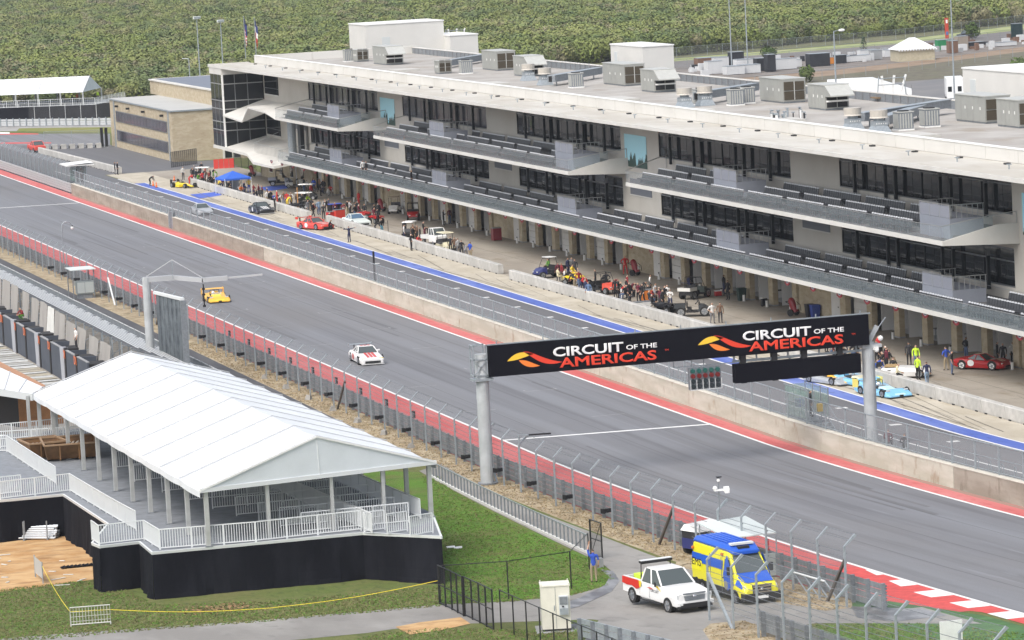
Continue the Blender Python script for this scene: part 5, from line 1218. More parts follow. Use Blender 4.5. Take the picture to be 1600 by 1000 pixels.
def golf_cart(label, loc, rz, body, roof, grp='golf carts in the pit lane', bed=False, cage=False, seat=None):
    t = thing('golf_cart', label, 'golf cart', loc, rz, grp); seat = seat or M('cart_seat', (.08, .08, .085), .6)
    m = MB(); m.loft([[(-.5, -1.2, .3), (.5, -1.2, .3), (.45, -1.15, .55), (-.45, -1.15, .55)], [(-.58, -.75, .28), (.58, -.75, .28), (.55, -.62, .95), (-.55, -.62, .95)], [(-.58, -.5, .28), (.58, -.5, .28), (.55, -.5, .9), (-.55, -.5, .9)]], body); m.build('cowl', t)
    m = MB(); m.box(-.58, .58, -.5, .35, .26, .34, blackm); m.box(-.6, .6, .3, 1.2, .32, .72, body); m.build('chassis', t)
    m = MB(); m.box(-.55, .55, .25, .75, .72, .84, seat); m.box(-.55, .55, .72, .82, .84, 1.2, seat); m.build('seat', t)
    if roof:
        m = MB(); m.loft([[(-.6, -.85, 1.84), (.6, -.85, 1.84), (.6, 1.0, 1.86), (-.6, 1.0, 1.86)], [(-.55, -.78, 1.93), (.55, -.78, 1.93), (.55, .92, 1.94), (-.55, .92, 1.94)]], roof); m.build('canopy', t)
        for s in (-.53, .53):
            for q in ([(s, -.65, .9), (s, -.55, 1.85)], [(s, .85, .7), (s, .9, 1.86)]): MB().tube(q, .025, blackm, 5).build('canopy_post', t)
    m = MB(); m.tube([(.25, -.6, .85), (.25, -.3, 1.0)], .02, blackm, 5); m.cyl((.25, -.33, .95), (.25, -.27, 1.02), .17, blackm, n=10); m.build('steering_wheel', t)
    lamps(t, .35, -1.19, .45, .16, .08, lens_w, 'headlight')
    if bed: m = MB(); m.box(-.62, .62, .95, 1.75, .6, .66, bed); m.box(-.62, .62, 1.7, 1.75, .66, .9, bed); m.box(-.62, -.57, .95, 1.75, .66, .9, bed); m.box(.57, .62, .95, 1.75, .66, .9, bed); m.build('cargo_bed', t)
    for x in (-.62, .62):
        for y in (-.85, .85): wheel(t, x, y, .24, .2, white)
    return t
def utv(label, loc, rz, body, roof=None, bed=None, grp='utility buggies in the pit lane', big=.33):
    t = thing('utility_buggy', label, 'buggy', loc, rz, grp); r = big
    m = MB(); m.loft([[(-.45, -1.45, .45), (.45, -1.45, .45), (.42, -1.4, .7), (-.42, -1.4, .7)], [(-.66, -1.0, .42), (.66, -1.0, .42), (.6, -.95, .95), (-.6, -.95, .95)], [(-.68, -.5, .4), (.68, -.5, .4), (.64, -.5, 1.02), (-.64, -.5, 1.02)]], body); m.build('bonnet', t)
    m = MB(); m.box(-.68, .68, -.5, .55, .36, .48, blackm); m.box(-.6, .6, .1, .45, .48, .75, blackm); m.box(-.6, .6, .42, .52, .75, 1.2, blackm); m.build('seat', t)
    m = MB(); bd = bed or body; m.box(-.7, .7, .6, 1.6, .75, .81, bd); m.box(-.7, -.65, .6, 1.6, .81, 1.06, bd); m.box(.65, .7, .6, 1.6, .81, 1.06, bd); m.box(-.7, .7, 1.55, 1.6, .81, 1.06, bd); m.box(-.5, .5, .6, 1.5, .4, .75, blackm); m.build('cargo_bed', t)
    m = MB()
    for s in (-.64, .64): m.tube([(s, -.6, 1.0), (s * .92, -.2, 1.85), (s * .92, .55, 1.9), (s, .62, .8)], .03, blackm, 5)
    for y, z in ((-.2, 1.85), (.55, 1.9)): m.tube([(-.59, y, z), (.59, y, z)], .03, blackm, 5)
    m.build('roll_cage', t)
    if roof: m = MB(); m.box(-.62, .62, -.25, .6, 1.92, 1.97, roof); m.build('canopy', t)
    m = MB(); m.cyl((.3, -.35, 1.05), (.3, -.3, 1.1), .17, blackm, n=10); m.build('steering_wheel', t)
    lamps(t, .38, -1.44, .62, .18, .09, lens_w, 'headlight')
    for x in (-.74, .74):
        for y in (-1.0, 1.0): wheel(t, x, y, r, .26)
    return t
def quad(label, loc, rz, body, grp='quad bikes in the pit lane'):
    t = thing('quad_bike', label, 'quad bike', loc, rz, grp)
    m = MB(); m.loft([[(-.18, -.95, .55), (.18, -.95, .55), (.15, -.9, .8), (-.15, -.9, .8)], [(-.22, -.3, .5), (.22, -.3, .5), (.2, -.3, .95), (-.2, -.3, .95)], [(-.25, .8, .6), (.25, .8, .6), (.2, .8, .8), (-.2, .8, .8)]], body); m.build('body', t)
    m = MB()
    for s in (-1, 1):
        for y in (-.62, .62): m.loft([[(s * .2, y - .32, .72), (s * .58, y - .32, .62), (s * .58, y - .32, .66), (s * .2, y - .32, .78)], [(s * .2, y, .82), (s * .6, y, .78), (s * .6, y, .82), (s * .2, y, .88)], [(s * .2, y + .32, .72), (s * .58, y + .32, .62), (s * .58, y + .32, .66), (s * .2, y + .32, .78)]], body)
    m.build('mudguard', t)
    m = MB(); m.box(-.18, .18, -.15, .7, .8, .92, blackm); m.build('seat', t)
    m = MB(); m.tube([(-.38, -.35, 1.1), (0, -.45, 1.05), (.38, -.35, 1.1)], .022, blackm, 5); m.tube([(0, -.45, 1.05), (0, -.6, .7)], .03, blackm, 5); m.box(-.35, .35, .75, 1.1, .86, .89, blackm); m.build('handlebar', t)
    for x in (-.56, .56):
        for y in (-.62, .62): wheel(t, x, y, .28, .22)
    return t
def P0(px, py, dz=.015): p = at(px, py); return (p.x, p.y, p.z + dz)
w_, r_, b_, k_ = paint('white', (.72, .72, .71)), paint('red', (.55, .03, .025)), paint('sky_blue', (.22, .50, .72)), paint('black', (.015, .015, .018))
orange_p, yellow_p, red2, silver_p, cream_p, navy_p, green_p2 = paint('orange', (.78, .44, .05)), paint('yellow', (.78, .58, .03)), paint('tomato', (.62, .07, .05)), paint('silver', (.36, .38, .40)), paint('cream', (.62, .58, .42)), paint('navy', (.03, .035, .14)), paint('olive', (.10, .12, .11))
# on the track
prototype('orange open race car with a rear wing driving alone on the track', P0(338, 470), R(-3), orange_p, yellow_p, True, orange_p, helmet=w_)
gt_car('stock_car', 'white race car with red bonnet stripes and a rear wing on the track', 'race car', P0(573, 566), R(-2), w_, (r_, 3), galv, w_, r_, lamp=lens_y)
# in the pit lane and on the apron
gt_car('silver_racer', 'silver grey low race car driving down the pit lane behind the mesh fence', 'race car', P0(316, 335), 0, silver_p, None, False)
gt_car('black_racer', 'black race car with white bonnet panels stopped on the apron near the barrier gap', 'race car', P0(409, 333), R(4), k_, (w_, 3), False, w_, w_)
gt_car('red_racer', 'bright red race car stopped on the apron behind the marshal with spread arms', 'race car', P0(493, 358), R(22), red2, (M('pale_pink', (.65, .35, .33), .5), 3), red2, blackm, w_)
formula('yellow single seater with black wings stopped beside the far end of the barrier row', P0(287, 293), R(20), yellow_p, k_)
prototype('pale blue open race car with a yellow and blue tail, second from the right', P0(1338, 600), R(14), b_, cream_p, True, orange_p)
prototype('pale blue and yellow race car partly behind the right gantry column', P0(1381, 617), R(10), b_, paint('ice_blue', (.5, .72, .78)), True, paint('egg_yellow', (.72, .6, .15)))
prototype('grey and orange open race car behind the glass flag booth', P0(1300, 598), R(14), silver_p, orange_p, True, orange_p)
gt_car('small_white_racer', 'small white and pale green race car parked behind the middle barrier row', 'race car', P0(557, 352), R(6), paint('mint_white', (.6, .66, .64)), None, False, w_, glass=M('blue_glass', (.08, .14, .22), .1))
# classic red coupe by the garages
t = thing('red_coupe', 'low dark red coupe with cream bonnet stripes parked at the garages on the right', 'race car', P0(1536, 576), R(38))
dr = paint('dark_red', (.36, .012, .015))
hull(t, [(-2.1, .62, .7, .16, .32, .6, .42), (-1.8, .84, .88, .12, .4, .78, .58), (-1.25, .88, .9, .12, .5, .80, .76), (-.7, .88, .9, .12, .48, .74, .68), (.2, .88, .9, .14, .52, .76, .72), (1.2, .9, .94, .14, .6, .84, .84), (1.7, .9, .94, .18, .6, .84, .82), (2.05, .82, .88, .3, .6, .8, .74)], dr)
cabin(t, (-.62, 1.2, .66, .70), (-.05, .5, .46, 1.04), dr)
m = MB(); cs = M('cream_stripe', (.7, .66, .48), .5)
for x in (-.24, .06):
    m.face([(x, -1.78, .60), (x + .18, -1.78, .60), (x + .18, -1.26, .775), (x, -1.26, .775)], cs); m.face([(x, -1.24, .775), (x + .18, -1.24, .775), (x + .18, -.72, .70), (x, -.72, .70)], cs); m.face([(x, -.05, 1.10), (x + .18, -.05, 1.10), (x + .18, .5, 1.10), (x, .5, 1.10)], cs)
m.build('bonnet_stripe', t)
m = MB(); n = 12
for s in (-1, 1): m.face([(s * .925, .5 + math.cos(2 * math.pi * i / n) * .28, .5 + math.sin(2 * math.pi * i / n) * .24) for i in range(n)], w_)
m.face([(-.42 + math.cos(2 * math.pi * i / n) * .2, -1.1 + math.sin(2 * math.pi * i / n) * .2, .785) for i in range(n)], w_); m.build('number_disc', t)
m = MB(); m.box(-.4, .4, -2.13, -2.08, .2, .32, blackm); m.build('grille', t); lamps(t, .6, -1.95, .42, .24, .12, lens_w, 'headlight')
for x in (-.92, .92):
    for y in (-1.25, 1.25): arch(t, x, y, .38); wheel(t, x + (.02 if x > 0 else -.02), y, .32, .26, white)
# carts and buggies
cart_w = M('cart_white', (.72, .72, .70), .4)
golf_cart('white roofed golf cart among the crowd left of the blue canopy', P0(318, 284), R(70), cart_w, cart_w)
golf_cart('white golf cart parked on the blue mat by the far garages', P0(461, 293), R(80), cart_w, None)
golf_cart('white roofed golf cart farther from the barrier, below the far garages', P0(481, 312), R(60), M('cart_black', (.02, .02, .02), .4), cart_w)
golf_cart('white roofed golf cart beside the orange pole at the barrier', P0(476, 326), R(30), M('cart_black', (.02, .02, .02), .4), cart_w)
golf_cart('white golf cart with beige roof standing at a stone garage column', P0(617, 333), R(-25), cart_w, M('beige_roof', (.55, .45, .34), .5))
golf_cart('white roofed golf cart behind the marshal with a white helmet', P0(641, 374), R(150), M('cart_black', (.02, .02, .02), .4), cart_w)
golf_cart('cream golf cart with cream roof beside the white mini truck', P0(697, 392), R(8), cream_p, cream_p)
utv('black buggy with black roof beside the blue mat at the far garages', P0(439, 290), R(75), silver_p, k_)
utv('dark red buggy with black roof parked right of the beige roofed cart', P0(646, 344), R(-15), dr, k_)
utv('navy buggy with a white roof and a driver in a green vest', P0(857, 434), R(-75), navy_p, cart_w, k_)
utv('black buggy with a red bonnet and open roll cage behind the near barrier', P0(945, 459), R(20), M('buggy_red', (.6, .08, .05), .4), None, k_)
utv('grey green buggy with a white load bed in front of the garages', P0(1086, 466), R(125), olive if False else green_p2, None, M('bed_white', (.66, .66, .63), .5), big=.38)
utv('dark buggy with big tyres nearest the barrier and the gantry banner', P0(1083, 494), R(70), paint('gunmetal', (.05, .055, .06)), None, paint('gunmetal', (.05, .055, .06)), big=.42)
quad('dark red quad bike left of the pair by the barrier', P0(567, 343), R(60), dr); quad('dark red quad bike with two riders right of the pair by the barrier', P0(588, 349), R(15), dr)
quad('yellow quad bike with its rider in yellow behind the near barrier', P0(897, 445), R(40), yellow_p); quad('black quad bike behind the barrier next to the orange pole', P0(464, 330), R(80), k_)
quad('black quad bike in the crowd right of the white trolley', P0(1037, 490), R(40), k_)
# white mini truck
t = thing('mini_truck', 'white cab over mini truck parked behind the middle barrier row', 'mini truck', P0(679, 382), R(12))
hull(t, [(-1.62, .66, .7, .35, .8, .66, .95), (-1.5, .7, .72, .3, .85, .68, 1.02), (-1.25, .72, .73, .3, .9, .7, 1.1), (-.1, .72, .73, .3, .9, .7, 1.1)], w_); cabin(t, (-1.36, -.1, .69, 1.08), (-.95, -.15, .62, 1.74), w_)
m = MB(); m.box(-.72, .72, -.05, 1.75, .62, .7, w_); m.box(-.72, -.67, -.05, 1.75, .7, 1.0, w_); m.box(.67, .72, -.05, 1.75, .7, 1.0, w_); m.box(-.72, .72, 1.7, 1.75, .7, 1.0, w_); m.build('load_bed', t)
m = MB(); m.box(-.62, .62, -1.66, -1.6, .3, .62, blackm); m.build('bumper', t); lamps(t, .5, -1.64, .72, .2, .16, lens_w, 'headlight')
for x in (-.72, .72):
    for y in (-1.05, 1.1): wheel(t, x, y, .27, .18)
# ------------------------------------------------------------------ pickup
fl_, fr_, rl_ = at(1036, 957), at(1091, 951), at(1000, 945)
ax = (fl_ - rl_); head = math.atan2(fl_.x - rl_.x, -(fl_.y - rl_.y)); cen = (fl_ + rl_) / 2 + Vector((.85, 0, 0))
PK = thing('pickup_truck', 'white pickup truck with red and yellow rear panels on the service road beside the ambulance', 'pickup truck', (cen.x + .05, cen.y + .1, ztb(cen.y) + .03), R(9))
hull(PK, [(-2.82, .86, .90, .42, .74, .80, 1.02), (-2.68, .95, .98, .40, .84, .86, 1.12), (-1.9, .98, 1.0, .42, .9, .88, 1.22), (-1.2, .98, 1.0, .42, .92, .9, 1.26), (-1.0, .98, 1.0, .42, .92, .9, 1.20), (1.05, .98, 1.0, .42, .92, .92, 1.22)], w_)
cabin(PK, (-1.15, 1.0, .90, 1.2), (-.35, .8, .72, 1.86), w_)
m = MB()
for s in (-1, 1): m.hexa([(s * .9, 1.06, .48), (s * 1.0, 1.06, .48), (s * 1.0, 2.85, .52), (s * .9, 2.85, .52), (s * .86, 1.06, 1.26), (s * .97, 1.06, 1.26), (s * .97, 2.85, 1.26), (s * .86, 2.85, 1.26)], w_)
m.box(-.9, .9, 1.06, 2.8, .62, .68, blackm); m.box(-.9, .9, 2.78, 2.86, .55, 1.24, w_); m.build('load_bed', PK)
m = MB()
for s in (-1, 1):
    m.face([(s * 1.008, 1.05, 1.24), (s * 1.008, 2.87, 1.24), (s * 1.022, 2.87, .92), (s * 1.022, 2.35, .86), (s * 1.022, 1.85, .90), (s * 1.022, 1.35, .78), (s * 1.022, .95, .90)], r_)
m.build('red_panel', PK)
m = MB()
for s in (-1, 1): m.face([(s * 1.012, .80, 1.22), (s * 1.012, 1.08, 1.24), (s * 1.025, 1.0, .92), (s * 1.025, .85, .95)], yellow_p); m.face([(s * 1.01, -.95, 1.22), (s * 1.01, -.55, 1.22), (s * 1.02, -1.3, .98)], yellow_p)
m.build('yellow_panel', PK)
m = MB(); m.loft([[(-.52, -2.86, .70), (.52, -2.86, .70), (.62, -2.80, 1.06), (-.62, -2.80, 1.06)], [(-.52, -2.78, .70), (.52, -2.78, .70), (.62, -2.72, 1.06), (-.62, -2.72, 1.06)]], M('grille_grey', (.26, .27, .28), .35, .6)); m.ball((0, -2.86, .9), .09, chrome, 8, (1.4, .4, .8)); 
for i in range(4): m.box(-.5, .5, -2.88, -2.86, .74 + i * .08, .77 + i * .08, galv_d)
m.build('grille', PK)
m = MB(); m.box(-.96, .96, -2.95, -2.7, .48, .66, w_); m.box(-.82, .82, -2.98, -2.94, .40, .60, blackm); m.box(-.9, .9, -2.93, -2.6, .34, .47, blackm); m.build('front_bumper', PK); lamps(PK, .80, -2.78, .80, .26, .22, lens_w, 'headlight'); lamps(PK, .80, -2.96, .52, .16, .1, lens_w, 'fog_light'); lamps(PK, .86, 2.87, .85, .14, .3, lens_r, 'tail_light')
m = MB(); m.tube([(-.8, 1.2, 1.2), (-.8, 1.15, 2.02), (.8, 1.15, 2.02), (.8, 1.2, 1.2)], .04, blackm); m.build('light_bar_frame', PK)
m = MB(); m.box(-.85, .85, 1.0, 1.28, 2.04, 2.16, black); m.box(-.85, .85, 1.0, 1.28, 2.16, 2.19, steel_w); m.build('light_bar', PK)
m = MB()
for s in (-1, 1): m.box(s * 1.02 - .1, s * 1.02 + .14 * s, -1.0, -.86, 1.2, 1.42, blackm); m.tube([(s * .95, -1.2, .40), (s * 1.06, -.9, .38), (s * 1.06, .8, .38), (s * .95, 1.0, .4)], .04, blackm)
m.build('mirror', PK)
m = MB()
for s in (-1, 1): m.box(s * 1.004 - .004, s * 1.004 + .004, -.02, .0, .5, 1.2, galv_d); m.box(s * 1.01 - .008, s * 1.01 + .008, .75, .95, 1.0, 1.05, galv)
m.build('door_seam', PK)
m = MB(); m.box(-.55, .45, 1.25, 2.5, .68, 1.35, M('hi_vis_lime', (.55, .72, .06), .7)); m.build('lime_load', PK)
for x in (-1.0, 1.0):
    for y in (-1.9, 1.85): arch(PK, x, y, .46); wheel(PK, x + (.015 if x > 0 else -.015), y, .40, .28, chrome)
text_obj('lettering', 'CIRCUIT', .2, -1.012, -.1, .86, paint('logo_grey', (.2, .2, .2)), PK, 1.2, 0, 0, world=False, rot=(R(90), 0, R(-90)))
m = MB(); m.face([(-1.011, .30, 1.02), (-1.011, -.2, 1.06), (-1.011, -.5, .98), (-1.011, -.1, .98)], r_); m.build('door_swoosh', PK)
# ------------------------------------------------------------------ ambulance
a1, a2 = at(1091, 930), at(1145, 941)
EM = thing('ambulance', 'yellow and blue high roof ambulance marked EMS beside the white pickup', 'ambulance', ((a1.x + a2.x) / 2 + 1.0, (a1.y + a2.y) / 2 - .3, ztb((a1.y + a2.y) / 2) + .03), R(6))
ey, eb = paint('ems_yellow', (.78, .72, .03)), paint('ems_blue', (.02, .10, .50))
hull(EM, [(-2.95, .80, .88, .38, .66, .74, .92), (-2.75, .93, .97, .35, .8, .82, 1.12), (-2.0, .97, 1.0, .35, .9, .86, 1.42), (-1.9, .97, 1.0, .35, 1.0, .9, 1.48), (-1.1, .97, 1.0, .35, 1.2, .82, 2.42), (-.9, .97, 1.0, .35, 1.2, .84, 2.48), (2.9, .97, 1.0, .35, 1.2, .86, 2.50), (3.0, .94, .97, .4, 1.2, .84, 2.44)], ey)
hull(EM, [(-1.35, .62, .76, 2.30, 2.42, .66, 2.52), (-.7, .80, .88, 2.44, 2.56, .76, 2.78), (2.7, .82, .90, 2.46, 2.58, .78, 2.82), (3.0, .80, .86, 2.44, 2.54, .74, 2.68)], eb, 'roof')
m = MB(); m.face([(-.74, -2.72, 1.165), (.74, -2.72, 1.165), (.8, -2.02, 1.465), (-.8, -2.02, 1.465)], eb); m.face([(-.8, -2.02, 1.468), (.8, -2.02, 1.468), (.84, -1.88, 1.53), (-.84, -1.88, 1.53)], eb)
for s in (-1, 1): m.face([(s * .95, -2.70, .86), (s * .76, -2.70, 1.13), (s * .82, -2.05, 1.42), (s * 1.01, -2.05, 1.0)], eb)
m.build('bonnet', EM)
m = MB(); m.face([(-.82, -1.90, 1.53), (.82, -1.90, 1.53), (.70, -1.22, 2.30), (-.70, -1.22, 2.30)], glass_car); m.build('windscreen', EM)
for s in (-1, 1):
    m = MB(); m.face([(s * 1.0, -1.75, 1.36), (s * 1.0, -.75, 1.36), (s * .90, -.75, 2.12), (s * .91, -1.30, 2.12)], glass_car); m.build('side_window', EM)
    m = MB(); m.face([(s * .985, -.6, 1.55), (s * .985, 2.95, 1.55), (s * .935, 2.95, 2.0), (s * .935, -.6, 2.0)], eb); m.build('blue_band', EM)
    m = MB(); m.face([(s * 1.012, -1.9, .95), (s * 1.012, -1.78, 1.45), (s * .98, -1.32, 2.08), (s * .95, -1.2, 2.3), (s * .95, -1.05, 2.3), (s * 1.012, -.7, 1.35), (s * 1.012, -.85, .75), (s * 1.012, -1.2, .62)], eb if False else MATS['paint_ems_blue']); m.build('cab_stripe', EM)
    m = MB(); m.box(s * .985 - .02, s * .985 + .03, -1.5, 2.95, .38, .72, blackm); m.build('side_skirt', EM)
    m = MB(); m.box(s * 1.0 - .01, s * 1.0 + .012, -.55, -.53, .5, 2.2, galv_d); m.box(s * 1.0 - .01, s * 1.0 + .012, .75, .77, .5, 2.2, galv_d); m.box(s * 1.0 - .01, s * 1.02, -.75, -.62, 1.15, 1.22, blackm); m.build('door_seam', EM)
    m = MB(); m.box(s * 1.12 - .1, s * 1.12 + .1, -1.75, -1.6, 1.45, 1.85, blackm); m.build('mirror', EM)
    m = MB(); m.cyl((s * 1.0, -1.0, .85), (s * 1.014, -1.0, .85), .22, M('grey_badge', (.25, .25, .22), .6), n=12); m.build('badge', EM)
m = MB(); m.face([(-1.003, 1.75, 1.15), (-1.003, 2.93, 1.15), (-.99, 2.93, 1.66), (-.99, 1.75, 1.66)], ey); m.build('letter_panel', EM)
text_obj('lettering', 'EMS', .52, -1.012, 2.91, 1.38, blackm, EM, 1.2, 0, 0, world=False, rot=(R(86), 0, R(-90)))
m = MB()
for z in (.66, .80, .94): m.box(-.48, .48, -2.99, -2.94, z, z + .07, chrome)
m.box(-.5, .5, -2.96, -2.90, .62, 1.04, black); m.box(-.54, .54, -2.985, -2.93, 1.03, 1.08, chrome); m.ball((0, -3.0, .85), .09, chrome, 8, (1, .4, 1)); m.build('grille', EM)
m = MB(); m.box(-.98, .98, -3.05, -2.6, .32, .66, black); m.box(-.28, .28, -3.06, -3.03, .4, .54, white); m.build('front_bumper', EM)
for s in (-1, 1): m = MB(); m.loft([[(s * .6, -2.93, .70), (s * .9, -2.88, .70), (s * .86, -2.80, 1.02), (s * .66, -2.84, .98)], [(s * .6, -2.85, .70), (s * .9, -2.78, .72), (s * .88, -2.55, 1.06), (s * .7, -2.7, 1.04)]], lens_w); m.build('headlight', EM)
m = MB(); m.box(-.6, .6, -.95, -.65, 2.74, 2.84, steel_w); m.box(-.35, .25, -1.2, -1.0, 2.56, 2.7, blackm); m.build('light_bar', EM)
m = MB()
for i in range(5): m.box(-.55 + i * .26, -.5 + i * .26, -.4, 2.6, 2.79, 2.84, eb)
m.build('roof_ridge', EM)
m = MB(); m.ball((-.93, -.5, 2.3), .09, M('orange_beacon', (.5, .15, .03), .4), 6); m.ball((-.95, 2.85, 2.2), .09, MATS['orange_beacon'], 6); m.build('beacon', EM)
for x in (-1.0, 1.0):
    for y in (-2.0, 1.75): arch(EM, x, y, .43); wheel(EM, x + (.012 if x > 0 else -.012), y, .36, .25, M('steel_rim', (.12, .12, .13), .5, .5))
# red vehicles by the pit entry, far left
t = thing('red_rescue_truck', 'red topped dark rescue truck at the start of the pit entry barriers', 'truck', P0(58, 238), R(5))
hull(t, [(-2.2, .8, .9, .4, .8, .8, 1.0), (-1.2, .9, .95, .4, .9, .85, 1.15), (2.2, .9, .95, .4, .9, .9, 1.2)], red2); cabin(t, (-1.2, .6, .85, 1.12), (-.7, .4, .7, 1.7), red2)
for x in (-.93, .93):
    for y in (-1.4, 1.4): wheel(t, x, y, .38, .25)
# ================================================================== people: one skinned body per pose, clothes by region
def body_mesh(name, pose, lod=1):
    """pose: joint positions in metres, facing -Y; returns a mesh with slots skin, shirt, sleeve, trousers, shoes, hair"""
    J = pose; V = []; Eg = []; Rd = []; seg = []
    def add(p, r): V.append(Vector(p)); Rd.append(r); return len(V) - 1
    def link(a, b, reg): Eg.append((a, b)); seg.append((a, b, reg))
    pel = add(J['pelvis'], .135); wst = add(Vector(J['pelvis']).lerp(Vector(J['chest']), .5), .125); link(pel, wst, 1)
    ch = add(J['chest'], .155); link(wst, ch, 1)
    nk = add(J['neck'], .062); link(ch, nk, 1)
    hv = (Vector(J['head']) - Vector(J['neck'])).normalized()
    h0 = add(Vector(J['head']) - hv * .05, .092); link(nk, h0, 0); h1 = add(Vector(J['head']) + hv * .07, .108); link(h0, h1, 0)
    fwd = Vector(J.get('face', (0, -1, 0))); nose = add(Vector(J['head']) + fwd * .105 - hv * .01, .018); link(h0, nose, 0)
    for s, sd in ((-1, 'l'), (1, 'r')):
        sh = add(J['sh_' + sd], .072); link(ch, sh, 1)
        e = add(J['el_' + sd], .047); link(sh, e, 2); w = add(J['wr_' + sd], .034); link(e, w, 3)
        d = (Vector(J['wr_' + sd]) - Vector(J['el_' + sd])).normalized(); side = d.cross(Vector((0, 1, .3))).normalized()
        p = add(Vector(J['wr_' + sd]) + d * .055, .036); link(w, p, 0)
        for k in range(4):
            off = side * ((k - 1.5) * .021); ln = (.075, .088, .084, .064)[k]
            a = add(V[p] + d * .03 + off, .011); link(p, a, 0); b = add(V[a] + d * ln * .6 + Vector((0, -.012, 0)), .0095); link(a, b, 0); c = add(V[b] + d * ln * .5 + Vector((0, -.028, 0)), .008); link(b, c, 0)
        a = add(V[w] + d * .045 + side * -.035, .013); link(p, a, 0); b = add(V[a] + d * .04 - side * .022, .010); link(a, b, 0)
        hp = add(J['hip_' + sd], .098); link(pel, hp, 4); k_ = add(J['kn_' + sd], .064); link(hp, k_, 4); an = add(J['an_' + sd], .044); link(k_, an, 4)
        ft = add(Vector(J['an_' + sd]) + Vector(J.get('toe', (0, -.17, -.045))), .040); link(an, ft, 5)
    me = D.meshes.new(name); me.from_pydata([tuple(v) for v in V], Eg, []); o = D.objects.new(name, me); COL.objects.link(o)
    sk = o.modifiers.new('skin', 'SKIN'); sk.use_smooth_shade = True; sk.branch_smoothing = .4
    for i, sv in enumerate(me.skin_vertices[0].data): sv.radius = (Rd[i], Rd[i] * (.78 if i in (pel, wst, ch) else 1)); sv.use_root = (i == pel)
    if lod: ss = o.modifiers.new('sub', 'SUBSURF'); ss.levels = 1; ss.render_levels = 1
    dg = bpy.context.evaluated_depsgraph_get(); out = D.meshes.new_from_object(o.evaluated_get(dg)); D.objects.remove(o); D.meshes.remove(me); out.name = name
    hd = Vector(J['head'])
    out.materials.clear()
    for i in range(6): out.materials.append(None)
    for f in out.polygons:
        c = f.center; best = 9; reg = 1
        for a, b, rg in seg:
            ab = V[b] - V[a]; t = max(0, min(1, (c - V[a]).dot(ab) / max(ab.length_squared, 1e-9))); dd = (c - V[a] - ab * t).length - (Rd[a] + (Rd[b] - Rd[a]) * t)
            if dd < best: best = dd; reg = rg
        if reg == 0:
            q = c - hd; rel = q.dot(hv)
            if q.length < .2 and (rel > .075 or (q.dot(fwd) < -.015 and rel > -.06)): f.material_index = 5; continue
        f.material_index = {0: 0, 1: 1, 2: 1, 3: 2, 4: 3, 5: 4}[reg]
        if reg == 1 and (c - V[pel]).length < .10 and c.z < V[pel].z - .02: f.material_index = 3
    return out
def stand(**k):
    J = dict(pelvis=(0, 0, .95), chest=(0, .0, 1.30), neck=(0, .01, 1.50), head=(0, -.01, 1.63), sh_l=(-.19, 0, 1.41), sh_r=(.19, 0, 1.41), el_l=(-.25, .03, 1.14), el_r=(.25, .03, 1.14), wr_l=(-.25, -.05, .90), wr_r=(.25, -.05, .90),
             hip_l=(-.10, 0, .88), hip_r=(.10, 0, .88), kn_l=(-.11, -.02, .48), kn_r=(.11, -.02, .48), an_l=(-.12, .03, .085), an_r=(.12, .03, .085)); J.update(k); return J
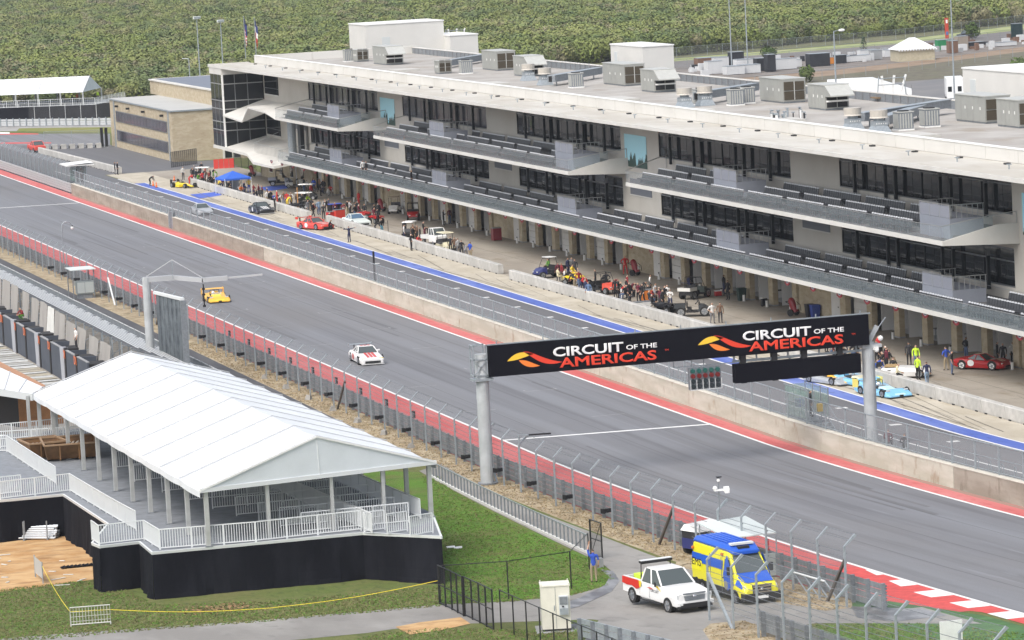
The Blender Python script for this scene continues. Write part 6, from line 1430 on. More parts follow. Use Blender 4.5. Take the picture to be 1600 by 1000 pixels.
POSES = {
 'stand': stand(),
 'hips': stand(el_l=(-.36, .08, 1.16), el_r=(.36, .08, 1.16), wr_l=(-.20, -.04, 1.02), wr_r=(.20, -.04, 1.02), an_l=(-.17, .03, .085), an_r=(.17, .03, .085), kn_l=(-.14, -.02, .48), kn_r=(.14, -.02, .48)),
 'walk': stand(kn_l=(-.10, -.16, .50), an_l=(-.10, -.22, .09), kn_r=(.10, .03, .49), an_r=(.10, .30, .13), el_l=(-.25, .12, 1.15), wr_l=(-.24, .06, .92), el_r=(.25, -.04, 1.14), wr_r=(.24, -.22, .98)),
 'arms_out': stand(el_l=(-.46, 0, 1.42), wr_l=(-.72, 0, 1.45), el_r=(.46, 0, 1.40), wr_r=(.72, 0, 1.38)),
 'arm_up': stand(el_r=(.24, -.12, 1.66), wr_r=(.16, -.16, 1.93), el_l=(-.26, .02, 1.14)),
 'phone': stand(el_l=(-.22, -.10, 1.16), wr_l=(-.10, -.28, 1.28), el_r=(.24, -.08, 1.15), wr_r=(.1, -.26, 1.22), head=(0, -.05, 1.61), face=(0, -.9, -.4)),
 'bend': stand(pelvis=(0, .12, .90), chest=(0, -.18, 1.14), neck=(0, -.36, 1.20), head=(0, -.48, 1.22), face=(0, -.6, -.8), sh_l=(-.19, -.28, 1.15), sh_r=(.19, -.28, 1.15), el_l=(-.22, -.36, .90), el_r=(.22, -.36, .90), wr_l=(-.16, -.48, .70), wr_r=(.16, -.48, .70), hip_l=(-.10, .12, .86), hip_r=(.10, .12, .86), kn_l=(-.12, .02, .47), kn_r=(.12, .04, .47), an_l=(-.13, .10, .085), an_r=(.13, .10, .085)),
 'crouch': stand(pelvis=(0, .18, .40), chest=(0, .0, .70), neck=(0, -.07, .88), head=(0, -.13, 1.0), sh_l=(-.19, -.02, .80), sh_r=(.19, -.02, .80), el_l=(-.26, -.18, .60), el_r=(.26, -.18, .60), wr_l=(-.12, -.38, .52), wr_r=(.12, -.38, .52), hip_l=(-.11, .14, .38), hip_r=(.11, .14, .38), kn_l=(-.17, -.25, .50), kn_r=(.17, -.25, .46), an_l=(-.15, .0, .09), an_r=(.15, .02, .09)),
 'sit': stand(pelvis=(0, .06, .56), chest=(0, .08, .92), neck=(0, .06, 1.11), head=(0, .02, 1.24), sh_l=(-.19, .07, 1.02), sh_r=(.19, .07, 1.02), el_l=(-.25, .0, .76), el_r=(.25, .0, .76), wr_l=(-.15, -.22, .68), wr_r=(.15, -.22, .68), hip_l=(-.10, .02, .53), hip_r=(.10, .02, .53), kn_l=(-.13, -.40, .54), kn_r=(.13, -.40, .54), an_l=(-.13, -.38, .09), an_r=(.13, -.38, .09)),
 'perch': stand(pelvis=(0, .06, .99), chest=(0, .02, 1.33), neck=(0, -.03, 1.51), head=(0, -.09, 1.63), sh_l=(-.19, .0, 1.43), sh_r=(.19, .0, 1.43), el_l=(-.25, -.04, 1.17), el_r=(.25, -.04, 1.17), wr_l=(-.14, -.26, 1.08), wr_r=(.14, -.26, 1.08), hip_l=(-.10, .02, .96), hip_r=(.10, .02, .96), kn_l=(-.14, -.36, .90), kn_r=(.14, -.36, .88), an_l=(-.14, -.34, .46), an_r=(.14, -.32, .44)),
}
PM = {k: body_mesh('body_' + k, v) for k, v in POSES.items()}
def cloth(name, col): return M('cloth_' + name, col, .85)
CL = {k: cloth(k, v) for k, v in dict(black=(.014, .014, .017), dark=(.03, .03, .035), navy=(.02, .025, .07), blue=(.03, .08, .42), denim=(.08, .12, .22), pale_denim=(.2, .28, .38), grey=(.17, .17, .18), pale_grey=(.4, .4, .4), white=(.68, .67, .65), red=(.50, .03, .03), dark_red=(.22, .02, .025), brown=(.14, .08, .05), khaki=(.32, .26, .17), yellow=(.72, .52, .05), hi_vis=(.55, .80, .05), green=(.12, .32, .04), orange=(.6, .16, .03), cream=(.62, .56, .38), teal=(.1, .3, .4), maroon=(.12, .015, .03), steel=(.1, .16, .28)).items()}
skin_a, skin_b = M('skin_light', (.50, .31, .22), .6), M('skin_tan', (.33, .19, .12), .6)
hairs = [M('hair_dark', (.02, .016, .013), .7), M('hair_brown', (.08, .045, .025), .7), M('hair_grey', (.3, .29, .28), .7), CL['white'], CL['red'], CL['yellow'], CL['black']]
NP = 0
def person(px, py, pose, rz, top, leg, label, sleeve=None, hair=0, grp=None, dz=0.0, pos=None, s=1.0, shoe='black'):
    global NP; NP += 1
    p = at(px, py) if pos is None else Vector(pos)
    o = D.objects.new('person', PM[pose]); COL.objects.link(o); o.location = (p.x, p.y, p.z + dz + .012); o.rotation_euler = (0, 0, R(rz)); o.scale = (s * 1.04, s * 1.04, s * 1.03)
    for i, m in enumerate((skin_a if NP % 3 else skin_b, CL[top], CL[sleeve] if sleeve and sleeve != 'skin' else (skin_a if sleeve == 'skin' else CL[top]), CL[leg], CL[shoe], hairs[hair])):
        o.material_slots[i].link = 'OBJECT'; o.material_slots[i].material = m
    return tag(o, label, 'person', grp)
pp_ = person
# marshals and people on the apron side of the barriers
pp_(235.5, 290.5, 'bend', 60, 'black', 'black', 'person in black bending over beside the orange cones')
pp_(286.5, 281, 'stand', 20, 'white', 'dark', 'person in a white shirt standing behind the yellow single seater')
pp_(297, 289, 'bend', 90, 'red', 'red', 'person in red overalls bending over the yellow single seater', hair=4)
pp_(430, 331, 'stand', 90, 'black', 'black', 'person in black with a white cap beside the black race car', hair=3)
pp_(421, 322, 'stand', 60, 'black', 'dark', 'person in black with a white helmet behind the black race car', hair=3)
pp_(516, 359, 'crouch', 80, 'black', 'black', 'person in black crouching at the front of the bright red race car')
pp_(546, 379, 'arms_out', 200, 'navy', 'navy', 'marshal in dark overalls with both arms spread wide on the apron')
pp_(643, 392, 'hips', 60, 'black', 'black', 'marshal in black with a white helmet standing in front of the barrier', hair=3)
pp_(920.5, 471, 'stand', -40, 'steel', 'steel', 'person in blue overalls with a white cap standing in front of the near barrier', hair=3)
pp_(916, 467, 'walk', -60, 'navy', 'dark', 'person in navy half hidden by the one in blue overalls')
# crowd behind the far barrier row
for i, (x, y, po, rz, tp, lg, lab) in enumerate(((302, 284, 'stand', 30, 'dark', 'black', 'person in dark grey, leftmost of the far crowd'), (306.5, 287, 'bend', 60, 'black', 'dark', 'person in black leaning over the barrier left of the far golf cart'), (311, 287, 'sit', 40, 'green', 'black', 'person in dark green seated beside the far golf cart'), (315.5, 274, 'stand', 10, 'black', 'dark', 'person in black standing behind the roof of the far golf cart'), (321, 290, 'stand', 70, 'grey', 'black', 'person in grey in the middle of the far crowd'),
     (326, 289, 'stand', -30, 'brown', 'dark', 'person in brown in the middle of the far crowd'), (331, 294, 'bend', 40, 'black', 'black', 'person in black bending at the barrier left of the blue canopy'), (337, 286, 'stand', 0, 'green', 'dark', 'person in dark green at the right of the far crowd'), (348, 296, 'stand', 60, 'maroon', 'navy', 'person in maroon left under the blue canopy'), (343, 293, 'crouch', 90, 'yellow', 'dark', 'person in yellow crouching left of the blue canopy'),
     (358, 300, 'sit', 20, 'black', 'dark', 'person in black seated under the blue canopy'), (362, 298, 'stand', 40, 'dark', 'navy', 'person in dark clothes in the middle under the blue canopy'), (373, 299, 'stand', -20, 'black', 'black', 'person in black at the right under the blue canopy'), (377, 303, 'crouch', 0, 'orange', 'dark', 'person in orange crouching below the blue canopy'), (382, 305, 'stand', 60, 'navy', 'navy', 'person in navy just right of the blue canopy'))):
    pp_(x, y, po, rz, tp, lg, lab)
pp_(389.5, 301, 'hips', 200, 'yellow', 'blue', 'person in a yellow jacket and blue trousers right of the blue canopy')
pp_(433.5, 320, 'stand', 80, 'red', 'red', 'person in long red overalls with a white cap behind the far barrier', hair=3)
pp_(444, 322, 'stand', 10, 'brown', 'denim', 'person in a brown vest and jeans near the seated yellow jacket')
pp_(450, 325, 'bend', 120, 'yellow', 'yellow', 'person in a yellow jacket bending behind the barrier')
pp_(455.5, 324, 'stand', 100, 'brown', 'dark', 'person in brown behind the bending yellow jacket')
pp_(482, 336, 'stand', 30, 'grey', 'grey', 'person in grey behind the far end of a barrier row'); pp_(489.5, 341, 'walk', 60, 'black', 'black', 'person in black walking through the first barrier gap')
pp_(499, 336, 'stand', 10, 'pale_denim', 'denim', 'tall person in pale denim near the first barrier gap'); pp_(506, 343, 'stand', 150, 'black', 'black', 'person with long dark hair in black near the first barrier gap')
pp_(491, 301, 'stand', -30, 'blue', 'navy', 'person in a blue jacket in front of a far garage'); pp_(501.5, 306.5, 'stand', 60, 'black', 'black', 'person in black beside the blue jacket at a far garage'); pp_(507, 303, 'stand', -60, 'dark', 'dark', 'person in charcoal standing in a far garage'); pp_(513, 306.5, 'crouch', 60, 'white', 'pale_grey', 'person in white crouching at a far garage')
pp_(475, 279, 'sit', 0, 'black', 'black', 'person in black seated against the far stone wall', pos=tuple(at(475, 281)))
pp_(443, 286, 'sit', 75, 'black', 'black', 'person in black riding the buggy with a black roof', dz=.2); pp_(487, 310, 'stand', 40, 'red', 'black', 'person in red beside the far white roofed cart'); pp_(482, 325, 'sit', 30, 'hi_vis', 'dark', 'person in a lime vest on the cart by the orange pole', dz=.25)
pp_(561, 322, 'stand', -70, 'red', 'red', 'tall person in red overalls standing in front of a garage')
pp_(548, 337, 'stand', 60, 'dark_red', 'black', 'person in dark red behind the left quad bike'); pp_(556, 340, 'stand', 80, 'black', 'black', 'person in black behind the left quad bike'); pp_(562, 341, 'sit', 60, 'maroon', 'black', 'person in maroon seated on the left quad bike', dz=.25, hair=3)
pp_(586, 347, 'sit', 15, 'maroon', 'dark_red', 'person in maroon riding the right quad bike', dz=.3); pp_(592, 341, 'stand', 15, 'black', 'black', 'person in black standing behind the right quad bike')
pp_(514, 347, 'crouch', 60, 'black', 'navy', 'person in black crouching beside the red tool boxes'); pp_(523, 340, 'bend', 0, 'navy', 'dark', 'person in navy bending over the blue lidded box')
pp_(588, 366, 'bend', 80, 'black', 'dark', 'person in black bending over the middle barrier, left of a pair'); pp_(597, 367, 'stand', 20, 'black', 'teal', 'person in black and teal leaning at the middle barrier, right of a pair')
pp_(632, 377, 'stand', 70, 'white', 'navy', 'person in a white shirt and navy shorts beside the cart'); pp_(646, 380, 'stand', 40, 'black', 'black', 'person in black behind the marshal with the white helmet'); pp_(663, 371, 'sit', 70, 'black', 'black', 'person in black seated on the load bed of the white mini truck', dz=.35); pp_(653, 384, 'crouch', 40, 'red', 'dark', 'person in red and black crouching left of the mini truck'); pp_(657, 381, 'stand', 80, 'black', 'black', 'person in black beside the load bed of the mini truck')
for x, y, po, rz, tp, lg, lab, hr in ((704.5, 396, 'stand', 150, 'black', 'black', 'person in black, first from the left in the row leaning on the barrier', 0), (711, 397, 'stand', 160, 'brown', 'dark', 'person in brown, second from the left in the row leaning on the barrier', 1), (716.5, 399, 'stand', 200, 'pale_grey', 'grey', 'person in pale grey in the middle of the row leaning on the barrier', 1), (722, 402, 'stand', 170, 'black', 'dark', 'big person in black in the row leaning on the barrier', 0), (728.5, 404, 'bend', 150, 'grey', 'grey', 'person in grey with a straw hat leaning on the barrier', 5), (735.5, 405, 'stand', 120, 'blue', 'khaki', 'person in a blue shirt at the right end of the row on the barrier', 1)):
    pp_(x, y, po, rz, tp, lg, lab, hair=hr, sleeve='skin' if tp == 'blue' else None)
pp_(693.5, 352.5, 'phone', 80, 'black', 'black', 'person in black looking at a phone in front of a garage'); pp_(703, 350, 'stand', 20, 'maroon', 'denim', 'person in maroon and jeans at a garage door')
# right half of the pit lane
pp_(857, 431, 'sit', -75, 'green', 'dark', 'driver in a green vest on the navy buggy', dz=.3)
pp_(873, 441, 'sit', 100, 'cream', 'cream', 'person in cream overalls seated behind the barrier, left of two'); pp_(884, 443, 'sit', 60, 'white', 'khaki', 'person in white overalls seated behind the barrier, right of two'); pp_(888, 432, 'stand', 40, 'navy', 'navy', 'person in navy behind the yellow quad bike'); pp_(894, 431, 'stand', 0, 'grey', 'dark', 'person in a grey check shirt behind the yellow quad bike'); pp_(899, 434, 'stand', -20, 'dark', 'dark', 'person in charcoal behind the yellow quad bike, on the right')
pp_(896, 441, 'sit', 40, 'yellow', 'yellow', 'person in yellow overalls riding the yellow quad bike', dz=.3); pp_(911, 455, 'bend', 20, 'red', 'navy', 'person in a red shirt bending behind the near barrier')
pp_(977.5, 430, 'hips', 0, 'red', 'red', 'person in bright red fire overalls in front of a garage', s=1.06); pp_(967, 467, 'stand', 60, 'black', 'black', 'person in black behind the near barrier beside the red jacket'); pp_(974, 468, 'bend', 30, 'red', 'white', 'person in a red jacket at the near barrier'); pp_(981, 460, 'stand', 90, 'dark_red', 'dark', 'person in dark red behind the red jacket')
pp_(1017, 460, 'stand', 60, 'white', 'black', 'person in black and white behind the orange trolley', sleeve='black'); pp_(1020, 470, 'crouch', 30, 'dark_red', 'dark', 'person in dark red beside the orange trolley'); pp_(1043.5, 476.5, 'stand', -10, 'white', 'black', 'person in a grey jacket over white and black leggings in the open', sleeve='grey', hair=1)
pp_(1020, 484, 'sit', 60, 'black', 'black', 'person in black with a white cap seated behind the near barrier', hair=3); pp_(1036, 484, 'stand', 40, 'dark', 'black', 'person in charcoal with an orange stripe right of the seated cap'); pp_(1078, 460, 'sit', 125, 'navy', 'navy', 'person in navy seated in the grey green buggy', dz=.35); pp_(1092, 441, 'stand', 120, 'dark', 'denim', 'person in dark top and jeans at a garage column right of the buggy')
pp_(1113.5, 506, 'hips', 10, 'white', 'grey', 'person in a white shirt above the gantry banner, left of two', sleeve='skin'); pp_(1126, 505, 'stand', 150, 'brown', 'dark', 'person in brown above the gantry banner, right of two')
pp_(1131.5, 460, 'stand', 90, 'black', 'navy', 'person in black, left of two in front of a garage by the red cooler'); pp_(1138, 469, 'stand', -60, 'black', 'black', 'person in black shorts, right of two by the red cooler')
for x, y, po, rz, tp, lg, lab in ((1303, 566, 'stand', 60, 'dark_red', 'dark', 'person in dark red seen under the gantry banner, left'), (1315, 562, 'bend', 30, 'navy', 'navy', 'person in navy bending under the gantry banner'), (1262, 556, 'stand', 0, 'red', 'dark', 'person in red seen between banner and dark board'),
      (1373, 560, 'stand', 100, 'red', 'dark', 'person in a red vest right of the gantry column'), (1377, 572, 'stand', 40, 'black', 'black', 'person in black under the red vest'), (1386, 580, 'stand', 90, 'maroon', 'black', 'person in maroon beside the tyre right of the gantry column'), (1371, 590, 'bend', 40, 'blue', 'denim', 'person in a blue helmet and shirt bending over the blue race car'), (1421, 571, 'stand', 170, 'dark', 'black', 'person in charcoal beside the lime vest'), (1432, 576, 'stand', -10, 'hi_vis', 'denim', 'person in a lime vest and jeans standing behind the near barrier'),
      (1435, 594, 'stand', 120, 'hi_vis', 'black', 'person in a lime top leaning on the end of the near barrier'), (1449, 603, 'walk', 170, 'navy', 'pale_denim', 'person in a navy hooded top and pale jeans walking behind the barrier'), (1479, 579, 'hips', 190, 'blue', 'khaki', 'person in a blue polo shirt and khaki trousers'), (1488, 586, 'stand', 60, 'black', 'denim', 'person in a black jacket and jeans beside the blue polo shirt'), (1510, 563, 'hips', 100, 'black', 'denim', 'tall person in a black jacket at a garage column'),
      (1559, 571, 'stand', 60, 'black', 'black', 'person in black in the garage behind the red coupe, left of two'), (1568, 573, 'stand', -40, 'black', 'black', 'person in black in the garage behind the red coupe, right of two'), (1583, 571, 'stand', 10, 'white', 'black', 'person in a white shirt and black trousers in the garage on the right')):
    pp_(x, y, po, rz, tp, lg, lab, sleeve='skin' if 'polo' in lab else None)
b = at(1404, 610); pp_(0, 0, 'perch', 70, 'cream', 'black', 'person in a cream vest and black trousers sitting on the barrier end', pos=(103.6, b.y + 1.2, 0.0))
for x, lab in ((88.85, 'person in maroon, left of two sitting on the platform behind the pit wall'), (88.9, 'person in dark clothes, right of two sitting on the platform behind the pit wall')):
    y = 229.0 if 'left' in lab else 226.4; pp_(0, 0, 'sit', 150, 'maroon' if 'left' in lab else 'dark', 'black', lab, pos=(x, y, ztb(y) + .95))
pp_(0, 0, 'stand', 60, 'dark', 'dark', 'person in dark clothes standing in the glass flag booth by the gantry column', pos=(89.6, 244.6, ztb(244.6) + 1.42))
pp_(0, 0, 'stand', 90, 'black', 'navy', 'person in black in the far flag booth, left of two', pos=(89.4, 516.4, 1.42)); pp_(0, 0, 'stand', 20, 'pale_grey', 'dark', 'person in pale grey in the far flag booth, right of two', pos=(89.7, 514.4, 1.42))
pp_(0, 0, 'stand', 80, 'dark', 'dark', 'person in dark clothes standing at the far pit entry barrier, left of two', pos=tuple(at(180, 273))); pp_(0, 0, 'stand', 60, 'black', 'dark', 'person in black standing at the far pit entry barrier, right of two', pos=tuple(at(184, 273)))
# gate keeper near the camera
pp_(928.5, 911, 'arm_up', 170, 'blue', 'khaki', 'person in a royal blue shirt and khaki trousers holding the open gate', sleeve='skin', hair=1, s=1.0)
# stand and balcony
pp_(0, 0, 'crouch', -60, 'dark_red', 'green', 'person in a dark red jacket with a white cap behind the grey cover sheets', hair=3, pos=(52.9, 337, 2.3)); pp_(0, 0, 'stand', -80, 'white', 'dark', 'person in a white shirt standing in a gap between the grey cover sheets', sleeve='skin', pos=(53.2, 312.3, 2.2))
pp_(0, 0, 'stand', 20, 'white', 'dark', 'person in white with a red cap on the lower balcony, left of two', hair=4, pos=(110.0, 445.0, 4.65)); pp_(0, 0, 'stand', -70, 'black', 'black', 'person in black on the lower balcony, right of two', pos=(110.0, 443.4, 4.65)); pp_(0, 0, 'stand', 60, 'black', 'black', 'person in black alone on the lower balcony by the hand rail', pos=(110.2, 424, 4.65))

# more of the crowd, in the clusters the pit lane shows
def crowd(px0, py0, px1, py1, n, seed, where, dy=5):
    random.seed(seed); words = dict(black='black', dark='charcoal', navy='navy', grey='grey', red='red', dark_red='dark red', brown='brown', white='white', blue='blue', green='green', pale_grey='pale grey', khaki='khaki', maroon='maroon')
    for i in range(n):
        t = (i + random.uniform(.15, .85)) / n; x, y = px0 + (px1 - px0) * t, py0 + (py1 - py0) * t - random.uniform(0, dy); tp = random.choice(['black'] * 6 + ['dark', 'dark', 'navy', 'grey', 'red', 'dark_red', 'brown', 'white', 'blue', 'maroon', 'pale_grey']); lg = random.choice(['black', 'black', 'dark', 'denim', 'navy', 'khaki']); po = random.choice(['stand', 'stand', 'hips', 'walk', 'bend', 'crouch', 'sit', 'phone'])
        ps = dict(stand='standing', hips='standing firm', walk='walking', bend='bending', crouch='crouching', sit='seated', phone='looking down')[po]
        pp_(x, y, po, random.uniform(-180, 180), tp, lg, 'person in %s %s %s, %s from the left' % (words[tp], ps, where, ('first', 'second', 'third', 'fourth', 'fifth', 'sixth', 'seventh', 'eighth', 'ninth')[i]), hair=random.choice((0, 0, 1, 2, 3, 6)))
crowd(300, 286, 338, 294, 8, 1, 'in the far barrier crowd'); crowd(345, 297, 384, 306, 7, 2, 'around the blue canopy'); crowd(395, 312, 432, 322, 6, 3, 'behind the black race car'); crowd(462, 326, 512, 343, 6, 4, 'at the first barrier gap', 14)
crowd(540, 342, 600, 352, 5, 5, 'around the quad bikes', 8); crowd(868, 442, 915, 456, 7, 6, 'around the yellow quad bike'); crowd(958, 466, 1040, 486, 8, 7, 'behind the near barrier trolleys'); crowd(630, 374, 668, 384, 4, 8, 'by the mini truck'); crowd(1368, 572, 1398, 590, 5, 9, 'beside the gantry column', 12); crowd(1285, 552, 1345, 572, 5, 10, 'seen under the gantry banner', 8)

crowd(303, 280, 336, 286, 8, 21, 'behind the far crowd', 3); crowd(395, 318, 460, 328, 8, 22, 'along the far barrier row', 8); crowd(505, 338, 560, 346, 8, 23, 'left of the quads', 8); crowd(925, 456, 1000, 474, 8, 24, 'by the red bonnet buggy', 8); crowd(1000, 472, 1050, 486, 7, 25, 'right of the orange trolley', 10); crowd(470, 300, 520, 310, 6, 26, 'before the far garages', 6)
# ================================================================== near fences and small things at the bottom of the picture
def chain_fence(name, pts, label, h=1.95, mat=None, net=None, pitch=2.4, top=True, mid=False, low=True, r=.035):
    mat = mat or black; t = thing(name, label, 'fence', (pts[0][0], pts[0][1], 0)); allp = []
    for a, b in zip(pts[:-1], pts[1:]):
        a, b = Vector((a[0], a[1])), Vector((b[0], b[1])); n = max(1, round((b - a).length / pitch)); allp += [a.lerp(b, i / n) for i in range(n)]
    allp.append(Vector((pts[-1][0], pts[-1][1]))); pm = MB().cyl((0, 0, 0), (0, 0, h), r, mat, n=8).mesh('post')
    for p in allp: put('post', pm, t, (p.x - pts[0][0], p.y - pts[0][1], ztb(p.y)))
    Z = lambda p, z: (p.x, p.y, ztb(p.y) + z); m = MB()
    for z, on in ((h - .03, top), (h * .5, mid), (.08, low)):
        if on: m.tube([Z(p, z) for p in allp], r * .7, mat, 6)
    m.build('rail', t, world=True)
    if net:
        for p, q in zip(allp[:-1], allp[1:]): m = MB(); m.face([Z(p, .05), Z(q, .05), Z(q, h - .05), Z(p, h - .05)], net); m.build('net', t, world=True)
    return t
blk_net = see_through('black_chain_link', (.01, .01, .012), .30, .6)
q0, q1 = at(687, 944), at(774, 985); dr_ = (q1 - q0)
dr_.z = 0; dl = dr_.length
chain_fence('chain_link_fence', [(q1.x + .3, q1.y), (q1.x + dr_.x / dl * 24, q1.y + dr_.y / dl * 24)], 'black chain link fence running off the bottom edge past the white cabinet', net=see_through('thin_chain_link', (.01, .01, .012), .10, .6), low=False)
q2 = at(727, 963)
for a, b, lab in ((q0, q2, 'black chain link gate leaf next to the skirted deck'), (q2, q1, 'black chain link gate leaf nearest the white cabinet')):
    chain_fence('chain_link_gate', [(a.x, a.y), ((a.x + b.x) / 2, (a.y + b.y) / 2), (b.x - .08, b.y)], lab, 2.0, net=blk_net, mid=True, r=.045, pitch=1.2)
q3, q4, q5 = at(795, 936), at(893, 920), at(921, 890)
chain_fence('chain_link_fence', [(q0.x + .1, q0.y + .2), (q3.x, q3.y), (q4.x, q4.y), (q5.x, q5.y)], 'black chain link fence climbing the lawn from deck to gate', net=see_through('faint_chain_link', (.01, .01, .012), .07, .6), pitch=40, low=False)
# white kerb fence along the lawn
f0, f1 = at(668, 742), at(920, 866)
t = thing('picket_fence', 'low fence of dark bars on a white kerb between lawn and service path', 'fence', (f0.x, f0.y, 0)); n = 46; m = MB(); k = MB(); b_p = MB().box(-.035, .035, -.035, .035, 0, 1.05, galv_d).mesh('bar')
P = lambda i, z: Vector((f0.x + (f1.x - f0.x) * i / n, f0.y + (f1.y - f0.y) * i / n, ztb(f0.y + (f1.y - f0.y) * i / n) + z))
for i in range(n + 1): put('bar', b_p, t, P(i, 0) - Vector((f0.x, f0.y, 0)))
for i in range(0, n, 2): m.bar(P(i, 1.03), P(min(i + 2, n), 1.03), .06, .06, galv); k.bar(P(i, .06), P(min(i + 2, n), .06), .14, .16, M('white_kerb', (.6, .6, .58), .8))
m.build('rail', t, world=True); k.build('kerb', t, world=True)
g0 = at(924, 869); t = thing('chain_link_gate', 'black chain link gate leaf held open beside the blue shirt', 'gate', tuple(g0), R(6)); m = MB()
m.tube([(0, 0, .1), (0, 0, 2.0), (0, -1.5, 2.0), (0, -1.5, .1), (0, 0, .1)], .05, black); m.tube([(0, 0, 1.0), (0, -1.5, 1.0)], .03, black); m.tube([(0, 0, .1), (0, -1.5, 2.0)], .02, black); m.build('frame', t)
m = MB(); m.face([(0, -.02, .1), (0, -1.48, .1), (0, -1.48, 2.0), (0, -.02, 2.0)], blk_net); m.build('net', t)
p = at(933, 887); m = MB(); m.box(p.x - .12, p.x + .3, p.y - .2, p.y + .2, p.z, p.z + .5, conc_grey); solo(m, 'concrete_stub', 'short concrete stub beside the open gate', 'stub', tuple(p))
# cabinet
p = at(873, 986); t = thing('equipment_cabinet', 'white equipment cabinet with a small air conditioner in front of the black fence', 'cabinet', tuple(p + Vector((-.75, .1, 0))), R(-14)); cb = M('cabinet_cream', (.66, .64, .55), .5, var=.05)
m = MB(); m.box(0, 1.35, 0, 1.25, .12, 2.15, cb); m.box(-.03, 1.38, -.03, 1.28, 2.15, 2.2, cb); m.box(.0, 1.35, .02, 1.25, 0, .12, blackm)
for x in (.0, 1.3):
    for y in (.0, 1.2): m.box(x, x + .05, y, y + .05, 2.2, 2.28, cb)
m.build('casing', t); m = MB(); m.box(.82, 1.25, -.16, -.0, .8, 1.7, M('aircon_grey', (.5, .53, .55), .5)); m.box(.85, 1.22, -.18, -.16, 1.3, 1.66, galv_d); m.box(.85, 1.22, -.18, -.16, .84, 1.12, galv); m.box(.95, 1.05, -.19, -.18, 1.17, 1.24, black); m.build('air_conditioner', t)
m = MB(); m.box(.66, .68, -.01, 0, .14, 2.13, galv_d); m.box(.58, .62, -.03, 0, 1.0, 1.25, galv); m.build('door_seam', t)
m = MB(); m.box(-.3, 1.8, -.4, 1.6, -.05, .03, conc_grey); m.build('plinth', t)
# crowd barriers, rope, sign, debris
def barrier(px0, px1, label, h=.95):
    a, b = at(*px0), at(*px1); t = thing('crowd_barrier', label, 'barrier', tuple(a)); d = b - a; m = MB(); u = Vector((0, 0, 1))
    m.tube([a + u * .08, a + u * h, b + u * h, b + u * .08, a + u * .08], .035, M('pale_tube', (.55, .55, .52), .45, .2)); m.build('frame', t, world=True); m = MB()
    for i in range(1, 13): m.tube([a + d * (i / 13) + u * .08, a + d * (i / 13) + u * h], .014, MATS['pale_tube'], 5)
    for i in range(1, 4): m.tube([a + u * h * i / 4, b + u * h * i / 4], .012, MATS['pale_tube'], 5)
    o = m.build('bars', t, world=True); o['kind'] = 'stuff'
    m = MB()
    for q in (a, b): m.bar(q + Vector((-.05, -.3, .03)), q + Vector((.05, .3, .03)), .05, .05, MATS['pale_tube'])
    m.build('foot', t, world=True)
barrier((111, 979), (173, 974), 'silver crowd barrier with bars standing on the grass by the bottom road')
a, b = at(55.5, 902), at(67.5, 912); m = MB(); m.face([a + Vector((0, 0, .25)), b + Vector((0, 0, .25)), b + Vector((0, 0, 1.15)), a + Vector((0, 0, 1.2))], M('grey_sign_back', (.42, .44, .44), .5)); m.tube([a, a + Vector((0, 0, 1.25))], .035, galv); m.tube([b, b + Vector((0, 0, 1.2))], .035, galv); solo(m, 'sign_panel', 'plain grey sign panel on two legs at the edge of the bare earth', 'sign', tuple(a))
m = MB(); rope = M('yellow_rope', (.72, .58, .04), .7); cat = []
for (x0, y0, z0), (x1, y1, z1) in (((68, 912, .95), (111, 979, .75)), ((173, 974, .7), (420, 961, .35)), ((420, 961, .35), (687, 944, 1.2))):
    a, b = at(x0, y0), at(x1, y1)
    for i in range(12):
        t0 = i / 11; q = a.lerp(b, t0); cat.append((q.x, q.y, ztb(q.y) + z0 + (z1 - z0) * t0 - .15 * math.sin(math.pi * t0)))
m.tube(cat, .016, rope, 5); solo(m, 'yellow_rope', 'yellow rope strung past the black skirted deck to the chain link gate', 'rope', cat[0])
m = MB(); random.seed(8); p = at(345, 952); mulch = M('brown_mulch', (.25, .16, .08), .95, var=.4, scale=6)
for i in range(260): x, y = p.x + random.gauss(0, .9), p.y + random.gauss(0, .8); s = random.uniform(.05, .13); z = ztb(y); a = random.uniform(0, 3); m.face([(x, y, z + .03), (x + s * math.cos(a), y + s * math.sin(a), z + .02 + s * .5), (x - s * math.sin(a), y + s * math.cos(a), z + .05 + s * .7)], mulch)
o = solo(m, 'mulch_heap', 'brown mulch heap at the foot of the black skirt', 'mulch', tuple(p)); o['kind'] = 'stuff'
m = MB(); p = at(708, 858)
for dx, dy in ((-.25, .3), (.05, -.1)): m.hexa([(p.x + dx, p.y + dy, p.z + .02), (p.x + dx + .45, p.y + dy, p.z + .02), (p.x + dx + .5, p.y + dy + .25, p.z + .05), (p.x + dx, p.y + dy + .25, p.z + .05), (p.x + dx, p.y + dy, p.z + .06), (p.x + dx + .45, p.y + dy, p.z + .06), (p.x + dx + .5, p.y + dy + .25, p.z + .1), (p.x + dx, p.y + dy + .25, p.z + .1)], white)
o = solo(m, 'plastic_sheets', 'two scraps of white board lying on the lawn by the deck corner', 'scrap', tuple(p)); o['kind'] = 'stuff'
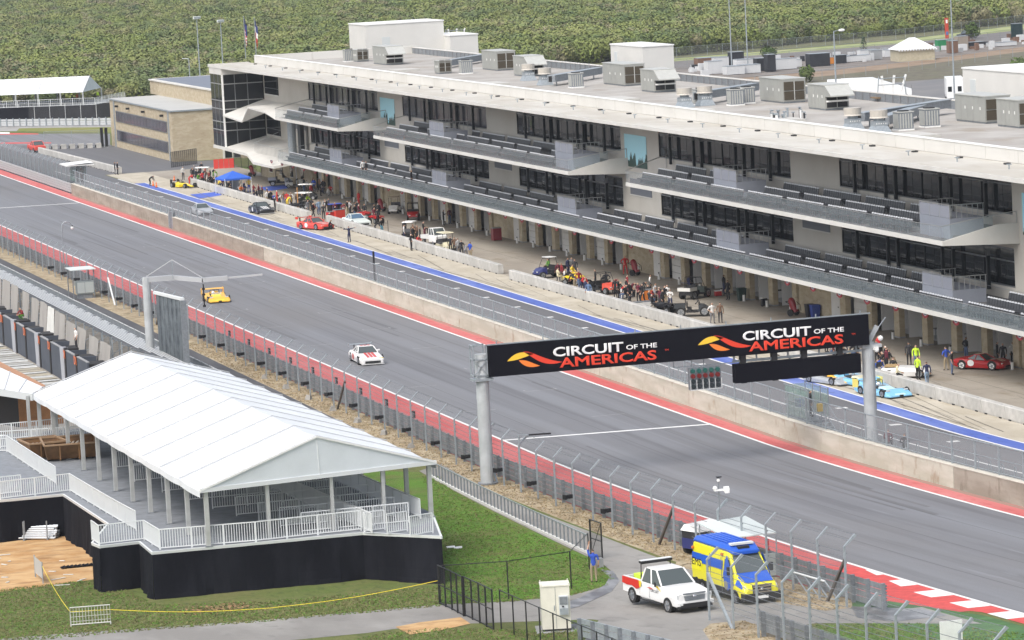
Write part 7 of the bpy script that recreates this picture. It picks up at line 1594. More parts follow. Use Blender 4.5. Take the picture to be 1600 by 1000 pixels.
for px, lab, ln in ((18, 'left bundle of galvanised pipes on the bare earth', 1.9), (53, 'right bundle of galvanised pipes on the bare earth', 2.0)):
    p = at(px, 842); t = thing('pipe_bundle', lab, 'pipes', (p.x + 1.1, p.y - .4, p.z), R(68)); m = MB(); random.seed(px)
    for r in range(7):
        for c in range(12 - r): x = -.65 + c * .115 + r * .057; m.cyl((x, -.2 + random.uniform(-.15, .1), .1 + r * .10), (x + .25, 2.0 + random.uniform(-.1, .3), .14 + r * .10), .052, M('bright_pipe', (.52, .55, .58), .35, .5, rnd=.2), n=6)
    o = m.build('pipes', t); o['kind'] = 'stuff'; m = MB()
    for x in (-.75, .75):
        for y in (.2, 1.6): m.bar((x, y, 0), (x, y, 1.15), .07, .07, galv_d)
    m.bar((-.8, .2, .05), (.8, .2, .05), .1, .1, galv_d); m.bar((-.8, 1.6, .05), (.8, 1.6, .05), .1, .1, galv_d); m.build('cradle', t)
m = MB(); p = at(118, 887); fl_m = MATS['black_skirt']
for i in range(9): m.face([(p.x + .22 * i - .8, p.y - .2, p.z + .05 + .08 * (i % 2)), (p.x + .22 * i - .55, p.y - .15, p.z + .1 * ((i + 1) % 2) + .04), (p.x + .22 * i - .5, p.y + .6, p.z + .1), (p.x + .22 * i - .8, p.y + .5, p.z + .03)], fl_m)
o = solo(m, 'loose_cloth', 'black cloth end crumpled on the bare earth at the deck corner', 'cloth', tuple(p)); o['kind'] = 'stuff'
m = MB(); random.seed(31); pl = M('pale_plastic', (.62, .62, .58), .7)
for i in range(16): x, y = random.uniform(-20, 135), random.uniform(868, 915); q = at(x, y); m.bar(q + Vector((0, 0, .04)), q + Vector((random.uniform(-.9, .9), random.uniform(-.4, .4), .05)), .1, .03, pl)
o = solo(m, 'plastic_strips', 'pale plastic strips scattered over the bare earth', 'litter', tuple(at(60, 890))); o['kind'] = 'stuff'
# marshal post beside the ambulance
p = at(1150, 868); t = thing('marshal_post', 'marshal shelter with a flat white roof behind the ambulance', 'shelter', tuple(p)); mp_r = M('shelter_roof', (.60, .65, .63), .45)
m = MB(); c = [atX(1092, 824, 65.3), atX(1138, 838, 65.0), atX(1213, 826, 67.6), atX(1165, 816, 67.9)]; zc = sum(q.z for q in c) / 4; c = [Vector((q.x, q.y, zc + .05 * i)) for i, q in enumerate(c)]
m.loft([[q - Vector((0, 0, .06)) for q in c], c], mp_r); m.build('roof', t, world=True)
m = MB(); 
for q in c: m.tube([(q.x * .97 + 66.4 * .03, q.y, ztb(q.y)), (q.x * .97 + 66.4 * .03, q.y, q.z - .05)], .035, galv)
m.build('post', t, world=True)
a, b = at(1180, 905), at(1208, 900); m = MB(); m.box(a.x, a.x + .06, a.y, a.y + 1.4, a.z, a.z + 1.25, M('counter_grey', (.40, .43, .42), .6)); m.box(a.x, a.x + 1.15, a.y - .05, a.y, a.z + .1, a.z + 1.25, MATS['counter_grey']); m.box(a.x + .05, a.x + 1.15, a.y, a.y + 1.4, a.z + .1, a.z + .14, galv_d); m.build('counter', t, world=True)
m = MB(); m.box(a.x + .9, a.x + 1.0, a.y + .5, a.y + .6, a.z + 1.3, a.z + 1.9, M('red_bottle', (.4, .03, .03), .5)); m.build('extinguisher', t, world=True)
p = at(1086, 868); t = thing('marshal_cart', 'white topped marshal cart with black rear panels parked behind the ambulance', 'cart', (p.x + .6, p.y + .4, p.z), R(-70)); m = MB(); m.loft([[(-.75, -.9, 1.3), (.75, -.9, 1.3), (.75, 1.2, 1.3), (-.75, 1.2, 1.3)], [(-.6, -.75, 1.6), (.6, -.75, 1.6), (.65, 1.1, 1.66), (-.65, 1.1, 1.66)]], white); m.build('canopy', t); m = MB(); m.box(-.7, .7, -.85, 1.1, .35, .9, navy_p); m.box(-.68, .68, -.84, -.8, .9, 1.3, blackm); m.box(-.68, -.64, -.8, 1.1, .9, 1.3, blackm); m.build('body', t)
for x in (-.72, .72):
    for y in (-.5, .75): wheel(t, x, y, .3, .2)
# marshal post in the left verge, cane lamp
p = at(128, 465); t = thing('marshal_post', 'marshal shelter with a flat white roof and grey cabinet on the left straw verge', 'shelter', tuple(p)); m = MB(); x, y = p.x, p.y
m.box(x - 1.2, x + 1.2, y - 1.6, y + 1.6, 2.75, 2.83, mp_r); m.build('roof', t, world=True); m = MB()
for dx in (-1, 1):
    for dy in (-1.4, 1.4): m.tube([(x + dx, y + dy, 0), (x + dx, y + dy, 2.75)], .05, galv_d)
m.build('post', t, world=True); m = MB(); m.box(x - .6, x + 1.0, y - 1.3, y - .2, .45, 1.65, M('cabinet_grey', (.24, .27, .27), .5)); m.box(x - .6, x + 1.0, y - 1.33, y - 1.3, .55, 1.55, MATS['counter_grey']); m.box(x - .5, x + .9, y - 1.2, y - .3, 0, .45, galv_d); m.build('cabinet', t, world=True); m = MB(); m.box(x + .1, x + .14, y - 1.35, y - 1.33, .5, 1.6, galv_d); m.build('cabinet_door', t, world=True)
p = at(100, 415); m = MB(); q = [(p.x, p.y, 0), (p.x, p.y, 4.0)] + [(p.x + .55 - .55 * math.cos(a), p.y, 4.0 + .55 * math.sin(a)) for a in (.5, 1.0, 1.57, 2.1, 2.7, 3.14)]; m.tube(q, .06, galv, 7); e = q[-1]; m.ball((e[0], e[1], e[2] - .15), .17, white, 8); m.cyl((e[0], e[1], e[2] - .1), (e[0], e[1], e[2] + .1), .08, black, n=8); solo(m, 'camera_pole', 'cane shaped camera pole rising over the left debris fence', 'camera', tuple(p))
p = at(1237, 875); m = MB(); z = p.z; m.tube([(66.25, p.y, z + 2.9), (66.25, p.y, z + 4.7)], .03, galv_d); m.box(66.0, 66.5, p.y - .1, p.y + .1, z + 4.0, z + 4.08, white); m.hexa([(66.45, p.y - .4, z + 3.9), (66.7, p.y - .4, z + 3.9), (66.8, p.y, z + 3.98), (66.5, p.y, z + 3.98), (66.45, p.y - .4, z + 4.1), (66.7, p.y - .4, z + 4.1), (66.8, p.y, z + 4.2), (66.5, p.y, z + 4.2)], white); m.ball((66.05, p.y, z + 4.15), .13, white, 8); m.ball((66.25, p.y, z + 4.55), .1, white, 6); m.box(66.15, 66.4, p.y - .1, p.y + .1, z + 4.7, z + 4.75, black); solo(m, 'camera_cluster', 'white camera cluster on a pole above the near debris fence', 'camera', (66.25, p.y, z + 2.9))
p = at(1330, 938); m = MB(); m.box(p.x, p.x + .35, p.y, p.y + .25, p.z + .25, p.z + 1.05, cb); m.box(p.x + .1, p.x + .2, p.y + .1, p.y + .2, p.z, p.z + .25, galv); solo(m, 'junction_box', 'small cream junction box on the guardrail below the last near fence post', 'box', tuple(p))
a = at(1470, 1012); m = MB(); m.box(a.x, a.x + 1.05, a.y, a.y + .05, a.z + .1, a.z + 1.15, white); m.bar((a.x + .1, a.y + .1, a.z), (a.x + .1, a.y + .1, a.z + .9), .06, .06, galv); m.bar((a.x + .95, a.y + .1, a.z), (a.x + .95, a.y + .1, a.z + .9), .06, .06, galv); solo(m, 'white_board', 'white board standing on the grass in the bottom right corner', 'board', tuple(a))
a, b = at(1240, 925), at(1290, 940); m = MB(); u = Vector((0, 0, 1)); m.tube([a + u * 1.0, b + u * 1.0], .05, steel_w); 
for i in range(4): q = a.lerp(b, i / 3); m.tube([q + u * 1.0, q + Vector((.5, -.5, .05))], .04, galv)
m.tube([a + Vector((.5, -.5, .05)), b + Vector((.5, -.5, .05))], .04, galv); solo(m, 'steel_frame', 'slanted steel frame lying behind the guardrail near the fence camera', 'frame', tuple(a))
# ------------------------------------------------------------------ pit lane odds and ends
cone = MB().box(-.2, .2, -.2, .2, 0, .04, black).cyl((0, 0, .04), (0, 0, .72), .16, M('cone_orange', (.75, .16, .03), .6), .035, n=10).cyl((0, 0, .34), (0, 0, .46), .105, white, .082, n=10).mesh('traffic_cone')
for x, y, lab in ((239.5, 291, 'orange traffic cone nearest the person bending at the blue stripe'), (244.5, 293, 'orange traffic cone right of the first cone by the blue stripe'), (272.5, 283, 'single orange traffic cone beyond the yellow single seater')):
    o = D.objects.new('traffic_cone', cone); COL.objects.link(o); p = at(x, y); o.location = (p.x, p.y, .015); tag(o, lab, 'cone')
p = at(362, 303); t = thing('pop_up_canopy', 'bright blue pop up canopy behind the far barrier row', 'canopy', (p.x + .4, p.y + .5, .01), R(8)); bc = M('canopy_blue', (.03, .12, .55), .6)
m = MB(); w = 1.75; e = [(-w, -w, 2.0), (w, -w, 2.0), (w, w, 2.0), (-w, w, 2.0)]
for i in range(4): m.face([e[i], e[(i + 1) % 4], (0, 0, 2.85)], bc); a, b = e[i], e[(i + 1) % 4]; m.face([a, b, (b[0], b[1], 1.78), (a[0], a[1], 1.78)], bc)
m.build('cover', t)
for q in e: m = MB(); m.box(q[0] - .03, q[0] + .03, q[1] - .03, q[1] + .03, 0, 2.0, steel_w); m.build('leg', t)
def chest(px, py, rz, w, d, h, col, name, label, cat, lid=None):
    t = thing(name, label, cat, P0(px, py), R(rz)); m = MB(); m.box(-w / 2, w / 2, -d / 2, d / 2, .06, h, col)
    for i in range(3): m.box(-w / 2 + .03, w / 2 - .03, -d / 2 - .012, -d / 2, .1 + i * h * .28, .1 + i * h * .28 + h * .22, col)
    m.build('body', t); m = MB(); m.box(-w / 2 - .02, w / 2 + .02, -d / 2 - .02, d / 2 + .02, h, h + .06, lid or galv_d); m.build('lid', t); m = MB()
    for x in (-w / 2 + .06, w / 2 - .06):
        for y in (-d / 2 + .06, d / 2 - .06): m.cyl((x - .02, y, .05), (x + .02, y, .05), .05, blackm, n=8)
    m.build('castor', t)
tb = M('toolbox_red', (.45, .03, .03), .4)
chest(518, 345, 20, 1.0, .6, 1.0, tb, 'tool_chest', 'dark red tool chest left of two at the middle barrier', 'tool chest'); chest(530, 344, 20, 1.3, .6, 1.15, M('crate_red', (.62, .06, .04), .5), 'tool_chest', 'bright red tool chest right of two at the middle barrier', 'tool chest')
chest(524, 336, 10, 1.4, .8, 1.25, k_, 'storage_box', 'black box with a blue lid behind the red tool chests', 'box', M('lid_blue', (.06, .1, .5), .5)); chest(1012, 470, 10, 1.1, .7, .95, M('trolley_orange', (.7, .22, .04), .5), 'trolley', 'orange sided trolley with tools on top behind the near barrier', 'trolley')
chest(1003, 482, 10, 1.5, .6, .55, w_, 'trolley', 'low white trolley behind the near barrier', 'trolley'); chest(1122, 463, 0, .55, .45, .45, tb, 'cooler', 'red cooler with white lid in front of a garage', 'cooler', white); chest(776, 376, 0, .9, .9, 1.3, M('dark_red_tank', (.2, .02, .03), .4), 'fuel_rig', 'dark red fuel rig against the stone wall in the middle of the pits', 'fuel rig')
chest(369, 300, 20, 1.0, .1, 1.5, M('pale_board', (.5, .54, .58), .6), 'display_board', 'pale board standing under the blue canopy', 'board'); chest(1194, 479, 10, .5, .3, .7, k_, 'tool_stand', 'black stand with a white card outside a garage', 'stand', white)
for px, py, col, lab in ((1159, 470, M('bin_green', (.02, .045, .04), .5), 'dark green wheeled bin at a garage column left of the gantry'), (1266, 496, M('bin_black', (.02, .02, .025), .5), 'black bin behind the top edge of the gantry banner'), (1274, 497, M('bin_blue', (.03, .06, .3), .5), 'blue bin behind the top edge of the gantry banner')):
    p = at(px, py); m = MB(); m.loft([[(p.x - .28, p.y - .28, .02), (p.x + .28, p.y - .28, .02), (p.x + .28, p.y + .28, .02), (p.x - .28, p.y + .28, .02)], [(p.x - .36, p.y - .36, 1.05), (p.x + .36, p.y - .36, 1.05), (p.x + .36, p.y + .36, 1.05), (p.x - .36, p.y + .36, 1.05)]], col); m.box(p.x - .38, p.x + .38, p.y - .38, p.y + .38, 1.05, 1.12, col); solo(m, 'wheelie_bin', lab, 'bin', tuple(p))
def fire_cart(px, py, lab):
    t = thing('extinguisher_cart', lab, 'extinguisher cart', P0(px, py), .6); m = MB(); m.cyl((0, 0, .3), (0, .35, 1.25), .3, M('tank_red', (.25, .015, .025), .35), n=12); m.ball((0, .35, 1.25), .3, MATS['tank_red'], 10); m.build('tank', t); m = MB(); m.tube([(-.25, .1, .9), (-.3, .75, 1.2), (.3, .75, 1.2), (.25, .1, .9)], .03, blackm); m.tube([(.2, 0, 1.2), (.45, -.2, .9), (.4, -.3, .4)], .03, black); m.box(-.18, .18, -.32, -.28, .6, .95, white); m.build('handle', t)
    for x in (-.42, .42): m = MB(); m.cyl((x - .05, .2, .3), (x + .05, .2, .3), .3, rubber, n=12); m.build('wheel', t)
fire_cart(995, 431, 'dark red wheeled extinguisher beside the person in fire overalls'); fire_cart(1243, 494, 'dark red wheeled extinguisher just above the gantry banner'); fire_cart(598, 331, 'dark red wheeled extinguisher by the beige roofed cart'); fire_cart(396, 276, 'dark red wheeled extinguisher at the far stone wall')
tyre = MB()
for i in range(16):
    a0, a1 = 2 * math.pi * i / 16, 2 * math.pi * (i + 1) / 16
    q = lambda a, r, y: (math.cos(a) * r, y, math.sin(a) * r + .34)
    tyre.face([q(a0, .34, -.13), q(a1, .34, -.13), q(a1, .34, .13), q(a0, .34, .13)], rubber)
    for y in (-.13, .13): tyre.face([q(a0, .2, y), q(a1, .2, y), q(a1, .34, y), q(a0, .34, y)], rubber); tyre.face([q(a0, .2, y * .6), q(a1, .2, y * .6), q(a1, .2, y), q(a0, .2, y)], rubber)
tyre.cyl((0, -.07, .34), (0, .07, .34), .2, white, n=12); tyre = tyre.mesh('racing_tyre')
for x, y, rz, lab in ((908, 446, 30, 'racing tyre with a white rim standing left of two behind the near barrier'), (920, 448, 20, 'racing tyre with a white rim standing right of two behind the near barrier'), (1343, 585, 60, 'racing tyre standing behind the pale blue race cars'), (1387, 596, 40, 'racing tyre beside the barrier end right of the gantry column')):
    o = D.objects.new('racing_tyre', tyre); COL.objects.link(o); p = at(x, y); o.location = (p.x, p.y, .012 + (.35 if y < 450 else 0) * 0); o.rotation_euler = (0, 0, R(rz)); tag(o, lab, 'tyre')
p = at(466, 327); m = MB(); m.cyl((p.x, p.y, 0), (p.x, p.y, 2.6), .05, M('pole_orange', (.6, .3, .1), .6), n=8); m.box(p.x - .3, p.x + .3, p.y - .3, p.y + .3, 0, .06, black); solo(m, 'orange_pole', 'thin orange pole at the barrier beside two golf carts', 'pole', tuple(p))
p = at(464, 292); m = MB(); m.cyl((p.x, p.y, 0), (p.x, p.y, 2.9), .07, white, n=8); m.box(p.x - .2, p.x + .2, p.y - .2, p.y + .2, 0, .05, galv); solo(m, 'white_pole', 'white pole standing beside the blue mat at the far garages', 'pole', tuple(p))
p = at(607, 369); m = MB(); m.cyl((p.x, p.y, 0), (p.x, p.y, 1.7), .03, black, n=6); m.cyl((p.x, p.y, 0), (p.x, p.y, .08), .35, blackm, n=12); solo(m, 'stand_pole', 'black pole on a round base at the middle barrier', 'pole', tuple(p))
p = at(1418, 592); t = thing('race_car_rear', 'white and tan bodied race car behind the barrier end at the right', 'race car', (p.x + .3, p.y + 1, .015), R(60)); hull(t, [(-1.8, .7, .8, .15, .35, .7, .5), (-.8, .85, .9, .12, .5, .8, .75), (.4, .85, .9, .12, .5, .8, .8), (1.7, .85, .9, .2, .55, .8, .75)], w_); m = MB(); m.box(-.7, .7, .6, 1.5, .82, .88, M('tan_panel', (.38, .26, .12), .6)); m.build('engine_panel', t)
for x in (-.88, .88):
    for y in (-1.1, 1.1): wheel(t, x, y, .32, .28)
p = at(1577, 562); t = thing('garage_car', 'yellow race car inside the garage at the right', 'race car', (118.8, p.y + 1.0, .04), R(50)); hull(t, [(-1.9, .7, .8, .15, .35, .7, .5), (-.8, .85, .9, .12, .5, .8, .75), (.4, .85, .9, .12, .5, .7, .95), (1.9, .85, .9, .2, .55, .8, .75)], yellow_p)
for x in (-.88, .88):
    for y in (-1.1, 1.1): wheel(t, x, y, .32, .28)
a, b = at(334, 264), at(366, 262); m = MB(); redf = M('red_barrier', (.60, .05, .04), .6)
t = thing('red_fence', 'bright red solid fence panels below the glass tower', 'fence', tuple(a))
for i in range(4): q, r = a.lerp(b, i / 4 + .01), a.lerp(b, (i + 1) / 4 - .01); m = MB(); m.bar(q + Vector((0, 0, .65)), r + Vector((0, 0, .65)), .1, 1.3, redf); m.build('panel', t, world=True)
chain_fence('metal_fence', [tuple(at(268, 262))[:2], tuple(at(308, 256))[:2]], 'dark upright bar fence at the corner of the stone annexe', 2.2, pitch=.5, net=see_through('bar_fence_net', (.02, .02, .02), .45, .6)); chain_fence('metal_fence', [tuple(at(366, 262))[:2], tuple(at(400, 262))[:2]], 'dark mesh fence right of the red fence panels', 2.2, pitch=1.5, net=MATS['bar_fence_net'])
# ================================================================== stone annexe
AN = thing('stone_annexe', 'two storey tan stone annexe with strip windows at the end of the pit lane', 'building', (118, 585, 0))
m = MB(); m.box(111.4, 128, 562, 610, 0, 7.1, stone); m.build('wall', AN, world=True)
m = MB(); m.box(111.2, 128.2, 561.8, 610.2, 7.1, 7.3, galv); m.face([(111.3, 561.9, 7.31), (128, 561.9, 7.31), (128, 610, 7.31), (111.3, 610, 7.31)], M('pale_flat_roof', (.42, .42, .40), .8, var=.06, scale=.2)); m.build('roof', AN, world=True)
for ya, z0, z1 in ((565.5, 4.1, 5.5), (565.5, 1.2, 2.6)):
    m = MB(); m.box(111.3, 111.4, ya, 605, z0 - .12, z1 + .12, mull); w = m.build('window', AN, world=True)
    for i in range(16): y0 = ya + .2 + i * 2.45; m = MB(); m.box(111.27, 111.3, y0, y0 + 2.3, z0, z1, dark_glass2); m.build('pane', w, world=True)
m = MB()
for y in (564, 606): m.box(111.2, 111.4, y, y + .3, 0, 7.1, galv)
m.build('drain_pipe', AN, world=True)
m = MB()
for y in (568, 582, 594, 603): m.box(110.9, 111.4, y, y + .5, 6.2, 6.5, black)
m.build('spot_lamp', AN, world=True)
m = MB(); m.box(118.5, 121.4, 561.9, 562, .02, 3.0, fascia); m.box(118.8, 119.8, 561.86, 561.9, .1, 2.8, dark_glass); m.box(120.1, 121.1, 561.86, 561.9, .1, 2.8, dark_glass); m.build('door', AN, world=True)
m = MB(); m.box(119, 150, 566, 616, 7.32, 9.4, stone); m.box(118.8, 150, 565.8, 616.2, 9.4, 9.6, fascia); m.face([(119.5, 566.5, 9.61), (150, 566.5, 9.61), (150, 615, 9.61), (119.5, 615, 9.61)], M('slate_roof', (.16, .18, .22), .8)); m.build('upper_storey', AN, world=True)
m = MB(); m.box(121, 150, 560, 566, 0, 7.32, stone); m.build('wall', AN, world=True)
m = MB(); m.box(122, 126, 555.6, 559.8, 0.02, 7.0, cas) if 0 else None; m.box(123.6, 128, 570, 575, 7.33, 9.8, cas); m.build('rooftop_unit', AN, world=True)
# ================================================================== far left tent and fences
FT = thing('far_marquee', 'distant white marquee on a black skirted stand at the far left', 'tent', (105, 695, 0))
e0, e1, r0, r1, k1 = atY(-80, 152, 704), atY(129, 144, 690), atY(-80, 128, 710), atY(140, 118.5, 696), atY(158, 137, 703); k0 = e0 + (k1 - e1)
for i in range(6):
    a, b = i / 6, (i + 1) / 6; m = MB(); m.face([e0.lerp(e1, a), e0.lerp(e1, b), r0.lerp(r1, b), r0.lerp(r1, a)], pvc); m.build('roof_panel', FT, world=True); m = MB(); m.face([k0.lerp(k1, a), k0.lerp(k1, b), r0.lerp(r1, b), r0.lerp(r1, a)], pvc); m.build('roof_panel', FT, world=True)
m = MB(); m.face([e1, k1, r1], pvc2); m.build('gable_panel', FT, world=True)
m = MB()
for i in range(7): a = i / 6; q = e0.lerp(e1, a); m.bar(q, r0.lerp(r1, a), .12, .12, MATS['seam_channel'])
m.build('roof_rib', FT, world=True)
dz_ = 2.6
for i in range(7):
    for A, B in ((e0, e1), (k0, k1)): q = A.lerp(B, i / 6); m = MB(); m.box(q.x - .12, q.x + .12, q.y - .12, q.y + .12, dz_, q.z, alu); m.build('leg', FT, world=True)
d0_, d1_, d2_ = Vector((e0.x, e0.y - 3, 0)), Vector((e1.x + 1.5, e1.y - 3, 0)), Vector((k1.x + 4, k1.y - 1, 0))
m = MB(); m.loft([[(p.x, p.y, 0) for p in (d0_, d1_, d2_, Vector((k0.x, k0.y + 2, 0)))], [(p.x, p.y, dz_) for p in (d0_, d1_, d2_, Vector((k0.x, k0.y + 2, 0)))]], MATS['black_skirt']); m.build('skirt', FT, world=True)
m = MB(); m.face([(p.x, p.y, dz_ + .01) for p in (d0_, d1_, d2_, Vector((k0.x, k0.y + 2, 0)))], deckm); m.build('floor', FT, world=True)
for a, b in ((d0_, d1_), (d1_, d2_)): railing((a.x, a.y), (b.x, b.y), 1.2, dz_, FT, gap=.3)
guardrail_far = thing('guardrail', 'pale grey guardrail in front of the distant marquee', 'guardrail', (100, 668, 0)); a, b = at(-60, 199), at(176, 196)
for i in range(3): m = MB(); m.bar((a.x, a.y, .3 + i * .4), (b.x, b.y, .3 + i * .4), .1, .34, M('pale_rail2', (.42, .44, .45), .5)); m.build('rail', guardrail_far, world=True)
m = MB()
for i in range(24): q = a.lerp(b, i / 23); m.box(q.x - .08, q.x + .08, q.y - .3, q.y - .1, 0, 1.45, galv)
m.build('post', guardrail_far, world=True)
chain_fence('tall_fence', [tuple(at(-40, 192))[:2], tuple(at(176, 189))[:2]], 'pale posts of a tall fence before the distant marquee', 3.2, steel_w, see_through('far_net', (.3, .3, .3), .08, .6), 3.6)
chain_fence('tall_fence', [tuple(at(70, 232))[:2], tuple(at(156, 229))[:2]], 'tall grey fence with concrete feet left of the stone annexe', 2.6, galv, see_through('far_net2', (.25, .25, .26), .22, .6), 4.0)
a, b = at(72, 234), at(154, 231)
for i in range(7): q = a.lerp(b, i / 6); m = MB(); m.box(q.x - .4, q.x + .4, q.y - .35, q.y + .35, 0, .75, blk); m.box(q.x - .5, q.x - .4, q.y - .3, q.y + .3, .1, .5, blackm); solo(m, 'fence_block', 'pale concrete block at the foot of the tall fence left of the annexe', 'block', tuple(q), 'concrete feet of the far fence')
for px, lab in ((160, 'dark gate post left of two beside the stone annexe'), (167, 'dark gate post right of two beside the stone annexe')): p = at(px, 230); m = MB(); m.box(p.x - .2, p.x + .2, p.y - .2, p.y + .2, 0, 3.0, black); m.box(p.x - .3, p.x + .3, p.y - .3, p.y + .3, 0, .1, conc_grey); solo(m, 'gate_post', lab, 'post', tuple(p))
pp_(0, 0, 'stand', 40, 'orange', 'dark', 'tiny person in orange brown standing in the distant marquee', pos=tuple(atY(121, 160, 697).xy) + (dz_,)); pp_(0, 0, 'stand', 40, 'hi_vis', 'dark', 'tiny person in lime on the open end of the distant marquee', pos=tuple(atY(153, 152, 700).xy) + (dz_,))
# ================================================================== lamp posts and masts
def mast_pole(px, ybase, ytop, Y, label, head, r=.14):
    a, b = atY(px[1], ybase, Y), atY(px[0], ytop, Y); t = thing('light_pole', label, 'light pole', (a.x, Y, 0)); m = MB(); m.cyl((a.x, Y, 0), (a.x, Y, b.z), r, galv, r * .6, n=8); m.build('pole', t, world=True); m = MB()
    if head == 'flood': m.box(a.x - .6, a.x + .6, Y - .35, Y + .2, b.z - .1, b.z + .35, steel_w); m.box(a.x - .5, a.x + .5, Y - .45, Y - .35, b.z, b.z + .3, galv)
    elif head == 'arm': m.bar((a.x, Y, b.z), (a.x - 1.1, Y, b.z + .1), .15, .12, steel_w)
    else: m.bar((a.x, Y, b.z), (a.x + 1.0, Y, b.z + .15), .1, .1, galv); m.ball((a.x + 1.25, Y, b.z + .1), .55, white, 10, (1, .7, .4))
    m.build('lamp_head', t, world=True)
mast_pole((306, 313), 127, 29, 660, 'tall light pole with a flood lamp left of the flags', 'flood'); mast_pole((345.5, 348), 97, 34, 690, 'second tall light pole just left of the glass tower', 'flood'); mast_pole((292, 297), 127, 92, 640, 'short bent lamp pole on the far side of the annexe roof', 'arm', .12)
mast_pole((1136, 1143), 93, -40, 700, 'left of two thin tall masts beyond the roof', 'flood'); mast_pole((1163, 1168), 92, -40, 715, 'right of two thin tall masts beyond the roof', 'flood'); mast_pole((1302, 1306), 128, 49, 560, 'lamp post with a domed white head behind the hooded roof unit', 'dome', .16); mast_pole((1486, 1490), 115, -60, 520, 'tall thin mast rising at the right beyond the roof', 'flood', .13)
# ================================================================== storage yard, top right
def yard_box(px, py, w, d, h, col, label, rz=0, name='container', cat='container'):
    p = at(px, py); t = thing(name, label, cat, (p.x, p.y, .01), R(rz)); m = MB(); m.box(0, w, 0, d, .1, h, col); m.build('body', t); m = MB()
    for i in range(max(2, int(w / .6))): x = i * w / max(2, int(w / .6)); m.box(x, x + .08, -.04, 0, .15, h - .1, col)
    m.box(-.03, w + .03, -.05, d, h, h + .08, galv); m.build('ribs', t); m = MB(); m.box(.1, .4, .1, d - .1, 0, .1, galv_d); m.box(w - .4, w - .1, .1, d - .1, 0, .1, galv_d); m.build('skid', t)
yw, yd, ybw = M('yard_white', (.55, .56, .57), .6), M('yard_dark', (.02, .022, .028), .6), M('yard_brown', (.16, .09, .06), .7)
for px, py, w, d, h, col, lab in ((1091, 108, 4, 2.4, 2, ybw, 'small brown shed in the yard beyond the roof'), (1107, 117, 2.8, 2.4, 2.4, yw, 'white crate stack farthest left in the yard'), (1116, 107, 3.0, 2, 2.0, yw, 'white box behind the brown shed in the yard'), (1136, 118, 3.5, 2.4, 1.6, yw, 'low white container, left of two in the yard'), (1152, 107, 3.4, 2.4, 1.6, yw, 'pale container stacked high behind two low ones'), (1160, 116, 3.6, 2.4, 1.6, yw, 'low white container, right of two in the yard'), (1143, 105, 2.6, 2, 2.8, yd, 'dark upright panel stack behind the white containers'), (1183, 112, 2.6, 2, 2.4, yd, 'black container right of the white ones'), (1200, 113, 1.6, 2, 3.2, yd, 'narrow black tower in the yard'), (1212, 110, 4.2, 2.2, 2.0, yw, 'white panel stack in the middle of the yard'), (1236, 106, 2.2, 1, 1.4, yw, 'small white generator in the middle of the yard'), (1266, 105, 4.0, 2.4, 2.4, yd, 'black container behind the domed lamp post'), (1291, 101, 1.6, 1.2, 1.3, M('yard_orange', (.55, .2, .03), .6), 'orange machine right of the black container'), (1306, 100, 2.2, 1.4, 1.6, yd, 'dark machine beside the orange one'), (1322, 98, 5, 2.2, 1.2, yw, 'row of low white pallets in the yard'), (1345, 92, 3.4, 2, 1.6, yw, 'white tank stack in the yard'), (1362, 94, 2.2, 1.4, 1.8, M('yard_grey', (.3, .31, .32), .6), 'grey machine in the yard left of the small tent'), (1383, 90, 2.6, 1.6, 1.4, yw, 'white pallet beside the small tent'), (1484, 84, 1.8, 1.6, 2.4, ybw, 'brown booth right of the small tent'), (1497, 78, 2.2, 1.8, 2.6, M('yard_taupe', (.28, .24, .2), .7), 'taupe booth with pale lid right of the small tent'), (1515, 76, 3.0, 1.4, 1.2, yd, 'dark low box right of the taupe booth'), (1583, 62, 2.2, 1.0, 3.2, M('yard_teal', (.01, .03, .035), .5), 'dark upright screen at the top right by the road'), (1545, 74, 6, 1.4, .8, yw, 'long pale platform along the earth track at the right'), (1466, 79, 3.0, 1.6, 2.0, M('yard_green', (.02, .2, .08), .6), 'green cover right of the small tent')): yard_box(px, py, w, d, h, col, lab)
p = at(1404, 97); t = thing('small_marquee', 'small white peaked tent with beige sides in the yard beyond the roof', 'tent', (p.x, p.y, .01), R(-6)); w, d = 7.2, 6.0; m = MB(); bs = M('beige_side', (.42, .38, .28), .8, var=.1, scale=2)
m.box(0.1, w - .1, .1, d - .1, 0, 2.3, bs); m.build('side_wall', t); m = MB(); e = [(-.3, -.3, 2.2), (w + .3, -.3, 2.2), (w + .3, d + .3, 2.2), (-.3, d + .3, 2.2)]; q = [(w * .42, d * .5, 4.3), (w * .58, d * .5, 4.3)]
m.face([e[0], e[1], q[1], q[0]], pvc); m.face([e[1], e[2], q[1]], pvc); m.face([e[2], e[3], q[0], q[1]], pvc); m.face([e[3], e[0], q[0]], pvc); m.build('roof_panel', t); m = MB()
for i in range(14): m.box(i * w / 13, i * w / 13 + .3, -.33, -.3, 1.95, 2.25, pvc)
m.build('valance', t)
t = thing('parked_suv', 'black off road car parked on the perimeter road at the top right', 'car', P0(1512, 60), R(-80)); hull(t, [(-2.2, .8, .9, .4, .75, .8, .95), (-1.0, .9, .95, .4, .9, .85, 1.1), (2.2, .9, .95, .4, .9, .85, 1.12)], k_); cabin(t, (-1.1, 1.9, .85, 1.08), (-.5, 1.6, .7, 1.75), k_)
for x in (-.93, .93):
    for y in (-1.4, 1.4): wheel(t, x, y, .38, .26)
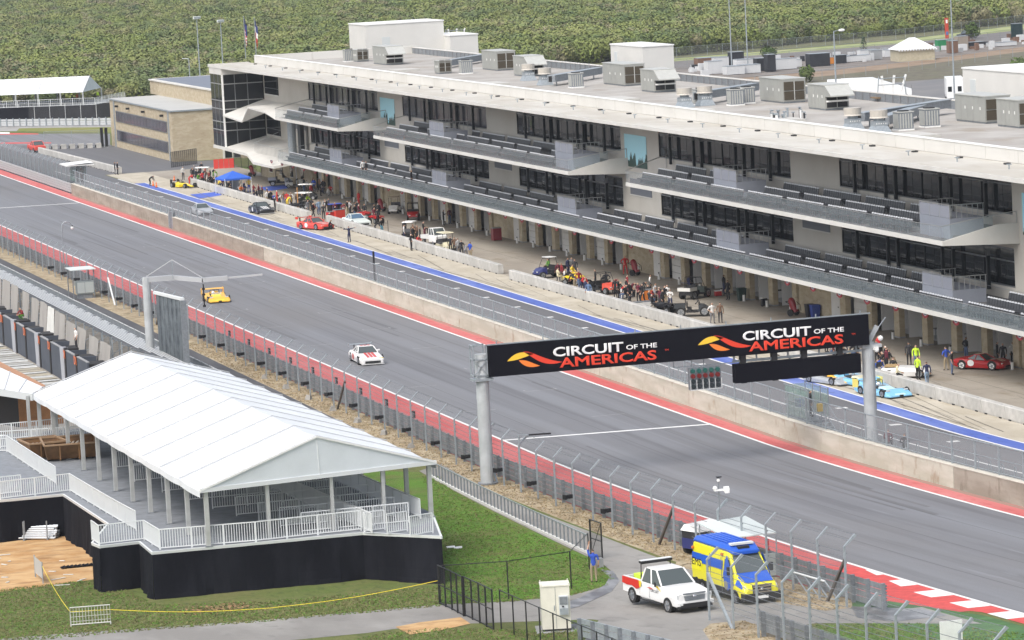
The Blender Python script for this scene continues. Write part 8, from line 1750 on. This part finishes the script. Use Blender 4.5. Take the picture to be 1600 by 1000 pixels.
p = at(1480, 66); m = MB(); m.box(p.x - .35, p.x + .35, p.y - .15, p.y + .15, .8, 5.0, M('sign_red', (.5, .06, .03), .5)); m.box(p.x - .2, p.x + .2, p.y - .18, p.y - .15, 3.9, 4.6, white); m.box(p.x - .25, p.x + .25, p.y - .18, p.y - .15, 1.5, 2.2, M('sign_blue', (.1, .15, .35), .5)); m.bar((p.x, p.y, 0), (p.x, p.y, .8), .1, .1, galv); solo(m, 'banner_sign', 'tall narrow red banner sign by the small tent', 'sign', tuple(p))
def truck(px, py, label, ln, h, rz, nose=True, slope=False):
    p = at(px, py); t = thing('paddock_truck', label, 'truck', (p.x, p.y, .01), R(rz)); m = MB(); tw_ = M('truck_white', (.74, .75, .75), .4)
    if slope: m.prism([(0, .6), (ln, .6), (ln, h), (ln * .55, h), (0, h * .45)], 'x', 0, 2.6, tw_)
    else: m.box(0, 2.6, 0, ln, .6, h, tw_)
    m.build('box_body', t); m = MB(); m.box(.2, .8, -.02, .0, 1.6, 2.4, dark_glass); m.box(1.7, 2.3, -.02, 0, 1.6, 2.4, dark_glass); m.build('window', t)
    for x in (.1, 2.5):
        for y in (.8, ln - 1.2): m = MB(); m.cyl((x - .12, y, .5), (x + .12, y, .5), .5, rubber, n=12); m.build('wheel', t)
truck(1425, 157, 'big white motorhome with sloping back behind the roof antennas', 11, 3.8, 68, slope=True); truck(1480, 160, 'white coach with two dark windows beside the big white roof box', 8, 3.6, -20); truck(1352, 150, 'white van roof just left of the tilted antennas', 6, 2.8, 70); truck(1322, 152, 'low white trailer behind the hooded roof unit', 5, 2.4, 75)
# perimeter fences
chain_fence('perimeter_fence', [tuple(at(960, 99))[:2], tuple(at(1200, 79))[:2], tuple(at(1400, 62.5))[:2], tuple(at(1640, 34))[:2], tuple(at(1850, 6))[:2]], 'long wire fence between the bright verge and the scrub wood', 2.2, galv, see_through('wire_net', (.3, .31, .3), .22, .6), 4.0)
chain_fence('perimeter_fence', [tuple(at(1010, 113))[:2], tuple(at(1200, 98))[:2], tuple(at(1400, 83))[:2], tuple(at(1640, 54))[:2]], 'long dark wire fence between the road and the storage yard', 2.0, galv_d, see_through('wire_net2', (.15, .15, .15), .16, .6), 5.0)
chain_fence('perimeter_fence', [tuple(at(1180, 135))[:2], tuple(at(1420, 112))[:2], tuple(at(1640, 82))[:2]], 'thin wire fence across the dark soil bank', 1.8, galv, None, 5.0, low=False)
# ================================================================== scrub wood
leaf_cols = [((.165, .20, .060), (.225, .25, .086)), ((.185, .20, .075), (.25, .25, .112)), ((.128, .17, .062), (.18, .215, .088)), ((.185, .178, .095), (.235, .215, .13)), ((.16, .205, .056), (.235, .27, .082)), ((.105, .145, .06), (.15, .187, .08))]
src = D.collections.new('crown_sources')
def crown_mesh(name, seed, ca, cb_, n=760, w=2.6, h=3.1, leaf=.20):
    random.seed(seed); m = MB(); A = B = MATS.get(name + '_leaf') or layered(name + '_leaf', ca, [(cb_, .022, (1, 1, 1), .40, .60, .9), ((ca[0] * .62, ca[1] * .72, ca[2] * .8), .045, (1, 1, 1), .52, .62, .85), ((.20, .175, .10), .06, (1, 1, 1), .60, .68, .6), (cb_, .9, (1, 1, 1), .45, .7, .5)], .85, None, .2); bark = M('scrub_bark', (.12, .1, .08), .9)
    lobes = [(Vector((random.gauss(0, w * .30), random.gauss(0, w * .30), h * random.uniform(.38, .66))), random.uniform(.8, 1.35)) for i in range(6)]
    for i in range(n):
        c, r = random.choice(lobes); v = Vector((random.gauss(0, 1), random.gauss(0, 1), random.gauss(0, 1))).normalized(); p = c + v * r * random.uniform(.75, 1.1) * Vector((1, 1, .8)).length / 1.62
        nrm = (v + Vector((random.gauss(0, .28), random.gauss(0, .28), random.gauss(.25, .25)))).normalized(); a = nrm.orthogonal().normalized(); a.rotate(Matrix.Rotation(random.uniform(0, 6.28), 3, nrm)); b = nrm.cross(a); s = leaf * random.uniform(.6, 1.3)
        m.face([p - a * s, p + b * s * .6, p + a * s, p - b * s * .6], B if random.random() < .45 else A)
    m.cyl((0, 0, 0), (.1, 0, h * .5), .09, bark, .05, n=5)
    for c, r in lobes[:5]: m.cyl((.05, 0, h * .3), c, .045, bark, .02, n=4)
    return m
for i, (ca, cb_) in enumerate(leaf_cols):
    me = crown_mesh('scrub_%d' % i, 20 + i, ca, cb_).mesh('scrub_tree'); o = D.objects.new('scrub_tree_source', me); src.objects.link(o)
pts = []; random.seed(12)
B0, B1 = at(960, 98), at(1640, 33)
def beyond(x, y):
    if x < B0.x: lim = 742 + (B0.y - 742) * max(0, (x - 150) / (B0.x - 150))
    else: lim = B0.y + (B1.y - B0.y) * (x - B0.x) / (B1.x - B0.x)
    return y > lim + 3
y = 735.0
while y < 1850:
    st = 2.5 if y < 930 else (3.2 if y < 1200 else 4.2)
    x0, x1 = y * .135 - 25, y * .44 + 30; x = x0
    while x < x1:
        px, py = x + random.uniform(-1.2, 1.2), y + random.uniform(-1.2, 1.2)
        clear = math.sin(px * .021 + 1.3) * math.sin(py * .027) + .6 * math.sin(px * .053 + py * .031)
        if beyond(px, py) and (clear < .95 or random.random() < .35): pts.append((px, py, 0))
        x += st * random.uniform(.85, 1.25)
    y += st
fm = D.meshes.new('scrub_wood'); fm.from_pydata(pts, [], []); fo = D.objects.new('scrub_wood', fm); COL.objects.link(fo); fo['kind'] = 'stuff'
ng = D.node_groups.new('scatter_scrub', 'GeometryNodeTree'); ng.interface.new_socket('Geometry', in_out='INPUT', socket_type='NodeSocketGeometry'); ng.interface.new_socket('Geometry', in_out='OUTPUT', socket_type='NodeSocketGeometry')
gi, go = ng.nodes.new('NodeGroupInput'), ng.nodes.new('NodeGroupOutput'); mp_ = ng.nodes.new('GeometryNodeMeshToPoints'); ip = ng.nodes.new('GeometryNodeInstanceOnPoints'); ci = ng.nodes.new('GeometryNodeCollectionInfo'); ci.inputs['Collection'].default_value = src; ci.inputs['Separate Children'].default_value = True; ci.inputs['Reset Children'].default_value = True
rv = ng.nodes.new('FunctionNodeRandomValue'); rv.data_type = 'FLOAT_VECTOR'; rv.inputs[0].default_value = (-.12, -.12, 0); rv.inputs[1].default_value = (.12, .12, 6.28)
rs = ng.nodes.new('FunctionNodeRandomValue'); rs.data_type = 'FLOAT'; rs.inputs[2].default_value = .6; rs.inputs[3].default_value = 1.75; rs.inputs['Seed'].default_value = 4
ip.inputs['Pick Instance'].default_value = True
ri = ng.nodes.new('FunctionNodeRandomValue'); ri.data_type = 'INT'; ri.inputs[4].default_value = 0; ri.inputs[5].default_value = 5; ri.inputs['Seed'].default_value = 9
L = ng.links.new; L(gi.outputs[0], mp_.inputs[0]); L(mp_.outputs[0], ip.inputs['Points']); L(ci.outputs[0], ip.inputs['Instance']); L(ri.outputs[2], ip.inputs['Instance Index']); L(rv.outputs[0], ip.inputs['Rotation']); L(rs.outputs[1], ip.inputs['Scale']); L(ip.outputs[0], go.inputs[0])
md = fo.modifiers.new('scatter', 'NODES'); md.node_group = ng
# trees that stand out from the wood
def lone_tree(px, py, kind, label, s=1.0):
    p = at(px, py); t = thing('young_tree', label, 'tree', (p.x, p.y, 0)); m = MB(); bark = MATS['scrub_bark']; random.seed(int(px))
    m.cyl((0, 0, 0), (0, 0, 2.2 * s), .12 * s, bark, .05, n=6); m.build('trunk', t)
    if kind == 'fir':
        m = MB(); fl = M('fir_needles', (.02, .05, .022), .9)
        for i in range(200): u = random.random(); a = random.uniform(0, 6.28); r = (1 - u) * .95 * s * random.uniform(.4, 1); z = (.4 + u * 3.0) * s; c, q = math.cos(a), math.sin(a); m.face([(c * r, q * r, z), (c * (r + .3) - q * .12, q * (r + .3) + c * .12, z - .18), (c * (r + .3) + q * .12, q * (r + .3) - c * .12, z - .12)], fl)
        m.build('crown', t)
    else:
        me = crown_mesh('lone_%d' % int(px), int(px), (.05, .085, .025), (.09, .13, .035), 420, 2.4 * s, 4.4 * s, .3); me.build('crown', t)
for px, py, kd, lab, s in ((1350, 84, 'fir', 'small dark fir in the storage yard left of the small tent', 1.0), (1367, 54, 'fir', 'dark fir at the edge of the wood above the yard', 1.1), (1438, 46, 'fir', 'dark fir behind the fence above the small tent', 1.0), (1561, 33, 'fir', 'dark fir behind the fence at the top right', 1.0), (1519, 62, 'leaf', 'bushy tree beside the black off road car', .9), (1200, 94, 'leaf', 'round bush right of the black container', .8), (1580, 12, 'leaf', 'darker leafy tree rising from the wood at the top right', 1.3), (1392, 20, 'leaf', 'darker leafy tree rising from the wood in the upper right', 1.4), (60, 12, 'leaf', 'darker leafy tree, left of two at the top left edge', 1.6), (108, 14, 'leaf', 'darker leafy tree, right of two at the top left edge', 1.7), (330, 10, 'leaf', 'darker leafy tree at the top edge above the flags', 1.6), (1590, 118, 'leaf', 'bush on the soil bank at the right edge', .7), (1260, 128, 'leaf', 'weedy bush on the dark soil bank behind the lamp post', .7)): lone_tree(px, py, kd, lab, s)

# ------------------------------------------------------------------ grass tufts near the camera
def tuft_mesh(name, seed, ca, cb_):
    random.seed(seed); m = MB(); A, B = M(name + '_a', ca, .9, rnd=.3), M(name + '_b', cb_, .9, rnd=.3)
    for i in range(11):
        a = random.uniform(0, 6.28); r = random.uniform(0, .12); x, y = math.cos(a) * r, math.sin(a) * r; b = random.uniform(0, 6.28); l = random.uniform(.05, .14); w = .022
        m.face([(x - math.sin(b) * w, y + math.cos(b) * w, 0), (x + math.sin(b) * w, y - math.cos(b) * w, 0), (x + math.cos(b) * l * .7, y + math.sin(b) * l * .7, l)], random.choice((A, A, B)))
    return m.mesh('grass_tuft')
def inside(px, py, poly):
    c = False; n = len(poly)
    for i in range(n):
        (x0, y0), (x1, y1) = poly[i], poly[i - 1]
        if (y0 > py) != (y1 > py) and px < (x1 - x0) * (py - y0) / (y1 - y0) + x0: c = not c
    return c
tsrc = D.collections.new('tuft_sources')
for i, (ca, cb_) in enumerate((((.13, .25, .035), (.19, .28, .06)), ((.11, .22, .03), (.17, .26, .06)), ((.15, .155, .055), (.24, .21, .10)), ((.13, .15, .045), (.19, .18, .08)), ((.40, .31, .18), (.52, .44, .29)), ((.22, .165, .09), (.42, .35, .22)))):
    tsrc.objects.link(D.objects.new('tuft_source', tuft_mesh('tuft_%d' % i, 60 + i, ca, cb_)))
def tufts(name, polys, n, lo, hi, seed):
    random.seed(seed); P = []
    if name == 'straw_litter': polys = [rect(65.0, 67.0, 178, 330)] + polys[1:]
    bb = (min(p[0] for q in polys for p in q), max(p[0] for q in polys for p in q), min(p[1] for q in polys for p in q), max(p[1] for q in polys for p in q))
    while len(P) < n:
        x, y = random.uniform(bb[0], bb[1]), random.uniform(bb[2], bb[3])
        if any(inside(x, y, q) for q in polys): P.append((x, y, ztb(y) + .008))
    me = D.meshes.new(name); me.from_pydata(P, [], []); o = D.objects.new(name, me); COL.objects.link(o); o['kind'] = 'stuff'
    g = ng.copy(); g.name = 'scatter_' + name
    for nd in g.nodes:
        if nd.bl_idname == 'GeometryNodeCollectionInfo': nd.inputs['Collection'].default_value = tsrc
        if nd.bl_idname == 'FunctionNodeRandomValue' and nd.data_type == 'INT': nd.inputs[4].default_value = lo; nd.inputs[5].default_value = hi
        if nd.bl_idname == 'FunctionNodeRandomValue' and nd.data_type == 'FLOAT': nd.inputs[2].default_value = .35; nd.inputs[3].default_value = .75
    md = o.modifiers.new('scatter', 'NODES'); md.node_group = g
tufts('straw_litter', [pxs((330, 540), (560, 640), (740, 735), (850, 795), (1000, 850), (1060, 868), (1060, 884), (925, 830), (800, 782), (690, 722), (540, 655), (320, 550)), pxs((1207, 903), (1330, 935), (1332, 950), (1290, 955), (1207, 940)), pxs((1098, 985), (1160, 970), (1270, 1005), (1120, 1005))], 6000, 4, 5, 9)
tufts('lawn_grass', [pxs((690, 745), (700, 762), (800, 818), (938, 884), (962, 899), (950, 915), (893, 931), (800, 941), (690, 946), (690, 830), (660, 745)), pxs((1275, 977), (1430, 974), (1600, 990), (1600, 1004), (1290, 1004))], 9000, 0, 2, 5)
tufts('rough_grass', [pxs((-10, 922), (160, 905), (245, 945), (420, 940), (690, 915), (690, 948), (550, 960), (400, 973), (250, 984), (0, 1006), (-10, 1006)), pxs((600, 990), (680, 982), (860, 985), (930, 975), (880, 1010), (500, 1010))], 12000, 1, 3, 6)

random.seed(44); m = MB(); cols = [yw, yw, yd, ybw, MATS['yard_grey'], yw]
for i in range(110):
    x = random.uniform(1075, 1600); y = 118 - (x - 1075) * .096 + random.uniform(-9, 5); p = at(x, y); w, d, h = random.uniform(.4, 1.8), random.uniform(.4, 1.5), random.uniform(.3, 1.5); m.box(p.x, p.x + w, p.y, p.y + d, .012, h, random.choice(cols))
o = solo(m, 'building_materials', 'clutter of small crates, pallets and sheets scattered over the storage yard', 'materials', tuple(at(1300, 100))); o['kind'] = 'stuff'
a, b = at(910, 999), at(1062, 1037); t = thing('guardrail', 'short guardrail behind the black fence at the bottom edge', 'guardrail', tuple(a))
for i in range(3): m = MB(); m.bar((a.x, a.y, ztb(a.y) + .25 + i * .3), (b.x, b.y, ztb(b.y) + .25 + i * .3), .07, .25, galv); m.build('rail', t, world=True)
for i in range(8): q = a.lerp(b, i / 7); m = MB(); m.box(q.x - .2, q.x - .04, q.y - .08, q.y + .08, ztb(q.y) - .05, ztb(q.y) + 1.0, galv_d); m.build('post', t, world=True)
# ================================================================== thin air over the whole site
hz = D.materials.new('haze_air'); n, N, L_, P_ = nodes(hz); N.remove(P_); pv = N.new('ShaderNodeVolumePrincipled'); pv.inputs['Color'].default_value = (.86, .92, 1.0, 1); pv.inputs['Density'].default_value = .00007
L_.new(pv.outputs[0], N['Material Output'].inputs['Volume'])
o = MB().box(-520, 1520, -60, 6100, -1.0, 39.0, hz).build('haze'); o['kind'] = 'stuff'
